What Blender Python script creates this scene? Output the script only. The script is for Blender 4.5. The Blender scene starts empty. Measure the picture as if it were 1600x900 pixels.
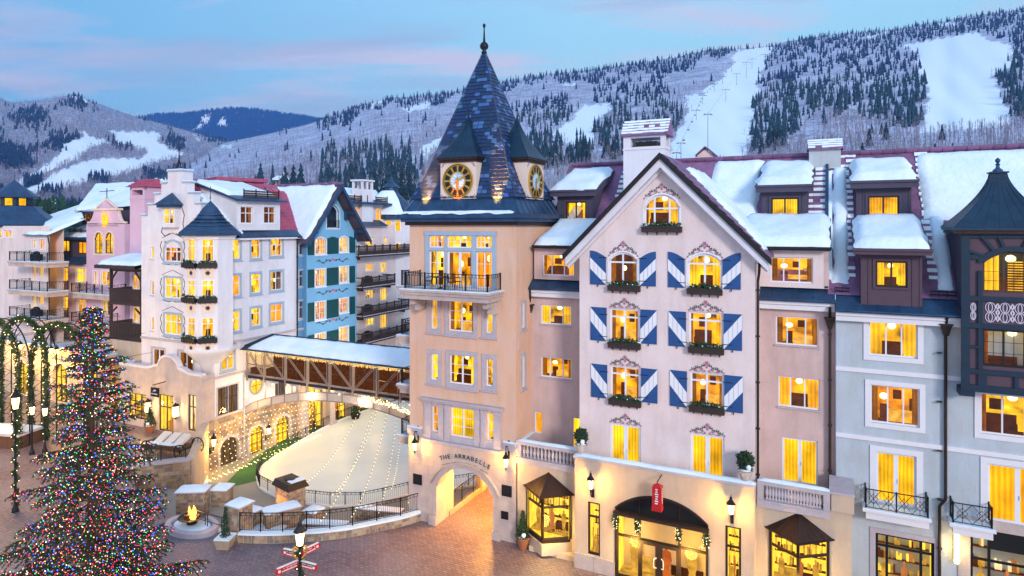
import bpy, math, random
import numpy as np
from math import sin, cos, pi, radians, sqrt, atan2
from mathutils import Vector, Matrix
random.seed(7)
sc = bpy.context.scene
COL = sc.collection
# ------------------------------------------------------------------ camera
FPX, CX, HY, H = 1010.0, 800.0, 352.0, 19.5      # focal length in photo pixels, horizon row, eye height
cam = bpy.data.cameras.new('camera'); camo = bpy.data.objects.new('camera', cam); COL.objects.link(camo)
camo.location = (0, 0, H); camo.rotation_euler = (pi/2, 0, 0)
cam.sensor_width = 36; cam.lens = 36*FPX/1600; cam.shift_y = -(450-HY)/1600
cam.clip_start = .5; cam.clip_end = 30000
sc.camera = camo
# ------------------------------------------------------------------ colour management
sc.view_settings.view_transform = 'Standard'; sc.view_settings.look = 'None'
sc.view_settings.exposure = 0.38; sc.view_settings.gamma = 1
sc.render.resolution_x = 1024; sc.render.resolution_y = 576
cy = sc.cycles
cy.use_denoising = True; cy.max_bounces = 5; cy.diffuse_bounces = 2; cy.glossy_bounces = 2
cy.transmission_bounces = 4; cy.transparent_max_bounces = 12; cy.sample_clamp_indirect = 3
cy.caustics_reflective = False; cy.caustics_refractive = False
# ------------------------------------------------------------------ world: dusk sky
w = bpy.data.worlds.new('World'); sc.world = w; w.use_nodes = True
nt = w.node_tree; nt.nodes.clear()
def N(t, **kw):
    n = nt.nodes.new(t)
    for k, v in kw.items(): setattr(n, k, v)
    return n
L = lambda a, b: nt.links.new(a, b)
SUN_EL, SUN_ROT = radians(14), radians(200)
sky = N('ShaderNodeTexSky', sky_type='NISHITA', sun_disc=False)
sky.sun_elevation = SUN_EL; sky.sun_rotation = SUN_ROT; sky.air_density = 1.2; sky.ozone_density = 3
tc = N('ShaderNodeTexCoord')
sep = N('ShaderNodeSeparateXYZ'); L(tc.outputs['Generated'], sep.inputs[0])
rz = N('ShaderNodeValToRGB'); L(sep.outputs['Z'], rz.inputs[0])          # twilight colour by height
e = rz.color_ramp.elements
e[0].position = 0.0; e[0].color = (.52, .53, .68, 1)
e[1].position = 1.0; e[1].color = (.40, .66, .98, 1)
for p, c in ((.10, (.45, .55, .70, 1)), (.25, (.30, .56, .72, 1)), (.5, (.33, .60, .85, 1))):
    q = e.new(p); q.color = c
rx = N('ShaderNodeValToRGB')                                             # bluer to the west
L(sep.outputs['X'], rx.inputs[0])
mx = N('ShaderNodeMapRange'); L(sep.outputs['X'], mx.inputs[0]); mx.inputs[1].default_value = -.75; mx.inputs[2].default_value = .1
blue = N('ShaderNodeMix', data_type='RGBA'); L(mx.outputs[0], blue.inputs[0])
blue.inputs[6].default_value = (.13, .37, .66, 1); L(rz.outputs[0], blue.inputs[7])
# streaky cirrus
dv = N('ShaderNodeVectorMath', operation='DIVIDE'); L(tc.outputs['Generated'], dv.inputs[0])
cmb = N('ShaderNodeCombineXYZ'); zz = N('ShaderNodeMath', operation='ADD'); zz.inputs[1].default_value = .10
L(sep.outputs['Z'], zz.inputs[0])
for i in range(3): L(zz.outputs[0], cmb.inputs[i])
L(cmb.outputs[0], dv.inputs[1])
mp = N('ShaderNodeMapping'); L(dv.outputs[0], mp.inputs[0]); mp.inputs['Scale'].default_value = (.55, 1.3, 1.0); mp.inputs['Rotation'].default_value = (0, 0, .5)
ns = N('ShaderNodeTexNoise'); L(mp.outputs[0], ns.inputs[0]); ns.inputs['Scale'].default_value = 1.5; ns.inputs['Detail'].default_value = 9; ns.inputs['Roughness'].default_value = .55; ns.inputs['Distortion'].default_value = .5
cr = N('ShaderNodeMapRange'); L(ns.outputs[0], cr.inputs[0]); cr.inputs[1].default_value = .46; cr.inputs[2].default_value = .62; cr.inputs[4].default_value = .75
cm = N('ShaderNodeMix', data_type='RGBA'); L(cr.outputs[0], cm.inputs[0]); L(blue.outputs[2], cm.inputs[6]); cm.inputs[7].default_value = (.58, .47, .60, 1)
mp2 = N('ShaderNodeMapping'); L(dv.outputs[0], mp2.inputs[0]); mp2.inputs['Scale'].default_value = (.5, 1.7, 1.0); mp2.inputs['Location'].default_value = (3, 7, 0); mp2.inputs['Rotation'].default_value = (0, 0, .25)
ns2 = N('ShaderNodeTexNoise'); L(mp2.outputs[0], ns2.inputs[0]); ns2.inputs['Scale'].default_value = 1.3; ns2.inputs['Detail'].default_value = 8; ns2.inputs['Distortion'].default_value = .4
cr2 = N('ShaderNodeMapRange'); L(ns2.outputs[0], cr2.inputs[0]); cr2.inputs[1].default_value = .48; cr2.inputs[2].default_value = .66; cr2.inputs[4].default_value = .85
cm2 = N('ShaderNodeMix', data_type='RGBA'); L(cr2.outputs[0], cm2.inputs[0]); L(cm.outputs[2], cm2.inputs[6]); cm2.inputs[7].default_value = (.30, .36, .54, 1)
skm = N('ShaderNodeVectorMath', operation='SCALE'); L(sky.outputs[0], skm.inputs[0]); skm.inputs[3].default_value = .02
ad = N('ShaderNodeVectorMath', operation='ADD'); L(cm2.outputs[2], ad.inputs[0]); L(skm.outputs[0], ad.inputs[1])
bg = N('ShaderNodeBackground'); L(ad.outputs[0], bg.inputs[0]); bg.inputs[1].default_value = .98
wo = N('ShaderNodeOutputWorld'); L(bg.outputs[0], wo.inputs[0])
# ------------------------------------------------------------------ sun (soft, low, behind the camera)
sl = bpy.data.lights.new('sun', 'SUN'); sl.energy = 1.75; sl.angle = radians(12); sl.color = (1, .90, .86)
so = bpy.data.objects.new('sun', sl); COL.objects.link(so)
so.rotation_euler = Vector((-.30, .84, -.30)).to_track_quat('-Z', 'Y').to_euler()
# ------------------------------------------------------------------ materials
MATS = {}
def newmat(name):
    m = bpy.data.materials.new(name); m.use_nodes = True; MATS[name] = m
    t = m.node_tree; t.nodes.clear(); out = t.nodes.new('ShaderNodeOutputMaterial')
    return m, t, out
def pmat(name, c, rough=.8, var=.12, scale=1.5, fine=18, bump=.15, metal=0, c2=None, spec=.3, stretch=(1, 1, 1), rnd=0, thr=(.35, .7), coord='Object', bd=.02, streak=0):
    """principled with two scales of noise in colour and relief"""
    m, t, out = newmat(name)
    n = lambda k: t.nodes.new(k); l = t.links.new
    b = n('ShaderNodeBsdfPrincipled'); l(b.outputs[0], out.inputs[0])
    b.inputs['Roughness'].default_value = rough; b.inputs['Metallic'].default_value = metal
    b.inputs['Specular IOR Level'].default_value = spec
    tc = n('ShaderNodeTexCoord'); mp = n('ShaderNodeMapping'); l(tc.outputs[coord], mp.inputs[0]); mp.inputs['Scale'].default_value = stretch
    n1 = n('ShaderNodeTexNoise'); l(mp.outputs[0], n1.inputs[0]); n1.inputs['Scale'].default_value = scale; n1.inputs['Detail'].default_value = 5; n1.inputs['Roughness'].default_value = .65
    n2 = n('ShaderNodeTexNoise'); l(mp.outputs[0], n2.inputs[0]); n2.inputs['Scale'].default_value = fine; n2.inputs['Detail'].default_value = 4
    r = n('ShaderNodeMapRange'); l(n1.outputs[0], r.inputs[0]); r.inputs[1].default_value = thr[0]; r.inputs[2].default_value = thr[1]
    mx = n('ShaderNodeMix'); mx.data_type = 'RGBA'; l(r.outputs[0], mx.inputs[0])
    c2 = c2 or tuple(x*(1-var) for x in c)
    mx.inputs[6].default_value = (*c, 1); mx.inputs[7].default_value = (*c2, 1)
    hs = n('ShaderNodeHueSaturation'); l(mx.outputs[2], hs.inputs['Color'])
    r2 = n('ShaderNodeMapRange'); l(n2.outputs[0], r2.inputs[0]); r2.inputs[3].default_value = 1-var*.7; r2.inputs[4].default_value = 1+var*.7
    v = r2.outputs[0]
    if rnd:
        oi = n('ShaderNodeObjectInfo'); r3 = n('ShaderNodeMapRange'); l(oi.outputs['Random'], r3.inputs[0]); r3.inputs[3].default_value = 1-rnd; r3.inputs[4].default_value = 1+rnd
        mu = n('ShaderNodeMath'); mu.operation = 'MULTIPLY'; l(v, mu.inputs[0]); l(r3.outputs[0], mu.inputs[1]); v = mu.outputs[0]
    if streak:
        m3 = n('ShaderNodeMapping'); l(tc.outputs[coord], m3.inputs[0]); m3.inputs['Scale'].default_value = (1.1, 1.1, .22)
        n3 = n('ShaderNodeTexNoise'); l(m3.outputs[0], n3.inputs[0]); n3.inputs['Scale'].default_value = 1.0; n3.inputs['Detail'].default_value = 6; n3.inputs['Roughness'].default_value = .7
        r4 = n('ShaderNodeMapRange'); l(n3.outputs[0], r4.inputs[0]); r4.inputs[1].default_value = .45; r4.inputs[2].default_value = .75; r4.inputs[3].default_value = 1.0; r4.inputs[4].default_value = 1-streak*.95
        m4 = n('ShaderNodeMath'); m4.operation = 'MULTIPLY'; l(v, m4.inputs[0]); l(r4.outputs[0], m4.inputs[1]); v = m4.outputs[0]
    l(v, hs.inputs['Value']); l(hs.outputs[0], b.inputs['Base Color'])
    if bump:
        bp = n('ShaderNodeBump'); l(n2.outputs[0], bp.inputs['Height']); bp.inputs['Strength'].default_value = bump; bp.inputs['Distance'].default_value = bd; l(bp.outputs[0], b.inputs['Normal'])
    return m
def emat(name, c, s=1.0):
    m, t, out = newmat(name); e = t.nodes.new('ShaderNodeEmission'); e.inputs[0].default_value = (*c, 1); e.inputs[1].default_value = s
    t.links.new(e.outputs[0], out.inputs[0]); return m
def roommat(name, ca, cb, s=1.0, folds=0, nscale=3.0, hi=1.25, lo=.45):
    """self-glowing interior surface: lamplight mottling and optional fold shading painted in, tint by window"""
    m, t, out = newmat(name); n = lambda k: t.nodes.new(k); l = t.links.new
    tc = n('ShaderNodeTexCoord'); oi = n('ShaderNodeObjectInfo')
    av = n('ShaderNodeVectorMath'); av.operation = 'ADD'; l(tc.outputs['Object'], av.inputs[0])
    sc_ = n('ShaderNodeVectorMath'); sc_.operation = 'SCALE'; l(oi.outputs['Location'], sc_.inputs[0]); sc_.inputs[3].default_value = .7; l(sc_.outputs[0], av.inputs[1])
    n1 = n('ShaderNodeTexNoise'); l(av.outputs[0], n1.inputs[0]); n1.inputs['Scale'].default_value = nscale; n1.inputs['Detail'].default_value = 3
    r = n('ShaderNodeMapRange'); l(n1.outputs[0], r.inputs[0]); r.inputs[1].default_value = .3; r.inputs[2].default_value = .7; r.inputs[3].default_value = lo; r.inputs[4].default_value = hi
    mx = n('ShaderNodeMix'); mx.data_type = 'RGBA'; l(oi.outputs['Random'], mx.inputs[0]); mx.inputs[6].default_value = (*ca, 1); mx.inputs[7].default_value = (*cb, 1)
    e = n('ShaderNodeEmission'); l(mx.outputs[2], e.inputs[0]); v = r.outputs[0]
    if folds:
        wv = n('ShaderNodeTexWave'); l(tc.outputs['Object'], wv.inputs[0]); wv.inputs['Scale'].default_value = folds; wv.inputs['Distortion'].default_value = 1.5; wv.inputs['Detail'].default_value = 2; wv.inputs['Detail Scale'].default_value=.6
        r2 = n('ShaderNodeMapRange'); l(wv.outputs[1], r2.inputs[0]); r2.inputs[3].default_value = .72; r2.inputs[4].default_value = 1.1
        mu = n('ShaderNodeMath'); mu.operation = 'MULTIPLY'; l(v, mu.inputs[0]); l(r2.outputs[0], mu.inputs[1]); v = mu.outputs[0]
    mu2 = n('ShaderNodeMath'); mu2.operation = 'MULTIPLY'; l(v, mu2.inputs[0]); mu2.inputs[1].default_value = s; l(mu2.outputs[0], e.inputs[1])
    l(e.outputs[0], out.inputs[0]); return m
def glassmat():
    m, t, out = newmat('glass'); n = lambda k: t.nodes.new(k); l = t.links.new
    tr = n('ShaderNodeBsdfTransparent'); gl = n('ShaderNodeBsdfGlossy'); gl.inputs['Roughness'].default_value = .04; gl.inputs[0].default_value = (.9, .95, 1, 1)
    fr = n('ShaderNodeFresnel'); fr.inputs[0].default_value = 1.45
    mu = n('ShaderNodeMath'); mu.operation = 'MULTIPLY_ADD'; l(fr.outputs[0], mu.inputs[0]); mu.inputs[1].default_value = .6; mu.inputs[2].default_value = .0
    mx = n('ShaderNodeMixShader'); l(mu.outputs[0], mx.inputs[0]); l(tr.outputs[0], mx.inputs[1]); l(gl.outputs[0], mx.inputs[2]); l(mx.outputs[0], out.inputs[0])
    return m
glassmat()
def attrmat(name, attr, rough=.7, emis=0, bump=.2, spec=.3):
    m, t, out = newmat(name); n = lambda k: t.nodes.new(k); l = t.links.new
    a = n('ShaderNodeAttribute'); a.attribute_name = attr
    if emis:
        e = n('ShaderNodeEmission'); l(a.outputs[0], e.inputs[0]); e.inputs[1].default_value = emis; l(e.outputs[0], out.inputs[0]); return m
    b = n('ShaderNodeBsdfPrincipled'); l(b.outputs[0], out.inputs[0]); b.inputs['Roughness'].default_value = rough; b.inputs['Specular IOR Level'].default_value = spec
    tc = n('ShaderNodeTexCoord'); n2 = n('ShaderNodeTexNoise'); l(tc.outputs['Object'], n2.inputs[0]); n2.inputs['Scale'].default_value = 14; n2.inputs['Detail'].default_value = 5
    hs = n('ShaderNodeHueSaturation'); l(a.outputs[0], hs.inputs['Color']); r2 = n('ShaderNodeMapRange'); l(n2.outputs[0], r2.inputs[0]); r2.inputs[3].default_value = .7; r2.inputs[4].default_value = 1.3
    l(r2.outputs[0], hs.inputs['Value']); l(hs.outputs[0], b.inputs['Base Color'])
    bp = n('ShaderNodeBump'); l(n2.outputs[0], bp.inputs['Height']); bp.inputs['Strength'].default_value = bump; bp.inputs['Distance'].default_value = .02; l(bp.outputs[0], b.inputs['Normal'])
    return m
# walls
pmat('stucco_peach', (.74, .45, .29), .9, .2, .7, 12, .5, c2=(.72, .49, .40), streak=.16)
pmat('stucco_pink', (.68, .49, .47), .9, .18, .5, 12, .5, c2=(.56, .40, .36), streak=.22)
pmat('stucco_cream', (.80, .68, .67), .9, .14, .5, 12, .5, c2=(.74, .58, .55), streak=.18)
pmat('stucco_mint', (.50, .57, .64), .9, .17, .5, 12, .5, c2=(.46, .49, .50), streak=.2)
pmat('stucco_white', (.74, .74, .80), .9, .08, .4, 20, .25, c2=(.68, .63, .67), streak=.14)
pmat('stucco_blue', (.19, .44, .66), .9, .10, .5, 20, .2)
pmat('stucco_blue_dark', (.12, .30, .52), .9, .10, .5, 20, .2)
pmat('stucco_lilac', (.66, .45, .58), .9, .10, .5, 20, .2)
pmat('stucco_rose', (.70, .47, .45), .9, .10, .5, 20, .2)
pmat('stucco_sand', (.62, .50, .37), .9, .13, .5, 18, .3, c2=(.52, .40, .31), streak=.2)
pmat('limestone', (.58, .48, .43), .85, .16, .9, 14, .4, c2=(.44, .36, .35), rnd=.06, streak=.2)
pmat('trim_stone', (.50, .46, .50), .8, .10, 2, 20, .15, c2=(.42, .37, .42))
pmat('trim_blue', (.36, .46, .58), .8, .10, 2, 20, .15)
pmat('trim_white', (.78, .76, .80), .7, .06, 2, 20, .1)
pmat('frame_white', (.80, .82, .88), .45, .04, 3, 30, .05)
pmat('frame_dark', (.035, .022, .018), .45, .2, 3, 30, .1)
pmat('frame_black', (.012, .013, .015), .4, .2, 3, 30, .05)
pmat('metal_blue', (.018, .048, .11), .42, .35, 1.2, 9, .12, metal=.4, c2=(.03, .09, .19), spec=.6)
pmat('metal_teal', (.006, .026, .058), .40, .3, 1.0, 9, .12, metal=.3, c2=(.012, .048, .092), spec=.5)
pmat('bridge_steel', (.27, .22, .21), .6, .2, 2, 14, .1)
pmat('metal_dark', (.03, .026, .03), .45, .3, 2, 15, .1, metal=.4)
pmat('iron', (.014, .017, .024), .5, .2, 3, 30, .05, metal=.3)
pmat('bronze', (.055, .028, .022), .5, .3, 2, 12, .15, metal=.4)
pmat('wood_dark', (.05, .032, .030), .7, .3, 2, 16, .3, stretch=(3, 3, .4))
pmat('wood_brown', (.11, .055, .035), .7, .3, 2, 16, .3, stretch=(3, 3, .4))
pmat('siding_violet', (.075, .065, .105), .7, .15, 2, 16, .2)
pmat('siding_plum', (.10, .062, .085), .7, .15, 2, 16, .2)
pmat('timber_teal', (.012, .032, .06), .55, .25, 2, 16, .2)
pmat('tile_plum', (.24, .12, .24), .6, .35, 2, 9, .2, rnd=.25)
pmat('tile_red', (.44, .09, .17), .7, .3, 2, 9, .2, rnd=.2)
pmat('snow', (.80, .90, .97), .65, .07, .35, 3.5, .8, c2=(.62, .78, .94), spec=.25, bd=.06)
pmat('shutter_blue', (.022, .085, .26), .55, .15, 2, 20, .1)
pmat('shutter_green', (.008, .075, .085), .55, .15, 2, 20, .1)
pmat('paint_white', (.80, .80, .84), .6, .05, 2, 20, .05)
pmat('paint_pink', (.45, .16, .28), .7, .1, 2, 20, .05)
pmat('paint_green', (.08, .12, .09), .7, .1, 2, 20, .05)
pmat('paint_lattice', (.72, .64, .74), .7, .1, 2, 20, .05)
pmat('gold', (.75, .42, .08), .35, .15, 3, 20, .05, metal=.7)
pmat('clock_cream', (.76, .62, .52), .7, .08, 2, 20, .05)
pmat('clock_black', (.02, .016, .014), .5, .1, 2, 20, .05)
pmat('clock_sky', (.18, .50, .72), .5, .1, 7, 20, .02, c2=(.75, .85, .9), thr=(.45, .6))
pmat('terracotta', (.36, .13, .07), .8, .2, 3, 20, .2)
pmat('pot_grey', (.50, .44, .42), .8, .15, 3, 20, .2)
pmat('foliage', (.018, .045, .022), .8, .35, 4, 25, .2, c2=(.035, .07, .03))
pmat('needle', (.022, .045, .022), .8, .35, .8, 6, .2, c2=(.05, .06, .028))
pmat('bark', (.07, .045, .03), .9, .3, 3, 20, .4)
pmat('stone', (.36, .27, .19), .9, .25, 3, 16, .5, c2=(.26, .20, .17), rnd=.35)
pmat('mortar', (.40, .34, .27), .95, .15, 3, 20, .4)
pmat('sign_red', (.55, .02, .02), .5, .1, 3, 20, .02)
pmat('sign_green', (.02, .12, .05), .5, .1, 3, 20, .02)
pmat('turf', (.045, .16, .045), .95, .3, .8, 30, .6, c2=(.03, .10, .04))
pmat('concrete', (.30, .29, .26), .9, .15, .4, 12, .2)
pmat('fabric_white', (.75, .68, .62), .9, .1, 2, 20, .1)
pmat('black_text', (.02, .018, .02), .6, .1, 2, 20, 0)
# interiors: surfaces glow, lamplight painted into their emission
roommat('room_wall', (1.0, .55, .014), (.80, .22, .006), 1.25, lo=.12, hi=1.6, nscale=2.2)
roommat('room_wall_shop', (1.0, .62, .05), (1.0, .55, .04), 1.15, nscale=5, lo=.7)
roommat('room_wall_white', (1.0, .78, .40), (1.0, .70, .30), 1.0, nscale=5, lo=.7)
roommat('drape', (1.0, .56, .014), (.92, .32, .006), 1.15, folds=3.2, lo=.4, hi=1.45, nscale=1.3)
roommat('drape_side', (.42, .10, .006), (.60, .20, .01), .55, folds=5)
roommat('dim', (.16, .14, .12), (.34, .16, .05), .5)
roommat('furniture', (.16, .035, .006), (.26, .07, .01), .4, nscale=5)
roommat('bedding', (1.0, .50, .06), (.95, .42, .05), .95, nscale=5)
roommat('red_goods', (.85, .16, .02), (.55, .30, .10), .7)
roommat('goods', (.85, .42, .05), (.60, .30, .04), .75, nscale=9)
emat('lampshade', (1, .80, .32), 3.0)
emat('lamp_glow', (1, .66, .20), 9.0)
emat('bulb_warm', (1, .76, .36), 5.0)
emat('flame', (1, .34, .04), 6.0)
# ------------------------------------------------------------------ mesh builder
class MB:
    def __init__(s): s.v = []; s.f = []; s.m = []; s.g = []
    def add(s, vs, fs, m=0):
        o = len(s.v); s.v += [tuple(p) for p in vs]; s.f += [tuple(i+o for i in f) for f in fs]; s.m += [m]*len(fs); s.g.append((o, len(s.v), len(s.f)-len(fs), len(s.f))); return s
    def box(s, x0, x1, y0, y1, z0, z1, m=0):
        return s.add([(x0,y0,z0),(x1,y0,z0),(x1,y1,z0),(x0,y1,z0),(x0,y0,z1),(x1,y0,z1),(x1,y1,z1),(x0,y1,z1)],
            [(3,2,1,0),(4,5,6,7),(0,1,5,4),(1,2,6,5),(2,3,7,6),(3,0,4,7)], m)
    def quad(s, a, b, c, d, m=0): return s.add([a, b, c, d], [(0, 1, 2, 3)], m)
    def prism(s, poly, y0, y1, m=0):
        """poly in (x,z), counter-clockwise seen from -y; extruded from y0 (front) to y1"""
        n = len(poly); vs = [(x, y0, z) for x, z in poly]+[(x, y1, z) for x, z in poly]
        fs = [tuple(range(n)), tuple(range(2*n-1, n-1, -1))]+[((i+1) % n, i, i+n, (i+1) % n+n) for i in range(n)]
        return s.add(vs, fs, m)
    def slab(s, poly, z0, z1, m=0):
        """poly in (x,y) counter-clockwise from above"""
        n = len(poly); vs = [(x, y, z1) for x, y in poly]+[(x, y, z0) for x, y in poly]
        fs = [tuple(range(n)), tuple(range(2*n-1, n-1, -1))]+[((i+1) % n, i, i+n, (i+1) % n+n) for i in range(n)]
        return s.add(vs, fs, m)
    def bar(s, a, b, r, n=4, m=0, r2=None, up=None):
        a = Vector(a); b = Vector(b); d = (b-a)
        if d.length < 1e-6: return s
        d.normalize(); u = Vector(up or ((0, 0, 1) if abs(d.z) < .9 else (1, 0, 0))); x = d.cross(u).normalized(); y = d.cross(x)
        r2 = r if r2 is None else r2; ph = pi/4 if n == 4 else 0
        vs = [a+(x*cos(2*pi*i/n+ph)+y*sin(2*pi*i/n+ph))*r for i in range(n)]+[b+(x*cos(2*pi*i/n+ph)+y*sin(2*pi*i/n+ph))*r2 for i in range(n)]
        fs = [(i, i+n, (i+1) % n+n, (i+1) % n) for i in range(n)]+[tuple(range(n)), tuple(range(2*n-1, n-1, -1))]
        return s.add(vs, fs, m)
    def path(s, pts, r, n=4, m=0):
        for a, b in zip(pts, pts[1:]): s.bar(a, b, r, n, m)
        return s
    def lathe(s, prof, n=12, c=(0, 0, 0), m=0, rot=0, sx=1, sy=1):
        o = len(s.v); k = len(prof)
        for r, z in prof:
            for i in range(n): s.v.append((c[0]+r*sx*cos(2*pi*i/n+rot), c[1]+r*sy*sin(2*pi*i/n+rot), c[2]+z))
        for j in range(k-1):
            for i in range(n):
                s.f.append((o+j*n+i, o+j*n+(i+1) % n, o+(j+1)*n+(i+1) % n, o+(j+1)*n+i)); s.m.append(m)
        s.f.append(tuple(o+i for i in range(n-1, -1, -1))); s.m.append(m); s.f.append(tuple(o+(k-1)*n+i for i in range(n))); s.m.append(m)
        return s
    def ball(s, c, r, m=0, n=8, k=5, sz=1):
        return s.lathe([(max(.001, r*sin(pi*j/k)), -r*sz*cos(pi*j/k)) for j in range(k+1)], n, c, m)
    def octa(s, c, r, m=0):
        x, y, z = c
        return s.add([(x+r,y,z),(x,y+r,z),(x-r,y,z),(x,y-r,z),(x,y,z+r),(x,y,z-r)], [(0,1,4),(1,2,4),(2,3,4),(3,0,4),(1,0,5),(2,1,5),(3,2,5),(0,3,5)], m)
    def mesh(s, name, mats):
        me = bpy.data.meshes.new(name); me.from_pydata(s.v, [], s.f)
        for m in ([mats] if isinstance(mats, str) else mats): me.materials.append(MATS[m])
        if any(s.m): me.polygons.foreach_set('material_index', s.m)
        me.update(); return me
def link(name, data, parent=None, loc=(0, 0, 0), rot=0, scale=None, label=None, kind=None):
    o = bpy.data.objects.new(name, data); COL.objects.link(o)
    if parent is not None: o.parent = parent
    o.location = loc; o.rotation_euler = (0, 0, rot)
    if scale: o.scale = scale
    if label: o['label'] = label
    if kind: o['kind'] = kind
    return o
SPLIT = {'side_wall': 'side_wall', 'dormer_cheek': 'dormer_cheek', 'string_course': 'string_course', 'truss_post': 'truss_post', 'truss_brace': 'truss_brace', 'stone_blocks': 'stone_block', 'dormer_boards': 'siding_board', 'slope_tiles': 'roof_tile', 'stone_surround': 'surround_stone', 'window_surround': 'surround_stone', 'step_lights': 'step_light', 'pilaster': 'pilaster', 'pendant_lamp': 'pendant_lamp', 'lamp_bracket': 'lamp_bracket', 'bridge_lamp': 'bridge_lamp'}
def mk(name, mb, mats, parent=None, loc=(0, 0, 0), rot=0, **k):
    if name in SPLIT and len(mb.g) > 1:
        ms = [mats] if isinstance(mats, str) else mats; o = None
        for v0, v1, f0, f1 in mb.g:
            q = MB(); q.v = mb.v[v0:v1]; q.f = [tuple(i-v0 for i in f) for f in mb.f[f0:f1]]; q.m = [0]*(f1-f0)
            o = link(SPLIT[name], q.mesh(SPLIT[name], ms[mb.m[f0]]), parent, loc, rot)
        return o
    return link(name, mb.mesh(name, mats), parent, loc, rot, **k)
def tag(o, label, cat, group=None):
    o['label'] = label; o['category'] = cat
    if group: o['group'] = group
    return o
def thing(name, label, cat, loc=(0, 0, 0), rot=0, group=None):
    return tag(link(name, None, None, loc, rot), label, cat, group)
def struct(name, mb, mats, kind='structure'):
    return mk(name, mb, mats, kind=kind)
def smooth(o):
    o.data.polygons.foreach_set('use_smooth', [True]*len(o.data.polygons)); return o
# ------------------------------------------------------------------ measured frames
def G(px, py, z=0.0):
    """point of the plane at height z seen at that photo pixel"""
    Y = (H-z)*FPX/(py-HY); return ((px-CX)/FPX*Y, Y, z)
class Face:
    """a vertical plane: origin, heading; local x runs along it, local y goes into the building"""
    def __init__(s, ox, oy, ang): s.o = (ox, oy); s.a = ang; s.u = (cos(ang), sin(ang)); s.v = (-sin(ang), cos(ang))
    def ax(s, px, d=0.0):
        r = (px-CX)/FPX; x0 = s.o[0]+s.v[0]*d; y0 = s.o[1]+s.v[1]*d
        return (r*y0-x0)/(s.u[0]-r*s.u[1])
    def W(s, a, d=0.0, z=0.0): return (s.o[0]+s.u[0]*a+s.v[0]*d, s.o[1]+s.u[1]*a+s.v[1]*d, z)
    def Z(s, px, py, d=0.0): return H-(py-HY)*s.W(s.ax(px, d), d)[1]/FPX
    def rect(s, l, r, t, b, d=0.0):
        m = (l+r)/2; return (s.ax(l, d), s.ax(r, d), s.Z(m, b, d), s.Z(m, t, d))
    def sub(s, a, d, rot): x, y, _ = s.W(a, d); f = Face(x, y, s.a+rot); f.loc = (a, d, 0); f.rot = rot; return f
TH = math.atan2(-.442, .897)
M = Face(-6.83, 43.15, TH); M.loc = (0, 0, 0); M.rot = 0
def building(name, label, cat, F): return thing(name, label, cat, (F.o[0], F.o[1], 0), F.a)
def at(F, x, y, z=0):
    """local coordinates of a sub-face expressed in its parent building"""
    c, s_ = cos(F.rot), sin(F.rot); return (F.loc[0]+c*x-s_*y, F.loc[1]+s_*x+c*y, z)
# ------------------------------------------------------------------ walls with real openings
def arcz(x, w, h, r):
    if r <= 0: return h
    R = (w*w/4+r*r)/(2*r); return h-R+sqrt(max(0, R*R-x*x))
def wall(parent, F, x0, x1, z0, top, ops, mat, d=0, th=.35, name='wall', brk=()):
    """ops: (x0,x1,z0,z1,rise). top: number or function of x"""
    tf = top if callable(top) else (lambda x: top)
    mb = MB(); xs = sorted({x0, x1, *[min(max(v, x0), x1) for o in ops for v in o[:2]], *brk})
    for xa, xb in zip(xs, xs[1:]):
        if xb-xa < 1e-4: continue
        xm = (xa+xb)/2; z = z0
        for o in sorted([o for o in ops if o[0] < xm < o[1]], key=lambda o: o[2]):
            if o[2] > z+1e-4: mb.quad((xa, 0, z), (xb, 0, z), (xb, 0, o[2]), (xa, 0, o[2]))
            z = o[3]
        if tf(xm) > z: mb.quad((xa, 0, z), (xb, 0, z), (xb, 0, tf(xb)), (xa, 0, tf(xa)))
    for o in ops:
        a, b, c, e_ = o[:4]; r = o[4] if len(o) > 4 else 0; w_ = b-a; m = (a+b)/2
        sp = e_-r
        mb.quad((a, 0, c), (a, th, c), (b, th, c), (b, 0, c)); mb.quad((a, 0, c), (a, 0, sp), (a, th, sp), (a, th, c)); mb.quad((b, 0, c), (b, th, c), (b, th, sp), (b, 0, sp))
        k = 12 if r > 0 else 1
        for i in range(k):
            xa = a+w_*i/k; xb = a+w_*(i+1)/k; za = arcz(xa-m, w_, e_, r); zb = arcz(xb-m, w_, e_, r)
            mb.quad((xa, 0, za), (xb, 0, zb), (xb, th, zb), (xa, th, za))
            if r > 0: mb.quad((xa, 0, za), (xb, 0, zb), (xb, 0, e_), (xa, 0, e_))
    # back skin so the wall has thickness
    if not callable(top) and name not in ('stone_base',): mb.quad((x0, th+1.2, z0), (x0, th+1.2, top), (x1, th+1.2, top), (x1, th+1.2, z0))
    return mk(name, mb, mat, parent, at(F, 0, d), F.rot)
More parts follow.
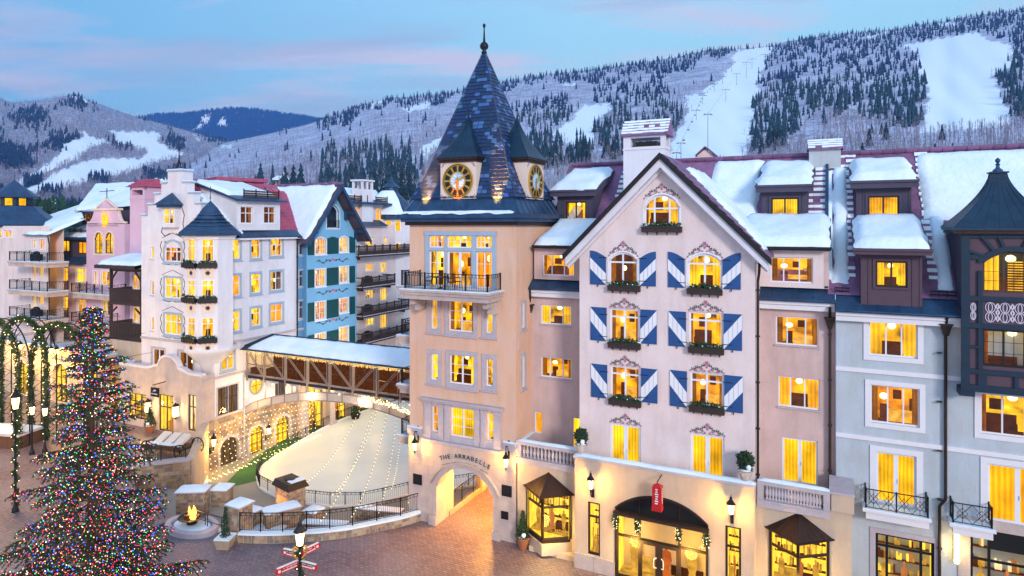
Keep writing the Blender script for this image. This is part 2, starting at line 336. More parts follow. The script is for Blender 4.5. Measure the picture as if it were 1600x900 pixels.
# ------------------------------------------------------------------ window interiors (unit size, shared)
def unit_rooms():
    R = {}
    def shell(mb, wm):
        mb.quad((-.5, 1, 0), (.5, 1, 0), (.5, 1, 1), (-.5, 1, 1), wm); mb.quad((-.5, 0, 0), (-.5, 1, 0), (-.5, 1, 1), (-.5, 0, 1), wm)
        mb.quad((.5, 0, 0), (.5, 0, 1), (.5, 1, 1), (.5, 1, 0), wm); mb.quad((-.5, 0, 0), (.5, 0, 0), (.5, 1, 0), (-.5, 1, 0), 2); mb.quad((-.5, 0, 1), (-.5, 1, 1), (.5, 1, 1), (.5, 0, 1), wm)
    def curt(mb, xa, xb, m, y=.08, z0=0):
        n = max(2, int((xb-xa)*28)); 
        for i in range(n):
            a = xa+(xb-xa)*i/n; b = xa+(xb-xa)*(i+1)/n; ya = y+.05*(i % 2); yb = y+.05*((i+1) % 2)
            mb.quad((a, ya, z0), (b, yb, z0), (b, yb, 1), (a, ya, 1), m)
    # mats: wall, drape_side, furniture, bedding, lampshade, drape
    a = MB(); shell(a, 0); curt(a, -.5, -.34, 1); curt(a, .36, .5, 1); a.box(-.1, .5, .45, .95, 0, .28, 3); a.box(.34, .48, .85, .98, 0, .6, 2); a.ball((-.2, .8, .62), .09, 4); a.box(-.28, -.12, .72, .92, 0, .4, 2); a.box(.0, .18, .97, .99, .55, .8, 2); R['bed'] = a
    a = MB(); shell(a, 0); curt(a, -.5, -.4, 1); curt(a, .3, .5, 5); a.box(-.42, .1, .5, .8, 0, .22, 2); a.box(-.42, .1, .75, .85, .2, .42, 2); a.ball((.02, .5, .88), .08, 4); a.box(-.3, -.08, .97, .99, .5, .78, 2); a.ball((.34, .6, .5), .07, 4); a.box(.28, .4, .55, .7, 0, .42, 2); R['lounge'] = a
    a = MB(); curt(a, -.5, -.02, 5); curt(a, .02, .5, 5); a.quad((-.5, .3, 0), (.5, .3, 0), (.5, .3, 1), (-.5, .3, 1), 0); R['drapes'] = a
    a = MB(); shell(a, 0); curt(a, -.5, -.22, 5); curt(a, .22, .5, 5); a.box(-.2, .2, .6, .9, 0, .35, 2); a.ball((0, .55, .8), .09, 4); R['half'] = a
    a = MB(); shell(a, 2); curt(a, -.5, -.3, 1); curt(a, .3, .5, 1); a.ball((-.1, .8, .5), .08, 4); a.box(-.3, .3, .5, .9, 0, .3, 2); R['dusk'] = a
    return R
RM = {k: v.mesh('room_'+k, ['room_wall', 'drape_side', 'furniture', 'bedding', 'lampshade', 'drape']) for k, v in unit_rooms().items()}
_dim = MB(); _dim.quad((-.5, .3, 0), (.5, .3, 0), (.5, .3, 1), (-.5, .3, 1)); _dim.quad((-.5, .05, 0), (-.25, .05, 0), (-.25, .05, 1), (-.5, .05, 1)); RM['dark'] = _dim.mesh('room_dark', ['dim'])
_d2 = MB(); _d2.quad((-.5, .6, 0), (.5, .6, 0), (.5, .6, 1), (-.5, .6, 1)); _d2.box(-.5, -.12, .1, .16, 0, 1, 1); _d2.ball((.2, .5, .5), .08, 2); RM['dark2'] = _d2.mesh('room_evening', ['furniture', 'drape', 'lampshade'])
def shop_room():
    a = MB(); a.quad((-.5, 1, 0), (.5, 1, 0), (.5, 1, 1), (-.5, 1, 1), 0)
    a.quad((-.5, 0, 0), (-.5, 1, 0), (-.5, 1, 1), (-.5, 0, 1), 0); a.quad((.5, 0, 0), (.5, 0, 1), (.5, 1, 1), (.5, 1, 0), 0)
    a.quad((-.5, 0, 0), (.5, 0, 0), (.5, 1, 0), (-.5, 1, 0), 1); a.quad((-.5, 0, 1), (-.5, 1, 1), (.5, 1, 1), (.5, 0, 1), 0)
    rr = random.Random(3)
    for j, z in enumerate((.18, .42, .66)):
        a.box(-.48, .48, .86, .99, z, z+.015, 2)
        x = -.46
        while x < .44:
            w_ = rr.uniform(.02, .06); (a.box(x, x+w_*.8, .88, .98, z+.015, z+.015+rr.uniform(.04, .15), rr.choice((1, 1, 1, 2, 3, 0, 0))) if rr.random() < .6 else None); x += w_
    for x in (-.33, .02, .3):
        a.lathe([(.05, 0), (.035, .18), (.06, .3), (.05, .42), (.015, .45), (.025, .5), (.001, .54)], 8, (x, .35, 0), rr.choice((1, 1, 3)), sy=.6)
    a.box(-.4, -.05, .5, .7, 0, .2, 1); a.box(.05, .4, .55, .75, 0, .16, 2)
    for x in (-.3, 0, .3): a.ball((x, .4, .96), .03, 4, 6, 3)
    return a
RM['shop'] = shop_room().mesh('room_shop', ['room_wall_shop', 'goods', 'furniture', 'red_goods', 'lampshade'])
RM['shopwhite'] = shop_room().mesh('room_shop_white', ['room_wall_white', 'goods', 'furniture', 'red_goods', 'lampshade'])
ROOMS = ['bed', 'lounge', 'half', 'drapes', 'bed', 'dusk', 'half', 'dark2', 'lounge']
WC = {}
def window(parent, F, R, d=0, rise=0, cols=(.5,), rows=(), bars=None, rec=.14, fw=.065, mw=None, fm='frame_white', case=None, casemat='trim_stone', proj=.05, room=None, depth=.9, door=False, name='window', sill=False, minor=.028):
    """R=(x0,x1,z0,z1). cols/rows: positions of the thick members. bars=(nx,ny) thin glazing bars per light"""
    x0, x1, z0, z1 = R; w_ = x1-x0; h = z1-z0; xc = (x0+x1)/2; mw = mw or fw
    key = (round(w_, 2), round(h, 2), round(rise, 2), tuple(cols), tuple(rows), bars, rec, fw, fm, case, casemat, proj, door, sill)
    A = lambda x: arcz(x, w_, h, rise)
    Ai = lambda x: arcz(x, w_, h, rise)-fw
    if key not in WC:
        mb = MB(); y0, y1 = rec-.05, rec+.03
        mb.box(-w_/2, -w_/2+fw, y0, y1, 0, h-rise); mb.box(w_/2-fw, w_/2, y0, y1, 0, h-rise); mb.box(-w_/2+fw, w_/2-fw, y0, y1, 0, fw*1.2)
        if rise:
            k = 12
            for i in range(k):
                a = -w_/2+w_*i/k; b = -w_/2+w_*(i+1)/k
                mb.prism([(a, A(a)-fw*1.3), (b, A(b)-fw*1.3), (b, A(b)), (a, A(a))], y0, y1)
        else: mb.box(-w_/2+fw, w_/2-fw, y0, y1, h-fw, h)
        xs = [-w_/2+fw]+[-w_/2+c*w_ for c in cols]+[w_/2-fw]; zs = [fw*1.2]+[r*h for r in rows]+[h]
        for c in cols: x = -w_/2+c*w_; mb.box(x-mw/2, x+mw/2, y0+.005, y1, fw, A(x)-fw*.9)
        for r in rows: mb.box(-w_/2+fw*.9, w_/2-fw*.9, y0+.01, y1-.01, r*h-mw/2, r*h+mw/2)
        panes = []
        for i, (xa, xb) in enumerate(zip(xs, xs[1:])):
            xa += mw/2*(i > 0); xb -= mw/2*(i < len(xs)-2)
            for j, (za, zb) in enumerate(zip(zs, zs[1:])):
                za += mw/2*(j > 0); last = j == len(zs)-2
                pb = MB()
                if last and rise:
                    k = 6; P = [(xa, rec+.01, za), (xb, rec+.01, za)]+[(xb-(xb-xa)*q/k, rec+.01, A(xb-(xb-xa)*q/k)-fw*.9) for q in range(k+1)]
                    pb.add(P, [tuple(range(len(P)))])
                else:
                    zt = zb-(fw if last else mw/2); pb.quad((xa, rec+.01, za), (xb, rec+.01, za), (xb, rec+.01, zt), (xa, rec+.01, zt))
                panes.append(pb.mesh('pane', 'glass'))
                if bars:
                    nx, ny = bars if isinstance(bars, tuple) else (bars, bars)
                    zt = (min(A(xa), A(xb))-fw) if last else zb-mw/2
                    for q in range(1, nx): x = xa+(xb-xa)*q/nx; mb.box(x-minor/2, x+minor/2, rec-.02, rec+.02, za, (A(x)-fw if last else zt))
                    for q in range(1, ny): z = za+(zt-za)*q/ny; mb.box(xa, xb, rec-.018, rec+.018, z-minor/2, z+minor/2)
        if door:
            for s_ in (-1, 1): mb.box(s_*.09-.02, s_*.09+.02, y0-.05, y0, h*.42, h*.5)
        me = mb.mesh(name, fm); ce = None
        if case:
            cb = MB(); y0 = -proj; cw = case
            cb.box(-w_/2-cw, -w_/2, y0, .02, -cw*(not door), h-rise); cb.box(w_/2, w_/2+cw, y0, .02, -cw*(not door), h-rise)
            if not door: cb.box(-w_/2, w_/2, y0+.002, .02, -cw, 0)
            if rise:
                k = 12; Wd = w_+2*cw; B = lambda x: arcz(x, Wd, h+cw, rise+cw*.25)
                for i in range(k):
                    a = -Wd/2+Wd*i/k; b = -Wd/2+Wd*(i+1)/k
                    lo = lambda x: A(max(-w_/2, min(w_/2, x))) if abs(x) < w_/2 else h-rise
                    cb.prism([(a, lo(a)), (b, lo(b)), (b, max(B(b), lo(b)+.01)), (a, max(B(a), lo(a)+.01))], y0+.003, .02)
            else: cb.box(-w_/2-cw, w_/2+cw, y0-.003, .02, h, h+cw)
            if sill: cb.box(-w_/2-cw*1.3, w_/2+cw*1.3, y0-.07, 0, -cw-.08, -cw+.02)
            ce = cb.mesh('casing', casemat)
        elif sill:
            cb = MB(); cb.box(-w_/2-.06, w_/2+.06, -.08, .1, -.08, -.003); ce = cb.mesh('sill', casemat)
        WC[key] = (me, panes, ce)
    me, panes, ce = WC[key]
    o = link(name, me, parent, at(F, xc, d, z0), F.rot)
    for p in panes: link('pane', p, o)
    if ce: link(ce.name.split('.')[0], ce, o)
    room = room or random.choice(ROOMS)
    if room != 'none': link('room_interior', RM[room], o, (0, rec+.04, .01), 0, (w_*.995, depth if room != 'drapes' else .5, h*.995))
    return o
def shifted(R, l=0, r=0, b=0, t=0): return (R[0]+l, R[1]+r, R[2]+b, R[3]+t)
# ------------------------------------------------------------------ building details
def snow_slab(p00, p10, p01, p11, th=.3, nx=24, ny=12, seed=0, edge=.12, rag=.15):
    """snow blanket over a quad, rounded and ragged at its edges; p00-p10 is the lower edge"""
    rr = np.random.RandomState(seed); P = [np.array(p, float) for p in (p00, p10, p01, p11)]
    lu = np.linalg.norm(P[1]-P[0]); lv = np.linalg.norm(P[2]-P[0])
    nx = max(8, min(70, int(lu/.28))); ny = max(6, min(40, int(lv/.3)))
    ph = rr.rand(12)*6.28
    def nz(a, b): return (sin(a*1.9+ph[0])*cos(b*1.3+ph[1])+.6*sin(a*4.1+ph[2])*sin(b*3.3+ph[3])+.3*sin(a*9+ph[4]+b*2)+.2*sin(b*11+ph[5]))/2.1
    mb = MB(); up = Vector((0, 0, 1)); 
    for j in range(ny+1):
        for i in range(nx+1):
            u, v = i/nx, j/ny
            u = .5-.5*cos(pi*u) if 0 else u
            q = (P[0]*(1-u)+P[1]*u)*(1-v)+(P[2]*(1-u)+P[3]*u)*v
            a, b = u*lu, v*lv
            # ragged edge
            if j in (0,): q = q+(P[0]-P[2])/lv*rag*nz(a*1.2, 0)
            if i == 0: q = q+(P[0]-P[1])/lu*rag*.8*nz(9, b*1.5)
            if i == nx: q = q+(P[1]-P[0])/lu*rag*.8*nz(3, b*1.5)
            eu = min(a, lu-a); ev = min(b, lv-b); e1 = min(1, min(eu, ev)/.35)
            t = th*sqrt(max(0, 1-(1-e1)**2))*(1+.22*nz(a, b)) if e1 > 0 else 0
            mb.v.append((q[0], q[1], q[2]+max(t, .0)+.012))
    for j in range(ny):
        for i in range(nx):
            k = j*(nx+1)+i; mb.f.append((k, k+1, k+nx+2, k+nx+1)); mb.m.append(0)
    return mb
def snow(parent, *a, **k):
    o = mk('snow', snow_slab(*a, **k), 'snow', parent); smooth(o); return o
def railing(parent, pts, h=1.0, post=.04, sp=.13, mat='iron', deco=False, name='railing', ends=True, low=.1, cross=False):
    """pts: foot points; pickets with top and bottom rails"""
    mb = MB()
    for a, b in zip(pts, pts[1:]):
        a = Vector(a); b = Vector(b); Lh = (b-a).length; n = max(1, int(round(Lh/1.6))); z = Vector((0, 0, 1))
        for i in range(n+1): p = a+(b-a)*i/n; mb.bar(p, p+z*(h+.06), post*.9)
        for q in ((low, .02), (h, .03))+(((h-.18, .015),) if deco else ()): mb.bar(a+z*q[0], b+z*q[0], q[1])
        if cross:
            for i in range(n*2):
                p = a+(b-a)*i/(n*2); q = a+(b-a)*(i+1)/(n*2)
                mb.bar(p+z*low, q+z*h, .016); mb.bar(q+z*low, p+z*h, .016); c = (p+q)/2; mb.bar(c+z*low, c+z*h, .016)
                e1 = (q-p)*.28; hh = z*(h-low)*.28; c0 = c+z*(h+low)/2
                mb.path([c0-e1, c0+hh, c0+e1, c0-hh, c0-e1], .013)
        else:
            k = max(2, int(Lh/sp))
            for i in range(1, k):
                p = a+(b-a)*i/k; mb.bar(p+z*low, p+z*(h-.18 if deco else h), .011)
            if deco:
                for i in range(0, k, 2):
                    p = a+(b-a)*(i+.5)/k; d = (b-a).normalized()*.06
                    mb.path([p+z*(h-.17), p+d+z*(h-.09), p+z*(h-.01), p-d+z*(h-.09), p+z*(h-.17)], .012)
    return mk(name, mb, mat, parent)
def leafmass(mb, c, r, n, rr, size=.09, m=0, conic=0, top=0):
    for _ in range(n):
        while True:
            p = Vector((rr.uniform(-1, 1), rr.uniform(-1, 1), rr.uniform(-1, 1)))
            if p.length < 1: break
        if conic: p.z = rr.random()**1.3*2-1; k = (1-(p.z+1)/2*.96); q = rr.random()*6.28; rad = sqrt(rr.random()); p.x = cos(q)*rad*k; p.y = sin(q)*rad*k
        q = Vector((c[0]+p.x*r[0], c[1]+p.y*r[1], c[2]+p.z*r[2])); s = size*rr.uniform(.6, 1.4)
        d = Vector((rr.gauss(0, 1), rr.gauss(0, 1), rr.gauss(.4, .8))).normalized(); e_ = d.orthogonal().normalized()*s*.35
        mb.add([q-e_, q+e_, q+d*s], [(0, 1, 2)], m)
def flowerbox(parent, F, x0, x1, z, d=0, h=.3, dp=.32, seed=0, mat='wood_dark', label=None):
    mb = MB(); mb.box(x0, x1, -dp, -.02, z, z+h); mb.box(x0-.03, x1+.03, -dp-.03, -dp, z+h-.06, z+h)
    n = 4
    for i in range(n): x = x0+(x1-x0)*(i+.5)/n; mb.box(x-.02, x+.02, -dp*.9, -.02, z-.05, z); mb.box(x-.02, x+.02, -.06, -.02, z-.16, z-.05)
    o = mk('flower_box', mb, mat, parent, at(F, 0, d), F.rot)
    pb = MB(); rr = random.Random(seed)
    pb.box(x0+.05, x1-.05, -dp+.04, -.06, z+h-.04, z+h+.04)
    leafmass(pb, ((x0+x1)/2, -dp/2, z+h+.12), ((x1-x0)/2, dp/2, .16), int(150*(x1-x0)), rr, .12)
    for i in range(9): q = rr.uniform(x0, x1); pb.ball((q, -dp*rr.uniform(.3, .8), z+h+rr.uniform(.08, .18)), .045, 1, 6, 3)
    mk('box_plants', pb, ['foliage', 'snow'], o)
    return o
def shutter(parent, F, x0, x1, z0, z1, d=0, up=True, topc=None, mat='shutter_blue', stripe=True):
    """up: the white band rises towards x1. topc: (zleft, zright) for a curved head"""
    w_ = x1-x0; h = z1-z0; mb = MB(); k = 8 if topc else 1
    def tz(x):
        if not topc: return z1
        t = (x-x0)/w_; t = t if topc[1] > topc[0] else 1-t; return min(topc)+abs(topc[1]-topc[0])*sin(t*pi/2)
    for i in range(k):
        a = x0+w_*i/k; b = x0+w_*(i+1)/k
        mb.prism([(a, z0), (b, z0), (b, tz(b)), (a, tz(a))], -.06, -.01, 0)
    if stripe:
        hh = (min(topc) if topc else z1)-z0; t = hh*.42
        za, zb = (z0+.0, z0+hh-t) if up else (z0+hh-t, z0+.0)
        poly = [(x0, za+.01), (x1, zb+.01), (x1, zb+t-.01), (x0, za+t-.01)]
        mb.prism(poly, -.066, -.055, 1)
        for i in range(1, 4): x = x0+w_*i/4; zc = za+(zb-za)*i/4; mb.box(x-.006, x+.006, -.069, -.064, zc+.02, zc+t-.02, 0)
        hx0, hx1 = (x1-w_*.45, x1+.06) if not up else (x0-.06, x0+w_*.45)
        for q in (.14, .8): mb.box(hx0, hx1, -.08, -.066, z0+h*q-.02, z0+h*q+.02, 2)
        mb.box((x0+x1)/2-.02, (x0+x1)/2+.02, -.1, -.05, z0-.12, z0, 2)
    else:
        n = max(5, int(h/.12))
        for i in range(n): z = z0+.06+(h-.14)*i/n; mb.add([(x0+.05, -.062, z), (x1-.05, -.062, z), (x1-.05, -.085, z+.05), (x0+.05, -.085, z+.05)], [(0, 1, 2, 3)], 0)
        mb.box(x0, x0+.05, -.08, -.06, z0, z0+h*.9, 0); mb.box(x1-.05, x1, -.08, -.06, z0, z0+h*.9, 0); mb.box((x0+x1)/2-.02, (x0+x1)/2+.02, -.082, -.06, z0, z0+h*.9, 0)
    return mk('shutter', mb, [mat, 'paint_white', 'iron'], parent, at(F, 0, d), F.rot)
def rosette(mb, x, z, r, m, y=-.008, n=8):
    P = [(x+r*(1 if i % 2 else .5)*cos(pi*i/n), y, z+r*(1 if i % 2 else .5)*sin(pi*i/n)) for i in range(2*n)]
    mb.add(P+[(x, y-.004, z)], [(i, (i+1) % (2*n), 2*n) for i in range(2*n)], m)
def ornament(parent, F, xc, z, w_, hgt, d=0, arch=0):
    """painted garland above a window: pink blooms, dark leaves and scrolls"""
    mb = MB(); s = w_/2
    base = lambda x: z-arch*(x/s)**2
    for x, dz, r in ((0, .75, .16), (0, .42, .10), (-.28, .22, .11), (.28, .22, .11), (-.62, .12, .12), (.62, .12, .12), (-.93, .02, .075), (.93, .02, .075), (-.14, .10, .07), (.14, .10, .07)):
        rosette(mb, xc+x*s, base(x*s)+dz*hgt, r*1.0, 0)
    for sg in (-1, 1):
        pts = [(.04, .55), (.16, .60), (.28, .45), (.4, .30), (.52, .38), (.62, .30), (.74, .12), (.84, .18)]
        for (a, b), (c, e_) in zip(pts, pts[1:]):
            p = Vector((xc+sg*a*s, -.01, base(a*s)+b*hgt)); q = Vector((xc+sg*c*s, -.01, base(c*s)+e_*hgt)); mb.bar(p, q, .016, 4, 1)
            for t in (-1, 1):
                m_ = (p+q)/2; e2 = Vector((sg*.02, 0, .07*t)); dd = (q-p).normalized()*.07
                mb.add([m_, m_+dd+e2*.4, m_+dd*1.2+e2*1.3, m_+e2*.9-dd*.1], [(0, 1, 2, 3)], 1)
        pts = [(.05, .05), (.2, -.02), (.35, .08), (.5, -.01), (.7, .0)]
        for (a, b), (c, e_) in zip(pts, pts[1:]): mb.bar((xc+sg*a*s, -.01, base(a*s)+b*hgt), (xc+sg*c*s, -.01, base(c*s)+e_*hgt), .014, 4, 1)
    return mk('painted_ornament', mb, ['paint_pink', 'paint_green'], parent, at(F, 0, d), F.rot)
def text_mesh(s, size, mat, name='lettering', depth=.012, align='CENTER', bold=0):
    cu = bpy.data.curves.new('t', 'FONT'); cu.body = s; cu.size = size; cu.extrude = depth; cu.align_x = align; cu.offset = bold
    o = bpy.data.objects.new('t', cu); COL.objects.link(o); dg = bpy.context.evaluated_depsgraph_get(); dg.update()
    me = bpy.data.meshes.new_from_object(o.evaluated_get(dg)); bpy.data.objects.remove(o); bpy.data.curves.remove(cu)
    me.name = name; me.materials.clear(); me.materials.append(MATS[mat])
    me.transform(Matrix.Rotation(pi/2, 4, 'X')); return me     # reads from -y
def downpipe(parent, pts, hop=None, mat='frame_dark'):
    mb = MB(); mb.path(pts, .07, 8)
    if hop: x, y, z = hop; mb.add([(x-.24, y-.2, z+.22), (x+.24, y-.2, z+.22), (x+.24, y+.14, z+.22), (x-.24, y+.14, z+.22), (x-.1, y-.1, z-.3), (x+.1, y-.1, z-.3), (x+.1, y+.1, z-.3), (x-.1, y+.1, z-.3)], [(0,1,2,3),(4,5,1,0),(5,6,2,1),(6,7,3,2),(7,4,0,3),(7,6,5,4)]); mb.box(x-.28, x+.28, y-.24, y+.16, z+.22, z+.3)
    z0 = min(p[2] for p in pts); z1 = max(p[2] for p in pts)
    x, y = pts[-1][:2]
    for z in np.arange(z0+1, z1-1, 2.4): mb.box(x-.1, x+.1, y-.09, y+.12, z, z+.06)
    return mk('downpipe', mb, mat, parent)
def plight(name, loc, e, c=(1, .62, .22), r=.15, parent=None):
    l = bpy.data.lights.new(name, 'POINT'); l.energy = e; l.color = c; l.shadow_soft_size = r
    o = bpy.data.objects.new(name, l); COL.objects.link(o); o.location = loc
    if parent: o.parent = parent
    return o
# =================================================================== CLOCK TOWER
TW, TD = 7.88, 6.3
T = building('clock_tower', 'tall peach clock tower with steep blue shingled spire over an arched passage', 'tower', M)
MR = M.sub(TW, 0, pi/2)                       # right flank of the tower
A_ = lambda px, d=0: M.ax(px, d)
arch = (A_(684), A_(772), -.06, M.Z(712, 729), 1.5)
r5 = M.rect(672, 769, 367, 470); z5 = 15.5
big5 = [(A_(671), A_(695), z5+.05, M.Z(682, 384)), (A_(699), A_(738), z5+.05, M.Z(719, 384)), (A_(744), A_(769), z5+.05, M.Z(757, 384))]
sw = [(673.5, 684, 462, 514), (701, 740, 470, 518.5), (759.5, 770, 476, 521)]
s3 = [(673.5, 684.5, 552.5, 594), (702.5, 741, 555, 601), (759.5, 770.5, 560.5, 604)]
s2 = [(675, 685.5, 634, 675), (704.5, 742, 638, 684), (761, 772, 645, 689)]
low = [(M.rect(*q)) for q in sw+s3+s2]
tr5 = []
for l, r_ in ((671, 695), (699, 738), (744, 769)): q = M.rect(l, r_, 367, 384.5); tr5.append((q[0], q[1], 18.05, 18.85))
dr5 = [(q[0], q[1], z5+.04, 17.85) for q in tr5]
wall(T, M, 0, TW, 5.9, 19.5, low+tr5+dr5, 'stucco_peach', th=.3)
wall(T, M, -.06, TW+.06, 0, 5.9, [arch], 'limestone', d=-.06, th=.9, name='stone_base')
rw = [MR.rect(814, 821, 472, 513), MR.rect(814, 821, 556, 606)]
rw = [(2.25*.36, 2.25*.36+.55, q[2], q[3]) for q in rw]
wall(T, MR, 0, TD, 5.9, 19.5, rw, 'stucco_peach', th=.3)
wall(T, MR, .84, TD, 0, 5.9, [], 'limestone', d=-.06, th=.3, name='stone_base')
mb = MB(); mb.box(-.02, .3, .3, TD, 5.9, 19.5); mb.box(-.02, TW, TD-.3, TD+.02, 4.2, 19.5); mk('rear_wall', mb, 'stucco_peach', T)
for q in rw: window(T, MR, q, fw=.09, bars=(1, 3), cols=(), case=.14, sill=True, room='dark')
rms = ['drapes', 'bed', 'drapes', 'half', 'lounge', 'bed', 'half', 'drapes', 'half']
for i, q in enumerate(low):
    c = i % 3 == 1
    window(T, M, q, cols=(.5,) if c else (), bars=(1, 3), case=None if i >= 6 else .27, sill=i < 6, proj=.07, room=rms[i], fw=.075, mw=.09, minor=.035)
for i, q in enumerate(tr5): window(T, M, q, cols=(.5,), bars=(2, 2), room='half', fw=.06, rec=.1)
window(T, M, dr5[0], cols=(.5,), bars=(1, 3), room='lounge', fw=.07, rec=.1)
window(T, M, dr5[1], cols=(.5,), room='bed', fw=.11, mw=.16, door=True, name='balcony_door', rec=.1)
window(T, M, dr5[2], cols=(.5,), bars=(1, 3), room='half', fw=.07, rec=.1)
# blue stone surround of the balcony windows
mb = MB(); a0, a1 = tr5[0][0]-.3, tr5[2][1]+.3
mb.box(a0, tr5[0][0], -.09, 0, z5, 19.05); mb.box(tr5[2][1], a1, -.09, 0, z5, 19.05); mb.box(a0-.04, a1+.04, -.12, 0, 18.85, 19.12); mb.box(tr5[0][0], tr5[2][1], -.085, 0, 17.85, 18.05)
for i in (0, 1): mb.box(tr5[i][1], tr5[i+1][0], -.085, 0, z5, 17.85); mb.box(tr5[i][1], tr5[i+1][0], -.085, 0, 18.05, 18.85)
mk('window_surround', mb, 'trim_blue', T)
# second-floor stone surround with pilasters
Rr = low[6:9]; zt = max(q[3] for q in Rr)+.18; zb = min(q[2] for q in Rr)-.35
mb = MB(); xs = [Rr[0][0]-.55, Rr[0][0], Rr[0][1], Rr[1][0], Rr[1][1], Rr[2][0], Rr[2][1], Rr[2][1]+.55]
for i in (0, 2, 4, 6):
    a, b = xs[i], xs[i+1]
    if b-a > .8: m_ = (a+b)/2; prs = [(a, m_-.04), (m_+.04, b)]
    else: prs = [(a, b)]
    for p, q in prs: mb.box(p+.02, q-.02, -.14, 0, zb, zt); mb.box(p-.02, q+.02, -.19, 0, zt-.28, zt-.12); mb.box(p-.02, q+.02, -.18, 0, zb, zb+.2)
    mb.box(a, b, -.05, 0, zb, zt)
for q in Rr: mb.box(q[0], q[1], -.06, 0, q[3], zt); mb.box(q[0], q[1], -.08, 0, zb, q[2])
mb.box(xs[0]-.12, xs[-1]+.12, -.26, 0, zt, zt+.14); mb.box(xs[0]-.2, xs[-1]+.2, -.36, 0, zt+.14, zt+.24)
mb.box(xs[0]-.1, xs[-1]+.1, -.3, 0, zb-.22, zb-.02); mk('stone_surround', mb, 'trim_stone', T)
mb = MB()
for a, b in ((-.1, xs[0]-.14), (xs[-1]+.14, TW+.1)): mb.box(a, b, -.2, 0, 5.86, 6.1); mb.box(a, b, -.12, 0, 5.62, 5.86); mb.box(a, b, -.16, 0, 6.1, 6.18, 1)
mb.box(TW, TW+.2, 0, TD, 5.86, 6.1); mb.box(TW, TW+.12, .001, TD, 5.62, 5.86); mb.box(TW, TW+.16, -.1, TD, 6.1, 6.17, 1)
mk('string_course', mb, ['trim_stone', 'snow'], T)
# coursed stone blocks around the base, proud of the wall (visible joints)
mb = MB(); random.seed(5)
def blocks(mb, xa, xb, z0, z1, skip, y=-.075, rows=.62):
    z = z0; j = 0
    while z < z1-.1:
        h = min(rows, z1-z); x = xa-(.55 if j % 2 else 0)
        while x < xb:
            w_ = random.uniform(.95, 1.35); a, b = max(x, xa), min(x+w_, xb)
            if b-a > .12 and not skip(a, b, z, z+h): mb.box(a+.006, b-.006, y, y+.04, z+.006, z+h-.006)
            x += w_
        z += h; j += 1
am = (arch[0]+arch[1])/2; aw = arch[1]-arch[0]
def skipf(a, b, z, zt):
    lo, hi = arch[0]-.45, arch[1]+.45
    if a < arch[0]-.3 and b > arch[0]-.3 or a < arch[1]+.3 and b > arch[1]+.3: return z < 4.3
    return b > lo and a < hi and z < arch[3]+.42
for a_, b_ in ((-.05, arch[0]-.3), (arch[1]+.3, TW+.05), ):
    blocks(mb, a_, b_, 0, 4.4, lambda *a: False)
blocks(mb, -.05, TW+.05, 4.4, 5.6, lambda a, b, z, zt: b > am-3.0 and a < am+3.0 and z < 5.4)
mk('stone_blocks', mb, 'limestone', T)
# moulded arch ring and plinths
mb = MB(); Wd = aw+.7; n = 20
for i in range(n):
    xa = -Wd/2+Wd*i/n; xb = -Wd/2+Wd*(i+1)/n
    o_ = lambda x: arcz(x, Wd, arch[3]+.3, 1.65); i_ = lambda x: arcz(max(-aw/2, min(aw/2, x)), aw, arch[3], 1.5) if abs(x) <= aw/2 else arch[3]-1.5
    mb.prism([(am+xa, i_(xa)), (am+xb, i_(xb)), (am+xb, max(i_(xb)+.01, o_(xb))), (am+xa, max(i_(xa)+.01, o_(xa)))], -.16, -.06)
    mb.prism([(am+xa*1.04, o_(xa)), (am+xb*1.04, o_(xb)), (am+xb*1.04, o_(xb)+.09), (am+xa*1.04, o_(xa)+.09)], -.24, -.06)
for s_, x in ((-1, arch[0]), (1, arch[1])):
    mb.box(min(x, x+s_*.34), max(x, x+s_*.34), -.16, -.06, .55, arch[3]-1.5); mb.box(min(x-s_*.02, x+s_*.55), max(x-s_*.02, x+s_*.55), -.3, -.06, 0, .55)
mk('arch_moulding', mb, 'limestone', T)
# passage behind the arch
mb = MB(); x0, x1 = arch[0]-.02, arch[1]+.5
mb.box(x0-.35, x0, .84, 2.0, 0, 4.2); mb.box(x1, x1+.3, .84, TD+3, 0, 4.2); mb.box(x0-.35, x1, .84, TD, 4.2, 4.5); mb.box(x0+2.2, x1, TD+1.4, TD+1.8, 0, 4.2); mb.box(x0-.35, x0+.15, TD-.6, TD, 0, 4.2)
mk('passage_wall', mb, 'stucco_sand', T)
# cornice + lower roof + spire
mb = MB()
for k, (o_, z0, z1) in enumerate(((.22, 19.5, 19.72), (.42, 19.72, 19.95), (.62, 19.95, 20.22))):
    for a, b, c, d_ in ((-o_, TW+o_, -o_, .1), (-o_, TW+o_, TD-.1, TD+o_), (-o_, .1, .1, TD-.1), (TW-.1, TW+o_, .1, TD-.1)): mb.box(a, b, c, d_, z0, z1, 0 if k < 1 else 1)
mk('cornice', mb, ['bronze', 'metal_blue'], T)
cx_, cyy = TW/2-.0, TD/2; APX = (cx_, cyy, 31.5)
def ring(i0, z, xo=None): return [(i0, i0*.8, z), (TW-i0, i0*.8, z), (TW-i0, TD-i0*.8, z), (i0, TD-i0*.8, z)]
r0, r1 = ring(-.40, 20.22), ring(.22, 21.25)
mb = MB()
for i in range(4):
    a, b, c, d_ = Vector(r0[i]), Vector(r0[(i+1) % 4]), Vector(r1[(i+1) % 4]), Vector(r1[i]); mb.quad(a, b, c, d_)
    n = 9
    for k in range(1, n): mb.bar(a+(b-a)*k/n+Vector((0, 0, .02)), d_+(c-d_)*k/n+Vector((0, 0, .02)), .02)
    mb.bar(a, d_, .045); mb.bar(d_, c, .06)
mk('skirt_roof', mb, 'metal_blue', T)
mb = MB(); random.seed(11); core = MB(); attr = []
def lerp(a, b, t): return a+(b-a)*t
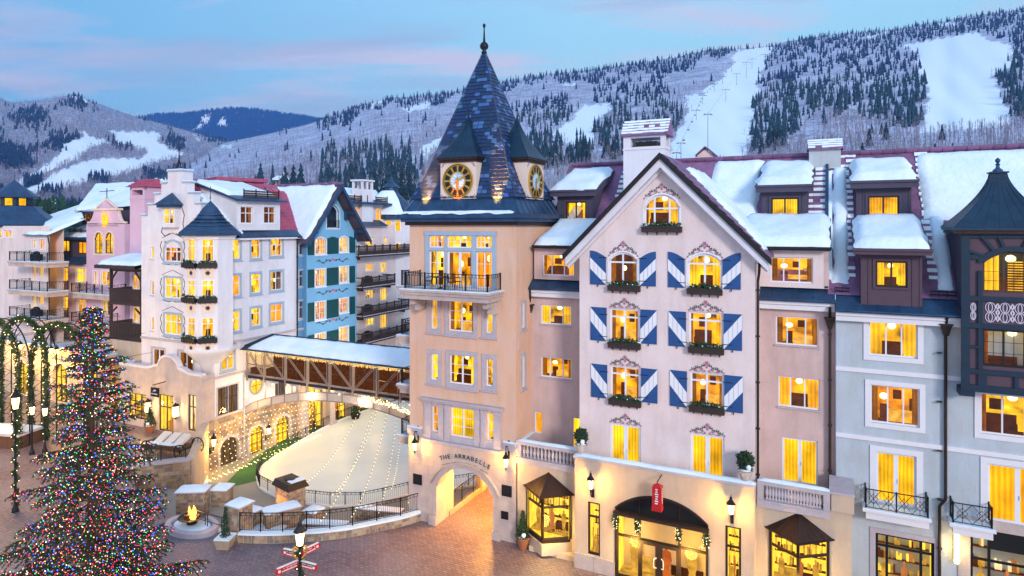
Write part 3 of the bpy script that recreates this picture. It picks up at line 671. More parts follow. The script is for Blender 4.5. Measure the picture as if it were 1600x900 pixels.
# spire profile: slight flare at the foot
def sp_ring(t):
    s = (1-t)**1.0; s = s*(1+.045*max(0, 1-t*6)**2)
    q = [Vector(p) for p in r1]; c = Vector((cx_, cyy, 0)); z = 21.25+(31.5-21.25)*t
    return [Vector((cx_+(p.x-cx_)*s, cyy+(p.y-cyy)*s, z)) for p in q]
NR = 40
for j in range(NR):
    ra, rb = sp_ring(j/NR), sp_ring((j+1)/NR)
    for i in range(4):
        a, b, c, d_ = ra[i], ra[(i+1) % 4], rb[(i+1) % 4], rb[i]; core.quad(a, b, c, d_)
        nrm = (b-a).cross(d_-a).normalized(); wid = (b-a).length; n = max(1, round(wid/.42)); off = .5 if j % 2 else 0
        for k in range(-1, n+1):
            t0, t1 = max(0, (k+off)/n), min(1, (k+1+off)/n)
            if t1-t0 < .02: continue
            g = .008
            p0, p1 = lerp(a, b, t0+g/2), lerp(a, b, t1-g/2); q0, q1 = lerp(d_, c, t0+g/2), lerp(d_, c, t1-g/2)
            lf = nrm*(.045+random.uniform(0, .012)); mb.add([p0+lf, p1+lf, q1+nrm*.012, q0+nrm*.012, p0, p1], [(0, 1, 2, 3), (4, 5, 1, 0)])
            r_ = random.random(); cl = (.010, .034, .105) if r_ < .80 else (.055, .13, .32); cl = tuple(x*random.uniform(.8, 1.2) for x in cl)
            attr += [cl]*6
    if random.random() < 0: pass
sh = mk('roof_shingles', mb, 'snow', T, kind='stuff'); attrmat('slate_attr', 'tint', .5, bump=.15, spec=.5); sh.data.materials.clear(); sh.data.materials.append(MATS['slate_attr'])
ca = sh.data.color_attributes.new('tint', 'FLOAT_COLOR', 'POINT'); ca.data.foreach_set('color', np.c_[np.array(attr), np.ones(len(attr))].astype('f').ravel())
mk('spire_core', core, 'metal_blue', T)
mb = MB()
for i in range(4): mb.path([sp_ring(t)[i] for t in (0, .15, .4, .7, 1)], .05, 6)
mk('hip_caps', mb, 'metal_blue', T)
mb = MB(); mb.lathe([(.16, 31.2), (.20, 31.35), (.1, 31.45), (.27, 31.62), (.3, 31.78), (.22, 31.95), (.09, 32.05), (.07, 32.3), (.035, 33.0), (.08, 33.05), (.115, 33.16), (.07, 33.27), (.01, 33.32)], 14, (cx_, cyy, 0)); smooth(mk('finial', mb, 'iron', T))
# clock dormers
def clock_dormer(F, xc, label):
    W_, z0, z1, yf = 2.66, 21.2, 23.55, .06
    mb = MB(); back = 3.0
    for a, b in ((-W_/2, -W_/2+.1), (W_/2-.1, W_/2)): mb.box(xc+a, xc+b, yf+.1, yf+back, z0, z1)
    mb.box(xc-W_/2, xc+W_/2, yf, yf+.1, z0, z1)
    o = mk('clock_dormer', mb, 'clock_cream', T, at(F, 0, 0), F.rot, label=label)
    c = (xc, yf, (z0+z1)/2-.02); db = MB(); y = yf-.03; n = 48
    def disc(r0_, r1_, y0, y1, m, a0=0, a1=2*pi, k=48):
        for i in range(k):
            t0 = a0+(a1-a0)*i/k; t1 = a0+(a1-a0)*(i+1)/k
            db.prism([(c[0]+r0_*cos(t0), c[2]+r0_*sin(t0)), (c[0]+r1_*cos(t0), c[2]+r1_*sin(t0)), (c[0]+r1_*cos(t1), c[2]+r1_*sin(t1)), (c[0]+r0_*cos(t1), c[2]+r0_*sin(t1))], y0, y1, m)
    disc(1.06, 1.13, yf-.09, yf, 0); disc(.52, .6, yf-.08, yf, 0); disc(.001, .52, yf-.05, yf, 2); disc(.97, 1.0, yf-.07, yf, 0); disc(1.0, 1.06, yf-.05, yf, 1)
    for i in range(12): t = pi*i/6; disc(.6, .97, yf-.05, yf, 1, t+.075, t+pi/6-.075, 4)
    for i in range(12): t = pi*i/6; disc(.6, .97, yf-.065, yf, 0, t-.07, t+.07, 2)
    for i in range(60):
        t = pi*i/30; p = Vector((c[0]+1.03*cos(t), yf-.055, c[2]+1.03*sin(t))); db.ball(p, .018, 0, 4, 2)
    dd = mk('clock_dial', db, ['gold', 'clock_black', 'clock_sky'], o)
    hb = MB()
    def hand(ang, ln, w_, y):
        u = Vector((sin(ang), 0, cos(ang))); v = Vector((cos(ang), 0, -sin(ang))); P = Vector((c[0], y, c[2]))
        pts = [P-u*.25-v*w_*.7, P-u*.25+v*w_*.7, P+v*w_, P+u*ln*.55+v*w_*1.6, P+u*ln, P+u*ln*.55-v*w_*1.6, P-v*w_]; hb.add(pts, [(0, 1, 2, 3, 4, 5, 6)]); q = [p+Vector((0, .02, 0)) for p in pts]; hb.add(q, [(6, 5, 4, 3, 2, 1, 0)])
    hand(radians(60), .95, .045, yf-.13); hand(radians(182), .72, .06, yf-.11); hb.lathe([(.1, 0), (.1, .05), (.02, .08)], 10, (0, 0, 0)); 
    for i in range(len(hb.v)-30, len(hb.v)): x, y_, z = hb.v[i]; hb.v[i] = (c[0]+x, yf-.1-z, c[2]+y_)
    mk('clock_hands', hb, 'gold', o)
    sb = MB()
    for sx in (-1, 1):
        for sz in (-1, 1):
            for q, w2 in ((0, .1), (.16, .07), (-.16, .07)): rosette(sb, c[0]+sx*(1.14+(q*.6)), c[2]+sz*(1.02-q*.6), w2, 0, yf-.012, 5)
    mk('painted_corners', sb, 'paint_pink', o, kind='stuff')
    eb = MB(); q = .1
    eb.box(xc-W_/2-.08, xc+W_/2+.08, yf-.1, yf+back, z1, z1+.16); eb.box(xc-W_/2-.18, xc+W_/2+.18, yf-.2, yf+back, z1+.16, z1+.3); mk('dormer_eave', eb, 'bronze', o)
    # bell-shaped pyramid roof
    rb = MB(); cyr = yf+W_/2; K = 9; prof = []
    for j in range(K+1):
        t = j/K; prof.append(((W_/2+.2)*((1-t)**1.75)*.9+.14*(1-t)*(W_/2), z1+.3+3.1*t))
    for j in range(K):
        (ra_, za), (rb_, zb_) = prof[j], prof[j+1]
        for i in range(4):
            t0, t1 = pi/4+i*pi/2, pi/4+(i+1)*pi/2; k_ = sqrt(2)
            P = [Vector((xc+ra_*k_*cos(t0), cyr+ra_*k_*sin(t0), za)), Vector((xc+ra_*k_*cos(t1), cyr+ra_*k_*sin(t1), za)), Vector((xc+rb_*k_*cos(t1), cyr+rb_*k_*sin(t1), zb_)), Vector((xc+rb_*k_*cos(t0), cyr+rb_*k_*sin(t0), zb_))]
            rb.quad(*P)
            for s in np.linspace(0, 1, 8)[:-1]: rb.bar(lerp(P[0], P[1], s), lerp(P[3], P[2], s), .014)
    rb.lathe([(.05, z1+3.3), (.03, z1+3.5), (.08, z1+3.62), (.02, z1+3.75), (.015, z1+4.3)], 6, (xc, cyr, 0))
    mk('bell_roof', rb, 'metal_teal', o)
clock_dormer(M, cx_-.22, 'front clock dormer')
clock_dormer(MR, TD/2-.1, 'side clock dormer')
# balconies
def slab_balcony(F, x0, x1, p, z, parent, h=1.05, deco=True, th=.55, arch_br=True):
    mb = MB(); mb.box(x0-.3, x1+.3, -p-.3, 0, z-.14, z); mb.box(x0-.2, x1+.2, -p-.2, 0, z-.32, z-.14); mb.box(x0-.1, x1+.1, -p-.1, 0, z-th-.06, z-.32); mb.box(x0-.28, x1+.28, -p-.28, -.002, z, z+.05, 1)
    if arch_br:
        for x in (x0+.1, x1-.5): mb.prism([(x, z-th-.9), (x+.35, z-th-.9), (x+.35, z-th), (x, z-th)], -p*.45, 0); mb.box(x, x+.35, -p*.8, -p*.45, z-th-.45, z-th)
    o = mk('balcony', mb, ['limestone', 'snow'], parent, at(F, 0, 0), F.rot)
    railing(o, [(x0, 0, z), (x0, -p, z), (x1, -p, z), (x1, 0, z)], h, deco=deco, sp=.12, post=.06)
    return o
slab_balcony(M, .86, 6.82, 1.72, 15.45, T)
MLf = M.sub(0, TD, -pi/2)                    # left flank of the tower
for z in (15.3, 11.9, 8.5, 5.0): slab_balcony(MLf, TD-4.6, TD-1.2, 1.5, z, T, arch_br=False)
# snow on the tower cornice
mb = snow_slab((-.5, -.55, 20.22), (TW*.99, -.55, 20.22), (-.4, -.1, 20.35), (TW, -.1, 20.35), .14, seed=4, rag=.3); smooth(mk('snow', mb, 'snow', T))
# THE ARRABELLE lettering
def arc_text(s, cx0, R, zc, size, ang0, mat, y, track):
    tot = sum(track.get(c, 1) for c in s)*size*.74; a = -tot/2/R; parts = []
    for c in s:
        w_ = track.get(c, 1)*size*.74; a += w_/2/R
        if c != ' ':
            me = text_mesh(c, size, mat); me.transform(Matrix.Rotation(a, 4, 'Y')); me.transform(Matrix.Translation((cx0+R*sin(a), y, zc+R*cos(a)))); parts.append(me)
        a += w_/2/R
    return parts
def join_meshes(parts, name, mat):
    mb = MB()
    for me in parts:
        mb.add([tuple(v.co) for v in me.vertices], [tuple(p.vertices) for p in me.polygons]); bpy.data.meshes.remove(me)
    return mb
R_ = 4.6; zc = arch[3]+.62-R_
sg = thing('building_sign', 'dark curved lettering over the tower archway', 'sign', (M.o[0], M.o[1], 0), M.a)
mk('lettering', join_meshes(arc_text('THE ARRABELLE', am, R_, zc, .40, 0, 'black_text', -.10, {' ': .8, 'I': .5}), '', ''), 'black_text', sg)
mk('lettering', join_meshes(arc_text('AT VAIL SQUARE', am, R_-.36, zc, .19, 0, 'black_text', -.10, {' ': .8, 'I': .5}), '', ''), 'black_text', sg)
mb = MB()
for s_ in (-1, 1):
    for k in range(6):
        a, b = s_*(.26+k*.025), s_*(.26+(k+1)*.025); q = R_-.29; mb.bar((am+q*sin(a), -.105, zc+q*cos(a)), (am+q*sin(b), -.105, zc+q*cos(b)), .014)
mk('rule', mb, 'black_text', sg, kind='stuff')
for (px, py, s), lb in (((654, 748, .34), 'square black plaque left of the tower archway'), ((793, 766, .34), 'larger black plaque right of the tower archway'), ((790, 804, .24), 'smaller black plaque low right of the tower archway')):
    x, z = M.ax(px), M.Z(px, py); o = thing('wall_plaque', lb, 'plaque', M.W(x, -.1, z), M.a, 'plaques beside the archway')
    mb = MB(); mb.box(-s, s, -.05, 0, -s, s); mk('plate', mb, 'iron', o); mb = MB(); 
    for k in range(3): mb.box(-s*.6, s*.6, -.056, -.05, s*(.4-k*.35), s*(.48-k*.35))
    mk('inscription', mb, 'bronze', o)
# balcony furniture
def chair(p, rz, lb, mat='iron', g='chairs on the tower balcony'):
    o = thing('balcony_chair', lb, 'chair', p, rz, g); mb = MB(); mb.box(-.22, .22, -.22, .22, .42, .46); mk('seat', mb, mat, o)
    mb = MB(); mb.path([(-.2, .22, .44), (-.22, .26, .8), (-.1, .28, .95), (.1, .28, .95), (.22, .26, .8), (.2, .22, .44)], .018, 5)
    for x in (-.1, 0, .1): mb.bar((x, .22, .46), (x, .28, .94), .012)
    mk('backrest', mb, mat, o)
    for x in (-.2, .2):
        for y in (-.2, .2): mb = MB(); mb.path([(x, y, .44), (x*1.25, y*1.25, 0)], .016, 5); mk('leg', mb, mat, o)
        mb = MB(); mb.path([(x, .24, .7), (x*1.1, 0, .68), (x, -.2, .64), (x, -.2, .44)], .014, 5); mk('armrest', mb, mat, o)
for x, y, r_, lb in ((2.1, -.9, -1.2, 'left dark metal chair on the tower balcony'), (3.95, -1.1, 1.9, 'right dark metal chair on the tower balcony'), (4.0, -.5, 2.4, 'rear dark metal chair on the tower balcony by the door')):
    q = M.W(x, y, 15.45+.05); chair(q, M.a+r_, lb)
q = M.W(3.0, -.9, 15.5); o = thing('balcony_table', 'round dark metal table on the tower balcony', 'table', q, M.a)
mb = MB(); mb.lathe([(.55, .7), (.57, .74)], 20); mk('tabletop', mb, 'iron', o); mb = MB(); mb.lathe([(.25, 0), (.03, .1), (.03, .7)], 8); mk('pedestal', mb, 'iron', o)

# =================================================================== MAIN RANGE (link + pink wing) behind the gable
ZR, YR = 23.95, 10.5
PW = building('hotel_wing', 'long pinkish hotel wing with snowy roof running behind the clock tower and gable', 'building', M)
DL, DP, DB = 2.4, 2.6, 2.2
xsplit = M.ax(1306, DB); xroofsplit = M.ax(1292, 6)
lk = [M.rect(845, 892.5, 477, 507.5, DL), M.rect(845, 893, 559, 591, DL), M.rect(835, 847.5, 644, 677, DL), M.rect(894, 908, 653, 706, DL)]
lk[3] = (lk[3][0], lk[3][0]+1.0, 5.45, lk[3][3])
wall(PW, M, TW, 12.6, 0, 15.4, lk, 'stucco_pink', DL)
for i, q in enumerate(lk):
    if i < 2: window(PW, M, q, DL, cols=(.29, .71), room=('half', 'bed')[i], sill=True)
    elif i == 2: window(PW, M, q, DL, cols=(), room='drapes')
    else: window(PW, M, q, DL, cols=(), room='half', door=True)
dl = M.rect(847.5, 897, 397.5, 431, DL-.1); zd0 = M.Z(870, 437, DL); zd1 = M.Z(870, 386, DL)
wall(PW, M, M.ax(835, DL-.1), 12.6, zd0, zd1, [dl], 'stucco_pink', DL-.1, name='dormer_wall')
window(PW, M, dl, DL-.1, cols=(.29, .68), room='lounge')
pk = [M.rect(1212, 1279, 495, 540, DP), M.rect(1216, 1281, 590, 638, DP)]; q = M.rect(1222, 1278, 686, 745, DP); pk.append((q[0], q[1], 5.45, q[3]))
gx1 = 21.69
wall(PW, M, gx1-.4, xsplit, 0, 15.4, pk, 'stucco_pink', DP)
window(PW, M, pk[0], DP, cols=(.27, .70), room='bed', sill=True); window(PW, M, pk[1], DP, cols=(.3, .64), room='half', sill=True)
window(PW, M, pk[2], DP, cols=(.5,), room='drapes', door=True, fw=.1, mw=.18)
dp = M.rect(1204, 1270.5, 402, 442, DP-.1); zp0, zp1 = M.Z(1235, 449, DP), M.Z(1235, 391, DP); xp0, xp1 = gx1-.4, M.ax(1287, DP-.1)
wall(PW, M, xp0, xp1, zp0, zp1, [dp], 'stucco_cream', DP-.1, name='dormer_wall'); window(PW, M, dp, DP-.1, cols=(.31, .68), room='bed')
mb = MB(); mb.box(xp1-.02, xp1+.25, DP-.1, DP+3, zp0, zp1-.05); mb.box(M.ax(835, DL-.1)-.02, M.ax(835, DL-.1)+.02, DL-.1, DL+3, zd0, zd1); mk('dormer_cheek', mb, 'stucco_pink', PW)
# eave band (metal) and white cornice
def eave(parent, x0, x1, d, z0=15.42, z1=None, band='metal_blue'):
    mb = MB(); y = d-.5
    mb.box(x0, x1, d-.36, d, z0-.48, z0-.2); mb.box(x0, x1, d-.46, d, z0-.2, z0-.02)
    mk('cornice', mb, 'trim_white', parent)
    mb = MB(); mb.add([(x0, y-.1, z0-.02), (x1, y-.1, z0-.02), (x1, d+.35, z0+.85), (x0, d+.35, z0+.85), (x0, y-.1, z0+.08), (x1, y-.1, z0+.08)], [(0, 1, 5, 4), (4, 5, 2, 3)])
    n = int((x1-x0)/.9)
    for i in range(n+1): x = x0+(x1-x0)*i/n; mb.bar((x, y-.1, z0+.1), (x, d+.35, z0+.87), .016)
    mb.bar((x0, y-.12, z0+.06), (x1, y-.12, z0+.06), .07, 8)
    mk('metal_eave', mb, band, parent)
eave(PW, TW+.02, 12.3, DL); eave(PW, gx1-.35, xsplit-.05, DP)
# main roof: tiles and snow. slope is 45 degrees from (y=2.95,z=16.3) to the ridge
zy = lambda y: ZR-(YR-y)*1.0
def roof_slope(parent, x0, x1, y0=2.9, holes=()):
    mb = MB(); mb.quad((x0, y0, zy(y0)), (x1, y0, zy(y0)), (x1, YR, ZR), (x0, YR, ZR)); mb.quad((x0, YR, ZR), (x1, YR, ZR), (x1, YR+8, ZR-8), (x0, YR+8, ZR-8))
    return mk('roof', mb, 'tile_plum', parent)
hipx = M.ax(893, YR)
mb = MB(); mb.quad((TW+.05, 2.7, zy(2.7)), (xroofsplit, 2.7, zy(2.7)), (xroofsplit, YR, ZR), (hipx, YR, ZR))
mb.add([(TW+.05, 2.7, zy(2.7)), (hipx, YR, ZR), (TW-.5, YR+2, zy(3.8))], [(0, 1, 2)]); mb.quad((hipx, YR, ZR), (xroofsplit, YR, ZR), (xroofsplit, YR+8, ZR-8), (hipx-3, YR+8, ZR-8))
mk('roof', mb, 'tile_plum', PW)
def ridge_tiles(parent, a, b, step=.55, r=.17, mat='tile_plum'):
    a, b = Vector(a), Vector(b); n = max(1, int((b-a).length/step)); me = MB(); me.bar((0, 0, 0), (step*1.06, 0, .03), r, 8, 0, r*.84); dt = me.mesh('ridge_tile', mat)
    d = (b-a).normalized()
    for i in range(n):
        o = link('ridge_tile', dt, parent, a+d*step*i); o.rotation_euler = (0, -math.asin(d.z), atan2(d.y, d.x))
ridge_tiles(PW, (hipx, YR, ZR+.1), (xroofsplit, YR, ZR+.1), .62)
ridge_tiles(PW, (TW+.1, 2.9, zy(2.9)+.1), (hipx, YR, ZR+.1), .62)
def tile_courses(parent, x0, x1, y0, y1, dx=.42, dy=.36, seed=0, name='roof_tiles', zf=None, mat='tile_plum', sn=True, prob=.75):
    """rows of tiles with their butts showing, snow caught on some of them"""
    zf = zf or zy; rr = random.Random(seed); y = y0; dz = zf(y0+dy)-zf(y0); TM = []
    for s in (0, .3, .38, .46):
        mb = MB(); w_ = dx*.96; mb.add([(0, 0, .09), (w_, 0, .09), (w_, dy, dz+.03), (0, dy, dz+.03), (0, 0, 0), (w_, 0, 0)], [(0, 1, 2, 3), (4, 5, 1, 0)], 0)
        if s: mb.add([(-.02, dy*(1-s), dz*(1-s)+.06), (w_+.02, dy*(1-s), dz*(1-s)+.06), (w_+.02, dy, dz+.12), (-.02, dy, dz+.12)], [(0, 1, 2, 3)], 1)
        TM.append(mb.mesh('roof_tile', [mat, 'snow']))
    while y < y1-.01:
        x = x0+rr.uniform(0, .1)
        while x < x1-.05:
            link('roof_tile', TM[rr.choice((1, 2, 3)) if sn and rr.random() < prob**.25 else 0], parent, (x, y, zf(y)), 0, (min(1, (x1-x)/dx), 1, 1)); x += dx
        y += dy
    return
def roof_snow(parent, x0, x1, y0, y1, th=.3, seed=0, rag=.15, dx=0): return snow(parent, (x0, y0, zy(y0)), (x1, y0, zy(y0)), (x0+dx, y1, zy(y1)), (x1+dx, y1, zy(y1)), th, seed=seed, rag=rag)
def guard(parent, x0, x1, y, z, n=2):
    mb = MB()
    for k in range(n): mb.bar((x0, y, z+.22+k*.16), (x1, y, z+.22+k*.16), .035, 6)
    for i in range(int((x1-x0)/1.1)+1): x = x0+i*1.1; mb.bar((x, y, z-.1), (x, y, z+.5), .03); mb.bar((x, y, z+.4), (x, y+.5, z+.3), .02)
    return mk('snow_guard', mb, 'iron', parent)
def dormer(parent, px, d, zb, zt, roofpx, win, wmat, over=.35, back=None, snowy=True, roof_y1=None, fascia=.45, cols=(.5,), room=None, wy=None, fm='frame_dark', seed=0, slope=None):
    """box dormer with shed roof; px=(l,r) of its wall at depth d"""
    x0, x1 = M.ax(px[0], d), M.ax(px[1], d); back = back or (zt-zb)+.4
    R0 = M.rect(*win, d)
    o = wall(parent, M, x0, x1, zb-.4, zt, [R0], wmat, d, th=.2, name='dormer')
    o['label'] = 'boxed dormer clad in dark boards'
    mb = MB(); y1 = d+(zt-zb)+.6
    for x, s in ((x0, -1), (x1, 1)): mb.add([(x, d, zb-.5), (x, d, zt), (x, YR, zt+1.6), (x, YR, zb)], [(0, 1, 2, 3) if s > 0 else (3, 2, 1, 0)])
    n = int((zt-zb)/.2)
    for i in range(int((x1-x0)/.32)+1):
        x = x0+i*.32
        if x < R0[0]-.12 or x > R0[1]+.12: mb.box(x, x+.035, d-.03, d, zb-.3, zt)
    mb.box(R0[0]-.12, R0[1]+.12, d-.05, d-.001, R0[3], R0[3]+.12); mb.box(R0[0]-.12, R0[0], d-.05, d-.001, R0[2], R0[3]); mb.box(R0[1], R0[1]+.12, d-.05, d-.001, R0[2], R0[3]); mb.box(R0[0]-.12, R0[1]+.12, d-.07, d-.001, R0[2]-.1, R0[2])
    for k in range(4): mb.box(x1, x1+.03, d+.3+k*.5, d+.34+k*.5, zb-.2, zt)
    mk('dormer_boards', mb, wmat, parent)
    window(parent, M, R0, d, cols=cols, fm=fm, fw=.09, room=room, rec=.08)
    return x0, x1
def shed_roof(parent, x0, x1, y0, z0, y1, z1, fm='siding_violet', fh=.42, th=.5, seed=0, rag=.12, inset=.05, snowit=True):
    mb = MB(); mb.add([(x0, y0, z0-fh), (x1, y0, z0-fh), (x1, y0, z0), (x0, y0, z0), (x0, y1, z1), (x1, y1, z1), (x0, y1, z1-fh), (x1, y1, z1-fh)], [(0, 1, 2, 3), (3, 2, 5, 4), (1, 7, 5, 2), (0, 3, 4, 6), (0, 6, 7, 1)])
    mb.box(x0-.04, x1+.04, y0-.08, y0, z0-.12, z0+.02)
    mk('dormer_roof', mb, fm, parent)
    if snowit: snow(parent, (x0+inset, y0+.02, z0), (x1-inset, y0+.02, z0), (x0+inset, y1, z1), (x1-inset, y1, z1), th, seed=seed, rag=rag, edge=.3)
# link dormer (dark)
def dorm_depth(px, py):
    d = 3.0
    for _ in range(30): d = YR-(ZR-M.Z(px, py, d))
    return d
dA = dorm_depth(898, 350); zA = zy(dA); tA = M.Z(898, 307, dA)
x0, x1 = dormer(PW, (871, 927), dA, zA, tA, None, (884, 916, 315, 346), 'siding_violet', room='lounge')
yt = 9.3; shed_roof(PW, x0-.35, x1+.35, dA-.5, M.Z(896, 297, dA-.5), YR-.6, M.Z(905, 263, YR-.6)-.25, seed=2, th=.34, rag=.25)
# pink wing upper dormer
dB = dorm_depth(1226, 344); zB = zy(dB); tB = M.Z(1226, 299, dB)
x0, x1 = dormer(PW, (1190, 1262), dB, zB, tB, None, (1205, 1248, 309, 343), 'siding_violet', room='drapes')
shed_roof(PW, x0-.3, x1+.3, dB-.5, M.Z(1225, 289, dB-.5), YR-.3, M.Z(1225, 250, YR-.3)-.35, seed=3, th=.38, rag=.25)
# shed roofs over the wall dormers
shed_roof(PW, M.ax(834, DL-.4), 12.2, DL-.55, M.Z(868, 384, DL-.55), dA-.1, zA+.15, 'metal_dark', .18, .35, 5)
guard(PW, M.ax(845, DL), 12.2, DL+.9, M.Z(868, 375, DL+.9))
shed_roof(PW, gx1-1.2, xp1+.35, DP-.6, M.Z(1235, 386, DP-.6), dB-.1, zB+.1, 'metal_dark', .18, .4, 6)
guard(PW, gx1+.2, xp1+.2, DP+.8, M.Z(1235, 377, DP+.8)-.1)
# snow fields between dormers
roof_snow(PW, 8.4, M.ax(862, dA), 3.2, 8.5, .3, 8, dx=1.5)
xg = 16.87
roof_snow(PW, xp1+.45, xroofsplit-.1, 3.1, 9.4, .28, 9)
roof_snow(PW, xg+1.2, M.ax(1186, dB)-.1, 5.0, YR-.2, .32, 10, .35)
tile_courses(PW, M.ax(1266, 8)+.2, xroofsplit, 8.9, YR-.2, seed=2, prob=.95)
tile_courses(PW, xg-5.2, xg-1.9, 5.2, YR-.1, seed=3, prob=.5)
tile_courses(PW, xroofsplit-1.2, xroofsplit-.1, 3.2, 8.8, seed=23, prob=.9)
roof_snow(PW, xg-5.0, xg-3.3, 4.9, 8.2, .3, 12)
# little gabled roof vents on the ridge
def vent(pxl, pxr, pyt, pyb, d, lb, parent, side=False, mat='stucco_cream'):
    x0, x1 = M.ax(pxl, d), M.ax(pxr, d); zb = zy(d)-.6; zt = M.Z((pxl+pxr)/2, pyt, d); ze = zt-(x1-x0)/2*.8; xm = (x0+x1)/2; ln = 1.4
    if not side:
        mb = MB(); mb.prism([(x0+.1, zb), (x1-.1, zb), (x1-.1, ze), (xm, zt-.08), (x0+.1, ze)], d, d+ln); v = mk('roof_vent', mb, mat, parent, label=lb)
        mb = MB()
        for s_, xe in ((-1, x0), (1, x1)): mb.add([(xm, d-.15, zt), (xe-.0, d-.15, ze-.06), (xe, d+ln, ze-.06), (xm, d+ln, zt), (xm, d-.15, zt+.12), (xe, d-.15, ze+.06), (xe, d+ln, ze+.06), (xm, d+ln, zt+.12)], [(0, 1, 5, 4), (4, 5, 6, 7), (0, 3, 2, 1), (1, 2, 6, 5)])
        mk('vent_roof', mb, 'tile_plum', v)
    else:
        mb = MB(); mb.box(x0+.15, x1-.15, d, d+.8, zb, zt-.5); mb.prism([(x0+.2, zt-.5), (x1-.2, zt-.5), (x1-.2, zt-.3), (x0+.2, zt-.3)], d+.1, d+.7); v = mk('roof_vent', mb, mat, parent, label=lb)
        mb = MB(); mb.add([(x0, d-.2, zt-.6), (x1, d-.2, zt-.6), (x1-.1, d+.4, zt), (x0+.1, d+.4, zt), (x0, d+1, zt-.6), (x1, d+1, zt-.6)], [(0, 1, 2, 3), (5, 4, 3, 2), (1, 5, 2), (4, 0, 3)]); r_ = mk('vent_roof', mb, 'tile_plum', v)
        mb = MB(); zf = lambda y: zt-.6+(y-d+.2)
        tile_courses(v, x0+.05, x1-.05, d-.2, d+.35, .4, .15, 5, zf=zf)
vent(1087, 1117, 231, 250, YR+.4, 'small gabled vent on the ridge', PW)
vent(1260, 1318, 219, 245, YR-.9, 'tiled vent box on the ridge', PW, True, 'stucco_mint')
# big white chimney
dC = 6.2; x0, x1 = M.ax(974, dC), M.ax(1039, dC); zc0, zc1 = 19, M.Z(1006, 212, dC); mb = MB()
zo0, zo1 = M.Z(1006, 229, dC), M.Z(1006, 215, dC); xo0, xo1 = M.ax(985, dC), M.ax(1032, dC)
mb.box(x0, x1, dC, dC+1.6, zc0, zo0); mb.box(x0, xo0, dC, dC+1.6, zo0, zc1+.06); mb.box(xo1, x1, dC, dC+.35, zo0, zc1+.06); mb.box(xo1, x1, dC+1.25, dC+1.6, zo0, zc1+.06); mb.box(xo0, xo1, dC, dC+1.6, zo1, zc1+.06)
mb.box(x0-.04, x1+.04, dC-.04, dC+1.64, zo0-.2, zo0-.1)
ch = mk('chimney', mb, 'stucco_white', PW)
zt = M.Z(1010, 189, dC+.8); mb = MB(); mb.add([(x0-.2, dC-.2, zc1), (x1+.2, dC-.2, zc1), (x1+.2, dC+.8, zt), (x0-.2, dC+.8, zt), (x0-.2, dC+1.8, zc1), (x1+.2, dC+1.8, zc1)], [(0, 1, 2, 3), (5, 4, 3, 2), (1, 5, 2), (4, 0, 3), (0, 4, 5, 1)]); mk('chimney_roof', mb, 'tile_plum', ch)
sl_ = (zt-zc1)/1.0; tile_courses(ch, x0-.2, x1+.2, dC-.2, dC+.75, .36, .19, 6, zf=lambda y: zc1+(y-dC+.2)*sl_, prob=.8)
mb = MB(); mb.box(xo0, xo1, dC+.3, dC+.4, zo0, zo0+.07); mb.box(xo0+.3, xo1-.3, dC+.2, dC+1.3, zo0+.02, zo0+.35); mk('flue_cap', mb, 'metal_dark', ch)
downpipe(PW, [(M.ax(829, 2), DL-.5, 15.4), (M.ax(829, 2), DL-.45, 14.9), (M.ax(829, DL), DL-.15, 14.4), (M.ax(829, DL), DL-.15, 5.5)], (M.ax(829, DL), DL-.15, M.Z(829, 482, DL)))
downpipe(PW, [(xsplit-.28, DP-.5, 15.2), (xsplit-.28, DP-.2, 14.6), (xsplit-.28, DP-.2, 5.5)], (xsplit-.28, DP-.25, M.Z(1300, 504, DP)))

# =================================================================== GABLED HOUSE
GX0, GX1 = 12.02, 21.69; GX = 16.87
GB = building('gabled_house', 'pale pink gabled house front with blue and white striped shutters', 'building', M)
tg = lambda x: 23.15-abs(x-GX)*1.0
att = M.rect(1006.5, 1061.5, 304, 352)
row = [M.rect(951.5, 996, 394, 447), M.rect(1074.5, 1128, 396, 451), M.rect(953, 998.5, 483, 536), M.rect(1076.5, 1129, 488, 543), M.rect(954, 999.5, 573, 625), M.rect(1078.5, 1130.5, 583, 638)]
drs = [M.rect(953.5, 1001, 664, 722), M.rect(1079, 1132, 680, 746)]; drs = [(q[0], q[1], 5.45, q[3]) for q in drs]
ops = [(*att, .75), (*row[0], .45), (*row[1], .45)]+row[2:]+drs
wall(GB, M, GX0, GX1, 5.4, tg, ops, 'stucco_cream', brk=(GX,))
mb = MB(); mb.quad((GX1, 0, 5.4), (GX1, 4, 5.4), (GX1, 4, tg(GX1)), (GX1, 0, tg(GX1))); mb.quad((GX0, 0, 5.4), (GX0, 0, tg(GX0)), (GX0, 4, tg(GX0)), (GX0, 4, 5.4)); mk('side_wall', mb, 'stucco_cream', GB)
window(GB, M, att, rise=.75, cols=(.29, .72), rows=(.55,), room='lounge', fw=.09, case=.09, casemat='frame_white', proj=.03)
window(GB, M, row[0], rise=.45, cols=(.48,), rows=(.7,), room='dusk', fw=.09, case=.08, casemat='frame_white', proj=.03)
window(GB, M, row[1], rise=.45, cols=(.5,), rows=(.7,), room='half', fw=.09, case=.08, casemat='frame_white', proj=.03)
for q, rm in zip(row[2:], ('bed', 'lounge', 'bed', 'bed')): window(GB, M, q, cols=(.5,), rows=(.76,), room=rm, fw=.09)
for q in drs: window(GB, M, q, cols=(.5,), room='drapes', fw=.12, mw=.22, door=True, name='french_door')
bx = [(949, 999, 447), (1073, 1128, 452), (949.5, 999.5, 537), (1075, 1130.5, 544.5), (950.5, 1000.5, 626.5), (1076, 1131.5, 637.5)]
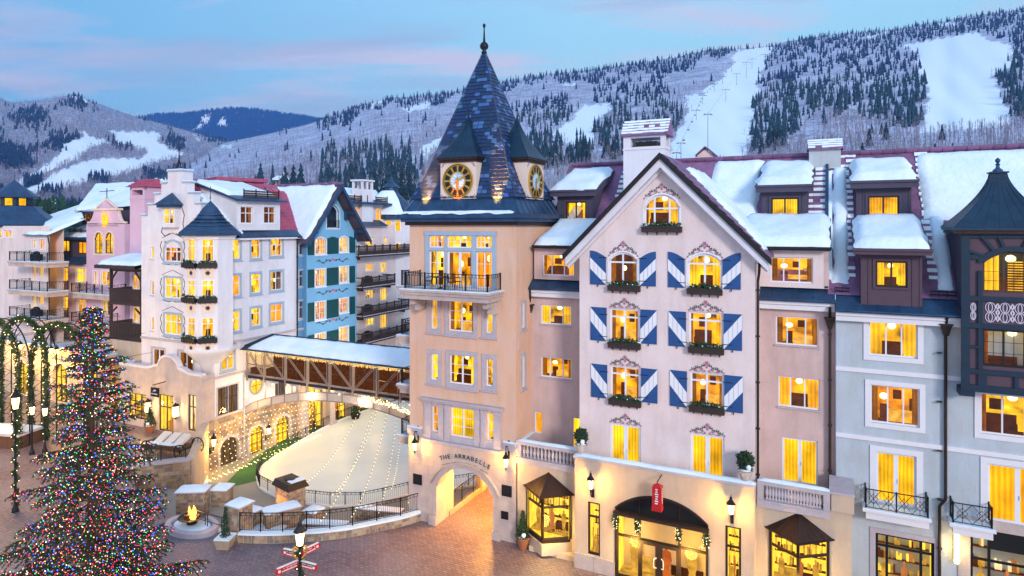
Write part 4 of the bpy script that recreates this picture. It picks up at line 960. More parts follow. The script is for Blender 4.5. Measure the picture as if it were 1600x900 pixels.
for i, (l, r_, t) in enumerate(bx): flowerbox(GB, M, M.ax(l, -.3), M.ax(r_, -.3), M.Z((l+r_)/2, t, -.3)-.3, seed=i)
flowerbox(GB, M, M.ax(1002, -.3), M.ax(1064.5, -.3), M.Z(1033, 354.5, -.3)-.3, seed=9)
SH = [(922.5, 947, 391.5, 444.5, 0, 1), (1000, 1025, 393, 447, 1, 1), (1044, 1070, 393.5, 449, 0, 1), (1129, 1157.5, 395, 452, 1, 1),
      (923, 948, 480, 532, 0, 0), (1001, 1026.5, 484, 537, 1, 0), (1045, 1072, 486.5, 541, 0, 0), (1131, 1159.5, 490.5, 547, 1, 0),
      (924, 949, 569, 621, 0, 0), (1002, 1027.5, 576, 629, 1, 0), (1047, 1073.5, 579, 635, 0, 0), (1132, 1161, 587, 644, 1, 0)]
for l, r_, t, b, up, cv in SH:
    q = M.rect(l, r_, t, b); shutter(GB, M, q[0], q[1], q[2], q[3], up=bool(up), topc=((q[3]-.38, q[3]) if up else (q[3], q[3]-.38)) if cv else None)
for q, cv in zip([att, *row, *drs], (1, 1, 1, 0, 0, 0, 0, 0, 0)): ornament(GB, M, (q[0]+q[1])/2, q[3]+.06, (q[1]-q[0])*1.08, .62, arch=.32 if cv else 0)
# cross roof, bargeboards, soffit
OV, EX = .62, 5.55
ge = lambda x: 23.32-abs(x-GX)*1.0
mb = MB()
for s_ in (-1, 1):
    xe = GX+s_*EX; ze = 23.32-EX
    P = [(GX, -OV, 23.32), (xe, -OV, ze), (xe, 6, ze), (GX, YR, 23.32)]; P2 = [(p[0], p[1], p[2]+.12) for p in P]
    f = [(0, 1, 2, 3), (7, 6, 5, 4), (0, 4, 5, 1), (1, 5, 6, 2)]
    mb.add(P+P2, f if s_ > 0 else [t[::-1] for t in f])
mk('roof', mb, 'tile_plum', GB)
mb = MB()
for s_ in (-1, 1):
    xe = GX+s_*(EX+.12); ze = 23.32-EX-.12
    pts = [(GX, 23.46), (xe, ze+.14), (xe, ze-.20), (GX, 23.12)]; pts = pts if s_ < 0 else pts[::-1]
    mb.prism(pts, -OV-.08, -OV+.02, 0)
mk('bargeboard', mb, 'metal_dark', GB)
mb = MB()
for s_ in (-1, 1):
    xe = GX+s_*(EX-.05); ze = 23.32-EX+.05
    pts = [(GX, 23.12), (xe, ze-.20), (xe, ze-.66), (GX, 22.66)]; pts = pts if s_ < 0 else pts[::-1]
    mb.prism(pts, -OV+.03, -.002, 0)
    pts = [(GX, 22.66), (xe, ze-.66), (xe, ze-.86), (GX, 22.46)]; pts = pts if s_ < 0 else pts[::-1]; mb.prism(pts, -.18, -.003, 0)
mk('soffit', mb, 'stucco_white', GB)
zf = lambda x: 0
# tiles on the visible right slope (local rows run along y)
mb = MB(); rr = random.Random(4)
k = 0
for j in range(12):
    t = j*.42; x = GX+.05+t
    y = .2-OV
    lim = 5.6 if j < 99 else 5
    while y < lim-j*.12:
        z0 = ge(x)+.13; z1 = ge(x+.42)+.13
        mb.add([(x, y, z0+.02), (x+.44, y, z1+.07), (x+.44, y+.38, z1+.07), (x, y+.38, z0+.02), (x+.44, y, z1), (x+.44, y+.38, z1)], [(0, 1, 2, 3), (1, 4, 5, 2)])
        if y > 3.2-j*.25+rr.uniform(-.3, .3): break
        y += .4
mk('slope_tiles', mb, 'tile_plum', GB)
mb = snow_slab((GX+EX-.3, .2, ge(GX+EX-.3)+.12), (GX+EX-.3, 5.4, ge(GX+EX-.3)+.12), (GX+.6, 3.4, ge(GX+.6)+.12), (GX+.6, 9.5, ge(GX+.6)+.12), .34, seed=14, rag=.3); smooth(mk('snow', mb, 'snow', GB))
mb = snow_slab((GX-EX+.3, 6, ge(GX-EX+.3)+.12), (GX-EX+.3, .2, ge(GX-EX+.3)+.12), (GX-.5, 6, ge(GX-.5)+.12), (GX-.5, .2, ge(GX-.5)+.12), .2, seed=15, rag=.2); smooth(mk('snow', mb, 'snow', GB))
downpipe(GB, [(GX1+.25, -.4, 17.6), (GX1+.2, -.1, 17.0), (GX1+.12, .12, 16.6), (GX1+.12, .12, 5.5)])

# =================================================================== SHOP PODIUM
PD = building('shop_podium', 'single storey sand coloured shopfront with balustraded terrace below the gabled house', 'shop', M)
PY = -1.0; ZP = 6.25
x898, x1178, x1332 = M.ax(898, PY), M.ax(1179, PY), M.ax(1331, 0)
fr = (M.ax(961, PY), M.ax(1107, PY)); zfr = M.Z(1030, 776, PY)
so_ = [(fr[0], fr[1], .0, zfr, 1.0), (*M.rect(918, 937.5, 785, 866, PY),), (*M.rect(1133, 1158, 823, 912, PY),)]
so_ = [so_[0], (so_[1][0], so_[1][1], .9, so_[1][3]), (so_[2][0], so_[2][1], .9, so_[2][3])]
wall(PD, M, x898, x1178, 0, ZP, so_, 'stucco_sand', PY)
mb = MB(); mb.quad((x1178, PY, 0), (x1178, 0, 0), (x1178, 0, ZP), (x1178, PY, ZP)); mb.quad((x898, PY, 0), (x898, PY, ZP), (x898, 0, ZP), (x898, 0, 0)); mk('side_wall', mb, 'stucco_sand', PD)
BW1 = (M.ax(826, 0), M.ax(890, 0)); BW2 = (M.ax(1206, 0), M.ax(1292, 0)); zbt1, zbt2 = M.Z(857, 765), M.Z(1249, 833)
wall(PD, M, TW+.1, x898, 0, 5.4, [(BW1[0], BW1[1], .9, zbt1)], 'stucco_sand', .0)
wall(PD, M, x1178, x1332, 0, 5.4, [(BW2[0], BW2[1], .9, zbt2)], 'stucco_sand', .0)
mb = MB(); mb.quad((x1332, 0, 0), (x1332, 2.4, 0), (x1332, 2.4, ZP), (x1332, 0, ZP)); mk('side_wall', mb, 'stucco_sand', PD)
mb = MB(); mb.box(TW+.1, x898-.02, .36, DL, 5.3, 5.42); mb.box(x898, x1178, PY+.36, -.01, 5.3, 5.42); mb.box(x1178+.02, x1332, .36, DP, 5.3, 5.42); mk('terrace_floor', mb, 'concrete', PD)
# parapet caps
mb = MB(); mb.box(x898-.06, x1178+.06, PY-.12, PY+.4, ZP, ZP+.14, 0); mb.box(x1332-.9, x1332+.1, -.1, 2.2, 5.4, ZP, 2); mb.box(x1332-1.0, x1332+.14, -.16, 2.25, ZP, ZP+.12, 0)
mk('parapet_cap', mb, ['trim_stone', 'snow', 'stucco_sand'], PD)
snow(PD, (x898-.05, PY-.1, ZP+.13), (x1178+.05, PY-.1, ZP+.13), (x898-.05, PY+.4, ZP+.13), (x1178+.05, PY+.4, ZP+.13), .14, seed=31, rag=.03)
# balustrades
bl = MB(); bl.lathe([(.085, 0), (.085, .06), (.045, .1), (.05, .16), (.1, .3), (.085, .42), (.045, .55), (.04, .62), (.07, .66), (.085, .7), (.085, .76)], 10); BL = bl.mesh('baluster', 'trim_stone'); BL.polygons.foreach_set('use_smooth', [True]*len(BL.polygons))
def balustrade(x0, x1, y, n, s):
    mb = MB(); mb.box(x0, x1, y-.2, y+.2, 5.0, 5.32, 0); mb.box(x0, x1, y-.26, y+.1, 5.32, 5.4, 0); mb.box(x0, x1, y-.2, y+.2, 6.16, 6.36, 0); mb.box(x0, x0+.3, y-.17, y+.17, 5.4, 6.16, 0); mb.box(x1-.3, x1, y-.17, y+.17, 5.4, 6.16, 0)
    b = mk('balustrade', mb, 'trim_stone', PD)
    for i in range(n): link('baluster', BL, b, (x0+.45+(x1-x0-.9)*i/(n-1), y, 5.4))
    snow(PD, (x0, y-.2, 6.35), (x1, y-.2, 6.35), (x0, y+.2, 6.35), (x1, y+.2, 6.35), .13, seed=s, rag=.02)
balustrade(TW+.12, x898+.1, -.02, 15, 32); balustrade(x1178+.05, x1332-.95, -.02, 18, 33)
# plinth blocks
def plinth(xa, xb, y):
    x = xa
    while x < xb-.05:
        w_ = min(1.15, xb-x); b = MB(); b.box(x+.008, x+w_-.008, y-.07, y, 0, .85); mk('plinth_block', b, 'limestone', PD); x += w_
plinth(x898, fr[0], PY); plinth(fr[1], so_[2][0], PY); plinth(so_[2][0], x1178, PY); plinth(x1178, x1332, 0)
# shop windows
window(PD, M, so_[1][:4], PY, cols=(), rows=(.72,), fm='frame_dark', fw=.11, room='shop', depth=1.2)
window(PD, M, so_[2][:4], PY, cols=(), rows=(.66,), fm='frame_dark', fw=.11, room='shop', depth=1.2)
# entrance
wd = fr[1]-fr[0]; zl = zfr-1.35
en = window(PD, M, (fr[0]+.02, fr[1]-.02, 0.02, zl), PY, cols=(.265, .70), rows=(.66,), bars=None, fm='frame_dark', fw=.14, room='shop', depth=2.4, name='shop_entrance')
mb = MB(); xm = (fr[0]+fr[1])/2; n = 16
for i in range(n):
    a = -wd/2+wd*i/n; b = -wd/2+wd*(i+1)/n; za, zb = arcz(a, wd, zfr, 1.0), arcz(b, wd, zfr, 1.0)
    mb.prism([(xm+a, zl+.1), (xm+b, zl+.1), (xm+b, zb-.1), (xm+a, za-.1)], PY+.16, PY+.2, 1); mb.prism([(xm+a, za-.14), (xm+b, zb-.14), (xm+b, zb), (xm+a, za)], PY-.05, PY+.2, 0)
for f_ in (.265, .70): x = fr[0]+f_*wd; mb.box(x-.03, x+.03, PY+.1, PY+.17, zl+.1, arcz(x-xm, wd, zfr, 1.0)-.1, 0)
mb.box(fr[0]-.05, fr[1]+.05, PY-.22, PY+.2, zl-.02, zl+.16, 0); mb.box(fr[0], fr[0]+.12, PY-.04, PY+.2, 0, zl, 0); mb.box(fr[1]-.12, fr[1], PY-.04, PY+.2, 0, zl, 0)
mk('entrance_lunette', mb, ['frame_dark', 'frame_black'], PD)
mb = MB(); dx0, dx1 = fr[0]+.265*wd, fr[0]+.70*wd; dm = (dx0+dx1)/2; zd = zl*.66
mb.box(dm-.09, dm+.09, PY+.06, PY+.13, 0, zd)
for a, b in ((dx0+.05, dx0+.17), (dm-.2, dm-.09), (dm+.09, dm+.2), (dx1-.17, dx1-.05)): mb.box(a, b, PY+.05, PY+.12, .02, zd-.02)
mb.box(dx0, dx1, PY+.045, PY+.115, zd-.2, zd); mb.box(dx0, dx1, PY+.045, PY+.115, .02, .3)
d = mk('shop_door', mb, 'frame_dark', PD)
for s_ in (-1, 1): mb = MB(); x = dm+s_*.13; mb.path([(x, PY+.05, 1.0), (x+s_*.12, PY-.04, 1.05), (x+s_*.14, PY-.04, 1.3), (x+s_*.12, PY-.04, 1.5), (x, PY+.05, 1.55)], .022, 6); mk('door_handle', mb, 'frame_white', d)
gb = MB(); rr = random.Random(8)
for x in (fr[0]+.1, dx0, dx1, fr[1]-.1): leafmass(gb, (x, PY-.2, zl-.35), (.16, .14, .45), 160, rr, .14)
for i in range(60): gb.octa((rr.choice((fr[0]+.1, dx0, dx1, fr[1]-.1))+rr.gauss(0, .12), PY-.34, zl-.35+rr.uniform(-.4, .3)), .02, 1)
mk('door_garland', gb, ['foliage', 'bulb_warm'], PD, kind='stuff')
# projecting bay windows
def bay(x0, x1, zt, pj, zb, label, skirt, seed):
    xm = (x0+x1)/2; P = [(x0, 0), (xm, -pj), (x1, 0)]; fh = zt-zb
    o = mk('bay_window', MB().slab([(x0, .0), (xm, -pj), (x1, 0)], zb-.22, zb), 'frame_dark', PD, label=label)
    mb = MB()
    for (ax_, ay), (bx_, by) in zip(P, P[1:]):
        a, b = Vector((ax_, ay, 0)), Vector((bx_, by, 0)); z = Vector((0, 0, 1))
        for p in (a, b): mb.bar(p+z*zb, p+z*zt, .1)
        for h in (zb+.06, zb+fh*.73, zt-.05): mb.bar(a+z*h, b+z*h, .075)
        for k in range(1, 5): p = a+(b-a)*k/5; mb.bar(p+z*(zb+fh*.73), p+z*zt, .025)
        pa = MB(); n_ = (b-a).cross(z).normalized()*0
        pa.quad(a+z*(zb+.1)+Vector((0, .04, 0)), b+z*(zb+.1)+Vector((0, .04, 0)), b+z*(zb+fh*.71)+Vector((0, .04, 0)), a+z*(zb+fh*.71)+Vector((0, .04, 0))); mk('pane', pa, 'glass', o)
        pa = MB(); pa.quad(a+z*(zb+fh*.75)+Vector((0, .04, 0)), b+z*(zb+fh*.75)+Vector((0, .04, 0)), b+z*(zt-.1)+Vector((0, .04, 0)), a+z*(zt-.1)+Vector((0, .04, 0))); mk('pane', pa, 'glass', o)
    mk('bay_frame', mb, 'frame_dark', o)
    rb = MB(); e_ = .28; a, b, c, ap = Vector((x0-e_, .0, zt)), Vector((xm, -pj-e_*1.5, zt)), Vector((x1+e_, .0, zt)), Vector((xm, -.02, zt+1.05))
    rb.add([a, b, c, ap], [(0, 1, 3), (1, 2, 3), (2, 1, 0)])
    for q, r_ in ((a, b), (b, c)):
        rb.bar(q, r_, .05)
        for k in range(1, 5): p = q+(r_-q)*k/5; rb.bar(p, ap, .016)
    rb.bar(b, ap, .03); mk('bay_roof', rb, 'bronze', o)
    link('room_interior', RM['shop'], o, (xm, -pj*.15, zb), 0, ((x1-x0)*.96, 1.6, zt-zb))
    ib = MB(); ib.slab([(x0+.05, -.02), (xm, -pj+.06), (x1-.05, -.02)], zb+.01, zb+.05); mk('display_floor', ib, 'room_wall_shop', o)
    if skirt: kb = MB(); kb.slab([(x0-.1, .0), (xm, -pj-.1), (x1+.1, 0)], zb-.9, zb-.22); kb.box(x0+.3, x1+.5, -.5, 0, 0, .3); mk('bay_base', kb, 'stucco_sand', o)
    return o
[plight('shop_glow', M.W(a_, -1.3, 1.9), e_, (1, .60, .12), .4) for a_, e_ in (((BW1[0]+BW1[1])/2+.5, 260), ((BW2[0]+BW2[1])/2, 220), ((fr[0]+fr[1])/2-1.5, 260), ((fr[0]+fr[1])/2+1.5, 260))]  # added lamps outside the glass, standing in for light spilling from the shops
b1 = bay(BW1[0]-.05, BW1[1]+.05, zbt1, .95, 1.05, 'left bay shop window with bronze tent roof', True, 1)
b2 = bay(BW2[0]-.05, BW2[1]+.05, zbt2, .95, 1.05, 'right bay shop window with bronze tent roof', True, 2)
# faint window lettering and mark of the left bay
xm = (BW1[0]+BW1[1])/2; dv_ = Vector((BW1[1]+.05-xm, .95, 0)); an = atan2(dv_.y, dv_.x)
for s, z, sz, m_ in (('BURTON', 1.35, .26, 'furniture'),):
    me = text_mesh(s, sz, m_)
    link('window_lettering', me, b1, (xm+dv_.x*.5, -.95+dv_.y*.5-.04, z+.15), an)
mb = MB(); mb.path([(0, 0, 0), (.12, 0, .3), (-.05, 0, .26), (.2, 0, .4), (.28, 0, .1)], .03, 4); mk('window_emblem', mb, 'sign_red', b1, (xm+dv_.x*.75, -.95+dv_.y*.75-.05, 3.4), an)

# =================================================================== BLUE-GREY HOUSE (right)
BX = 33.5
BB = building('blue_grey_house', 'pale blue grey house with white window surrounds at the right edge', 'building', M)
bw = [M.rect(1357.5, 1434, 501, 558, DB), M.rect(1360, 1437, 604, 664, DB)]; q = M.rect(1369, 1432, 709, 790, DB); bw.append((q[0], q[1], 5.35, q[3]))
q = M.rect(1532, 1640, 619, 683, DB); bw.append(q); q = M.rect(1543, 1640, 730, 800, DB); bw.append((q[0], q[1], 5.35, q[3]))
s1 = M.rect(1368, 1460, 840, 960, DB); s2_ = M.rect(1516, 1640, 834, 960, DB); bw += [(s1[0], s1[1], .6, s1[3]), (s2_[0], s2_[1], .6, s2_[3])]
wall(BB, M, xsplit+.02, BX, 0, 15.0, bw, 'stucco_mint', DB)
mb = MB(); mb.quad((xsplit+.02, DB, 0), (xsplit+.02, DB, 15.0), (xsplit+.02, DP+.2, 15.0), (xsplit+.02, DP+.2, 0)); mk('side_wall', mb, 'stucco_pink', BB)
window(BB, M, bw[0], DB, cols=(.36, .68), case=.24, casemat='trim_white', room='half', fw=.07); window(BB, M, bw[1], DB, cols=(.36, .68), case=.24, casemat='trim_white', room='bed')
window(BB, M, bw[2], DB, cols=(.5,), case=.28, casemat='trim_white', room='drapes', door=True, fw=.1, mw=.2, name='french_door')
window(BB, M, bw[3], DB, cols=(.33, .66), case=.24, casemat='trim_white', room='lounge'); window(BB, M, bw[4], DB, cols=(.5,), case=.28, casemat='trim_white', room='drapes', door=True, name='french_door', fw=.1, mw=.2)
window(BB, M, bw[5], DB, cols=(.2, .78), rows=(.8,), fm='frame_black', fw=.12, room='shop', case=.25, casemat='trim_stone', depth=1.4)
window(BB, M, bw[6], DB, cols=(.25,), rows=(.35, .65), fm='frame_black', fw=.12, room='shopwhite', case=.5, casemat='limestone', depth=1.4)
mb = MB(); mb.box(s2_[0]+.7, s2_[1], DB+.05, DB+.12, s2_[3]-.9, s2_[3]-.05); mk('fascia_panel', mb, 'frame_black', BB)
for py in (583, 690):
    z = M.Z(1400, py, DB); mb = MB(); mb.box(xsplit, BX, DB-.07, DB, z-.11, z+.11); mk('band_course', mb, 'trim_white', BB)
z = M.Z(1400, 797, DB); mb = MB(); mb.box(xsplit+.5, BX, DB-.012, DB, 5.0, 5.03); mk('groove', mb, 'trim_stone', BB)
eave(BB, xsplit+.0, M.ax(1503, DB)+.2, DB, 15.05)
def balconet(x0, x1, z, pj=.7):
    mb = MB(); mb.box(x0-.15, x1+.15, DB-pj-.15, DB, z-.12, z, 0); mb.box(x0, x1+.05, DB-pj, DB, z-.5, z-.12, 0); mb.box(x0-.14, x1+.14, DB-pj-.14, DB, z, z+.05, 1)
    o = mk('balconet', mb, ['trim_white', 'snow'], BB); railing(o, [(x0, DB, z), (x0, DB-pj, z), (x1, DB-pj, z), (x1, DB, z)], 1.0, cross=True, post=.05)
balconet(M.ax(1353, DB-.7), M.ax(1450, DB-.7), 5.2); balconet(M.ax(1489, DB-.7), BX-1.5, 5.2)
# roof
xo = M.ax(1503, 1.4)
mb = MB(); mb.quad((xroofsplit+.05, 2.4, zy(2.4)), (BX, 2.4, zy(2.4)), (BX, YR, ZR), (xroofsplit+.05, YR, ZR)); mb.quad((xroofsplit+.05, YR, ZR), (BX+10, YR, ZR), (BX+10, YR+8, ZR-8), (xroofsplit+.05, YR+8, ZR-8)); mb.quad((BX, 2.4, zy(2.4)), (BX+10, 2.4, zy(2.4)), (BX+10, YR, ZR), (BX, YR, ZR)); mk('roof', mb, 'tile_plum', BB)
ridge_tiles(BB, (xroofsplit, YR, ZR+.1), (BX+7, YR, ZR+.1), .62)
mb = MB(); mb.box(xroofsplit-.04, xroofsplit+.06, 2.3, 2.3, 0, 0); mb.bar((xroofsplit, 2.5, zy(2.5)+.2), (xroofsplit, YR, ZR+.2), .12, 4); mk('parting_flashing', mb, 'metal_blue', BB)
dD = dorm_depth(1380, 346); zD = zy(dD); tD = M.Z(1380, 294, dD)
x0, x1 = dormer(BB, (1338, 1424), dD, zD, tD, None, (1356, 1405, 306, 344), 'siding_violet', room='drapes')
shed_roof(BB, x0-.3, x1+.3, dD-.5, M.Z(1380, 282, dD-.5), YR-.3, M.Z(1366, 245, YR-.3)-.4, seed=21, th=.4, rag=.25)
xl0, xl1 = M.ax(1345, DB-.2), M.ax(1441, DB-.2)
zl0, zl1 = 15.7, M.Z(1393, 392, DB-.2)
dormer(BB, (1345, 1441), DB-.2, zl0, zl1, None, (1368, 1418, 408, 449), 'siding_plum', room='half')
shed_roof(BB, xl0-.35, xl1+.35, DB-.75, M.Z(1390, 389, DB-.75), dD-.1, zD+.1, 'siding_plum', .3, .4, 22)
guard(BB, xl0, xl1, DB+.6, M.Z(1390, 379, DB+.6)-.1)
roof_snow(BB, xroofsplit+.3, xl0-.5, 2.9, 9.6, .3, 23, .2)
roof_snow(BB, xl1+.75, M.ax(1503, 2.9)-.3, 2.8, 6.5, .3, 24, .2)
roof_snow(BB, M.ax(1432, 6.5)+.3, BX+8, 6.3, YR-.25, .33, 25, .1)
tile_courses(BB, xroofsplit+.15, xroofsplit+1.6, 9.0, YR-.3, seed=7); tile_courses(BB, xl0-.6, xl0-.2, 3, 8.8, seed=8, prob=.95); tile_courses(BB, xl1+.4, xl1+.85, 3, 6.4, seed=9, prob=.9)
tile_courses(BB, M.ax(1425, 8)+.3, M.ax(1425, 8)+1.0, 6.4, YR-.3, seed=29, prob=.9)
mb = MB()
for a, b in ((xroofsplit+.4, xl0-.5), (xl1+.4, M.ax(1500, DB)-.1)):
    for k in range(2): mb.bar((a, DB+.25, 16.05+k*.16), (b, DB+.25, 16.05+k*.16), .035, 6)
    for i in range(int((b-a)/.35)+1): mb.bar((a+i*.35, DB+.25, 15.95), (a+i*.35, DB+.25, 16.3), .02)
mk('snow_guard', mb, 'iron', BB)
xd = M.ax(1477, DB); downpipe(BB, [(xd, DB-.5, 15), (xd, DB-.22, 14.6), (xd, DB-.12, 14.2), (xd, DB-.12, 6.1), (xd-.25, DB-.12, 5.7), (xd-.25, DB-.12, .2)], (xd, DB-.2, M.Z(1477, 514, DB)))
# dark timber oriel with bell roof
OW, OY = 3.5, 1.4; ox0, ox1 = xo, xo+3.5
zb_, ze_ = M.Z(1545, 610, OY), 19.1
OR = mk('oriel', MB().box(ox0, ox1, OY+.1, DB+2.8, zb_+.3, ze_), 'timber_teal', BB, label='dark half timbered oriel with bell shaped metal roof')
aw_ = M.rect(1527, 1640, 404, 458, OY); aw_ = (ox0+.82, ox1-.3, aw_[2], aw_[3]+.35); w2 = M.rect(1527, 1640, 517, 575, OY); w2 = (ox0+.82, ox1-.3, w2[2], w2[3])
BB2 = BB
wall(BB, M, ox0, ox1, zb_, ze_, [(*aw_, .55), w2], 'siding_plum', OY, th=.2, name='oriel_wall')
OR.data = MB().box(ox0+.02, ox1, DB+.1, DB+3.2, zb_+.3, ze_).mesh('oriel', 'timber_teal'); 
window(BB, M, aw_, OY, rise=.55, cols=(.34, .67), bars=(2, 3), fm='wood_brown', fw=.08, room='half', minor=.02)
window(BB, M, w2, OY, cols=(.34, .67), bars=(2, 3), fm='frame_black', fw=.08, room='lounge', minor=.02)
mb = MB(); y0, y1 = OY-.1, OY-.002
def tb(a, b, c, d): mb.box(a, b, y0, y1, c, d)
for x in (ox0, ox1-.28): tb(x-.04, x+.3, zb_, ze_)
tb(ox0+.62, ox0+.8, zb_, aw_[2]+1.0)
for z in (zb_, zb_+.75, w2[3]+.05, aw_[2]-.42): mb.box(ox0-.05, ox1+.05, y0-.02, y1, z, z+.22)
mb.box(ox0-.04, ox0+.85, y0+.01, y1, aw_[3]-.42, aw_[3]-.2); mb.box(ox0-.04, ox1, y0+.01, y1, ze_-.2, ze_)
for i in range(3): x = ox0+.8+i*(OW-1.1)/2; tb(x, x+.16, zb_+.2, zb_+.78)
tb(ox0+.28, ox0+.62, (w2[2]+w2[3])/2-.05, (w2[2]+w2[3])/2+.07)
xm = (aw_[0]+aw_[1])/2; Wd = aw_[1]-aw_[0]+.4; n = 16
for i in range(n):
    a = -Wd/2+Wd*i/n; b = -Wd/2+Wd*(i+1)/n; f0 = lambda x: arcz(max(-Wd/2+.2, min(Wd/2-.2, x)), Wd-.4, aw_[3], .55); f1 = lambda x: arcz(x, Wd, aw_[3]+.22, .65)
    mb.prism([(xm+a, f0(a)-.02), (xm+b, f0(b)-.02), (xm+b, max(f1(b), f0(b)+.02)), (xm+a, max(f1(a), f0(a)+.02))], y0+.005, y1)
for xt, zt_, xb_, zb2 in ((ox0+.72, ze_-.05, ox0+1.25, aw_[3]-.0), (ox0+1.4, ze_-.05, ox0+1.6, aw_[3]+.2), (ox0+2.6, ze_-.05, ox0+2.35, aw_[3]+.18), (ox0+.28, aw_[3]-.02, ox0+.95, aw_[3]-.3)):
    mb.bar((xt, OY-.05, zt_), (xb_, OY-.05, zb2), .09)
mb.box(ox0-.1, ox0+.5, OY-.1, DB, zb_-.35, zb_); mb.box(ox0-.06, ox1+.06, OY-.14, OY, zb_-.1, zb_+.04)
mk('timber_frame', mb, 'timber_teal', BB)
mb = MB(); zl_ = w2[3]+.3; zu = aw_[2]-.42; zm = (zl_+zu)/2; hh = (zu-zl_)/2-.04
def loop(cx0, cz, rx, rz, n=14, r=.02): mb.path([(cx0+rx*cos(2*pi*i/n), OY-.02, cz+rz*sin(2*pi*i/n)) for i in range(n+1)], r, 4)
for k in range(5):
    x = ox0+1.1+k*.56
    for s_ in (-1, 1): loop(x, zm+s_*hh*.48, .19, hh*.5); loop(x, zm+s_*hh*.48, .08, hh*.42)
    for j in (-1, 0, 1): loop(x+.28, zm+j*hh*.6, .075, .09, 8, .022); loop(x+.28, zm+j*hh*.6+.0, .035, .14, 8, .02)
loop(ox0+.44, zm+hh*.42, .10, hh*.42); loop(ox0+.44, zm-hh*.42, .10, hh*.42); loop(ox0+.44, zm+hh*.42, .04, hh*.35); loop(ox0+.44, zm-hh*.42, .04, hh*.35)
mk('carved_lattice', mb, 'paint_lattice', BB, kind='stuff')
mb = MB()
for i in range(12): z = aw_[2]+.08+i*.12; mb.box(aw_[0]+1.0, aw_[1]-.1, OY+.24, OY+.28, z, z+.05)
mk('window_blind', mb, 'drape', BB)
# cheek of the oriel's upper part
mb = MB(); mb.box(ox0-.02, ox0+.02, OY, 7, 15.6, ze_); mk('oriel_cheek', mb, 'siding_violet', BB)
mb = MB(); mb.box(ox0-.28, ox1+.2, OY-.3, OY+3.6, ze_, ze_+.16, 1); mb.box(ox0-.36, ox1+.25, OY-.38, OY+3.7, ze_+.16, ze_+.3, 0)
mk('oriel_eave', mb, ['metal_teal', 'bronze'], BB)
rb = MB(); K = 12; cxr, cyr = ox0+OW/2-.05, OY+1.65; hw, hd = OW/2+.36, 2.05; Hh = M.Z(1552, 271, 3)-ze_-.3
def rg(t):
    s = (1-t)**1.55*.86+.14*(1-t)*1.0; s = max(s, 0)*(1-.0)+.145*t
    return [Vector((cxr+a*hw*s, cyr+b*hd*s, ze_+.3+Hh*t)) for a, b in ((-1, -1), (1, -1), (1, 1), (-1, 1))]
for j in range(K):
    A0, A1 = rg(j/K), rg((j+1)/K)
    for i in range(4):
        a, b, c, d_ = A0[i], A0[(i+1) % 4], A1[(i+1) % 4], A1[i]; rb.quad(a, b, c, d_)
        for s in np.linspace(0, 1, 8)[:-1]: rb.bar(lerp(a, b, s), lerp(d_, c, s), .016)
tp = rg(1); rb.box(tp[0].x-.08, tp[1].x+.08, tp[0].y-.08, tp[2].y+.08, tp[0].z, tp[0].z+.07)
zz_ = tp[0].z+.07; mk('bell_roof', rb, 'metal_teal', BB)
rb = MB(); rb.lathe([(.24, zz_), (.2, zz_+.1), (.09, zz_+.2), (.07, zz_+.32), (.12, zz_+.36), (.05, zz_+.42), (.11, zz_+.52), (.11, zz_+.6), (.01, zz_+.7)], 10, (cxr, cyr, 0)); mk('finial', rb, 'metal_blue', BB)
ex_ = [(BX+x, BX+x+2.2, z, z+1.8) for x in (1.8, 6.0) for z in (1.2, 5.4, 8.8, 12.2)]
wall(BB, M, BX, BX+10, 0, 15.6, ex_, 'stucco_mint', DB)
for q in ex_: window(BB, M, q, DB, cols=(.36, .68), case=.24, casemat='trim_white')
mb = MB(); mb.add([(BX+10, DB, 0), (BX+10, 18, 0), (BX+10, 18, 16), (BX+10, YR, ZR), (BX+10, DB, 15.8)], [(0, 1, 2, 3, 4)]); mk('end_wall', mb, 'stucco_mint', BB)
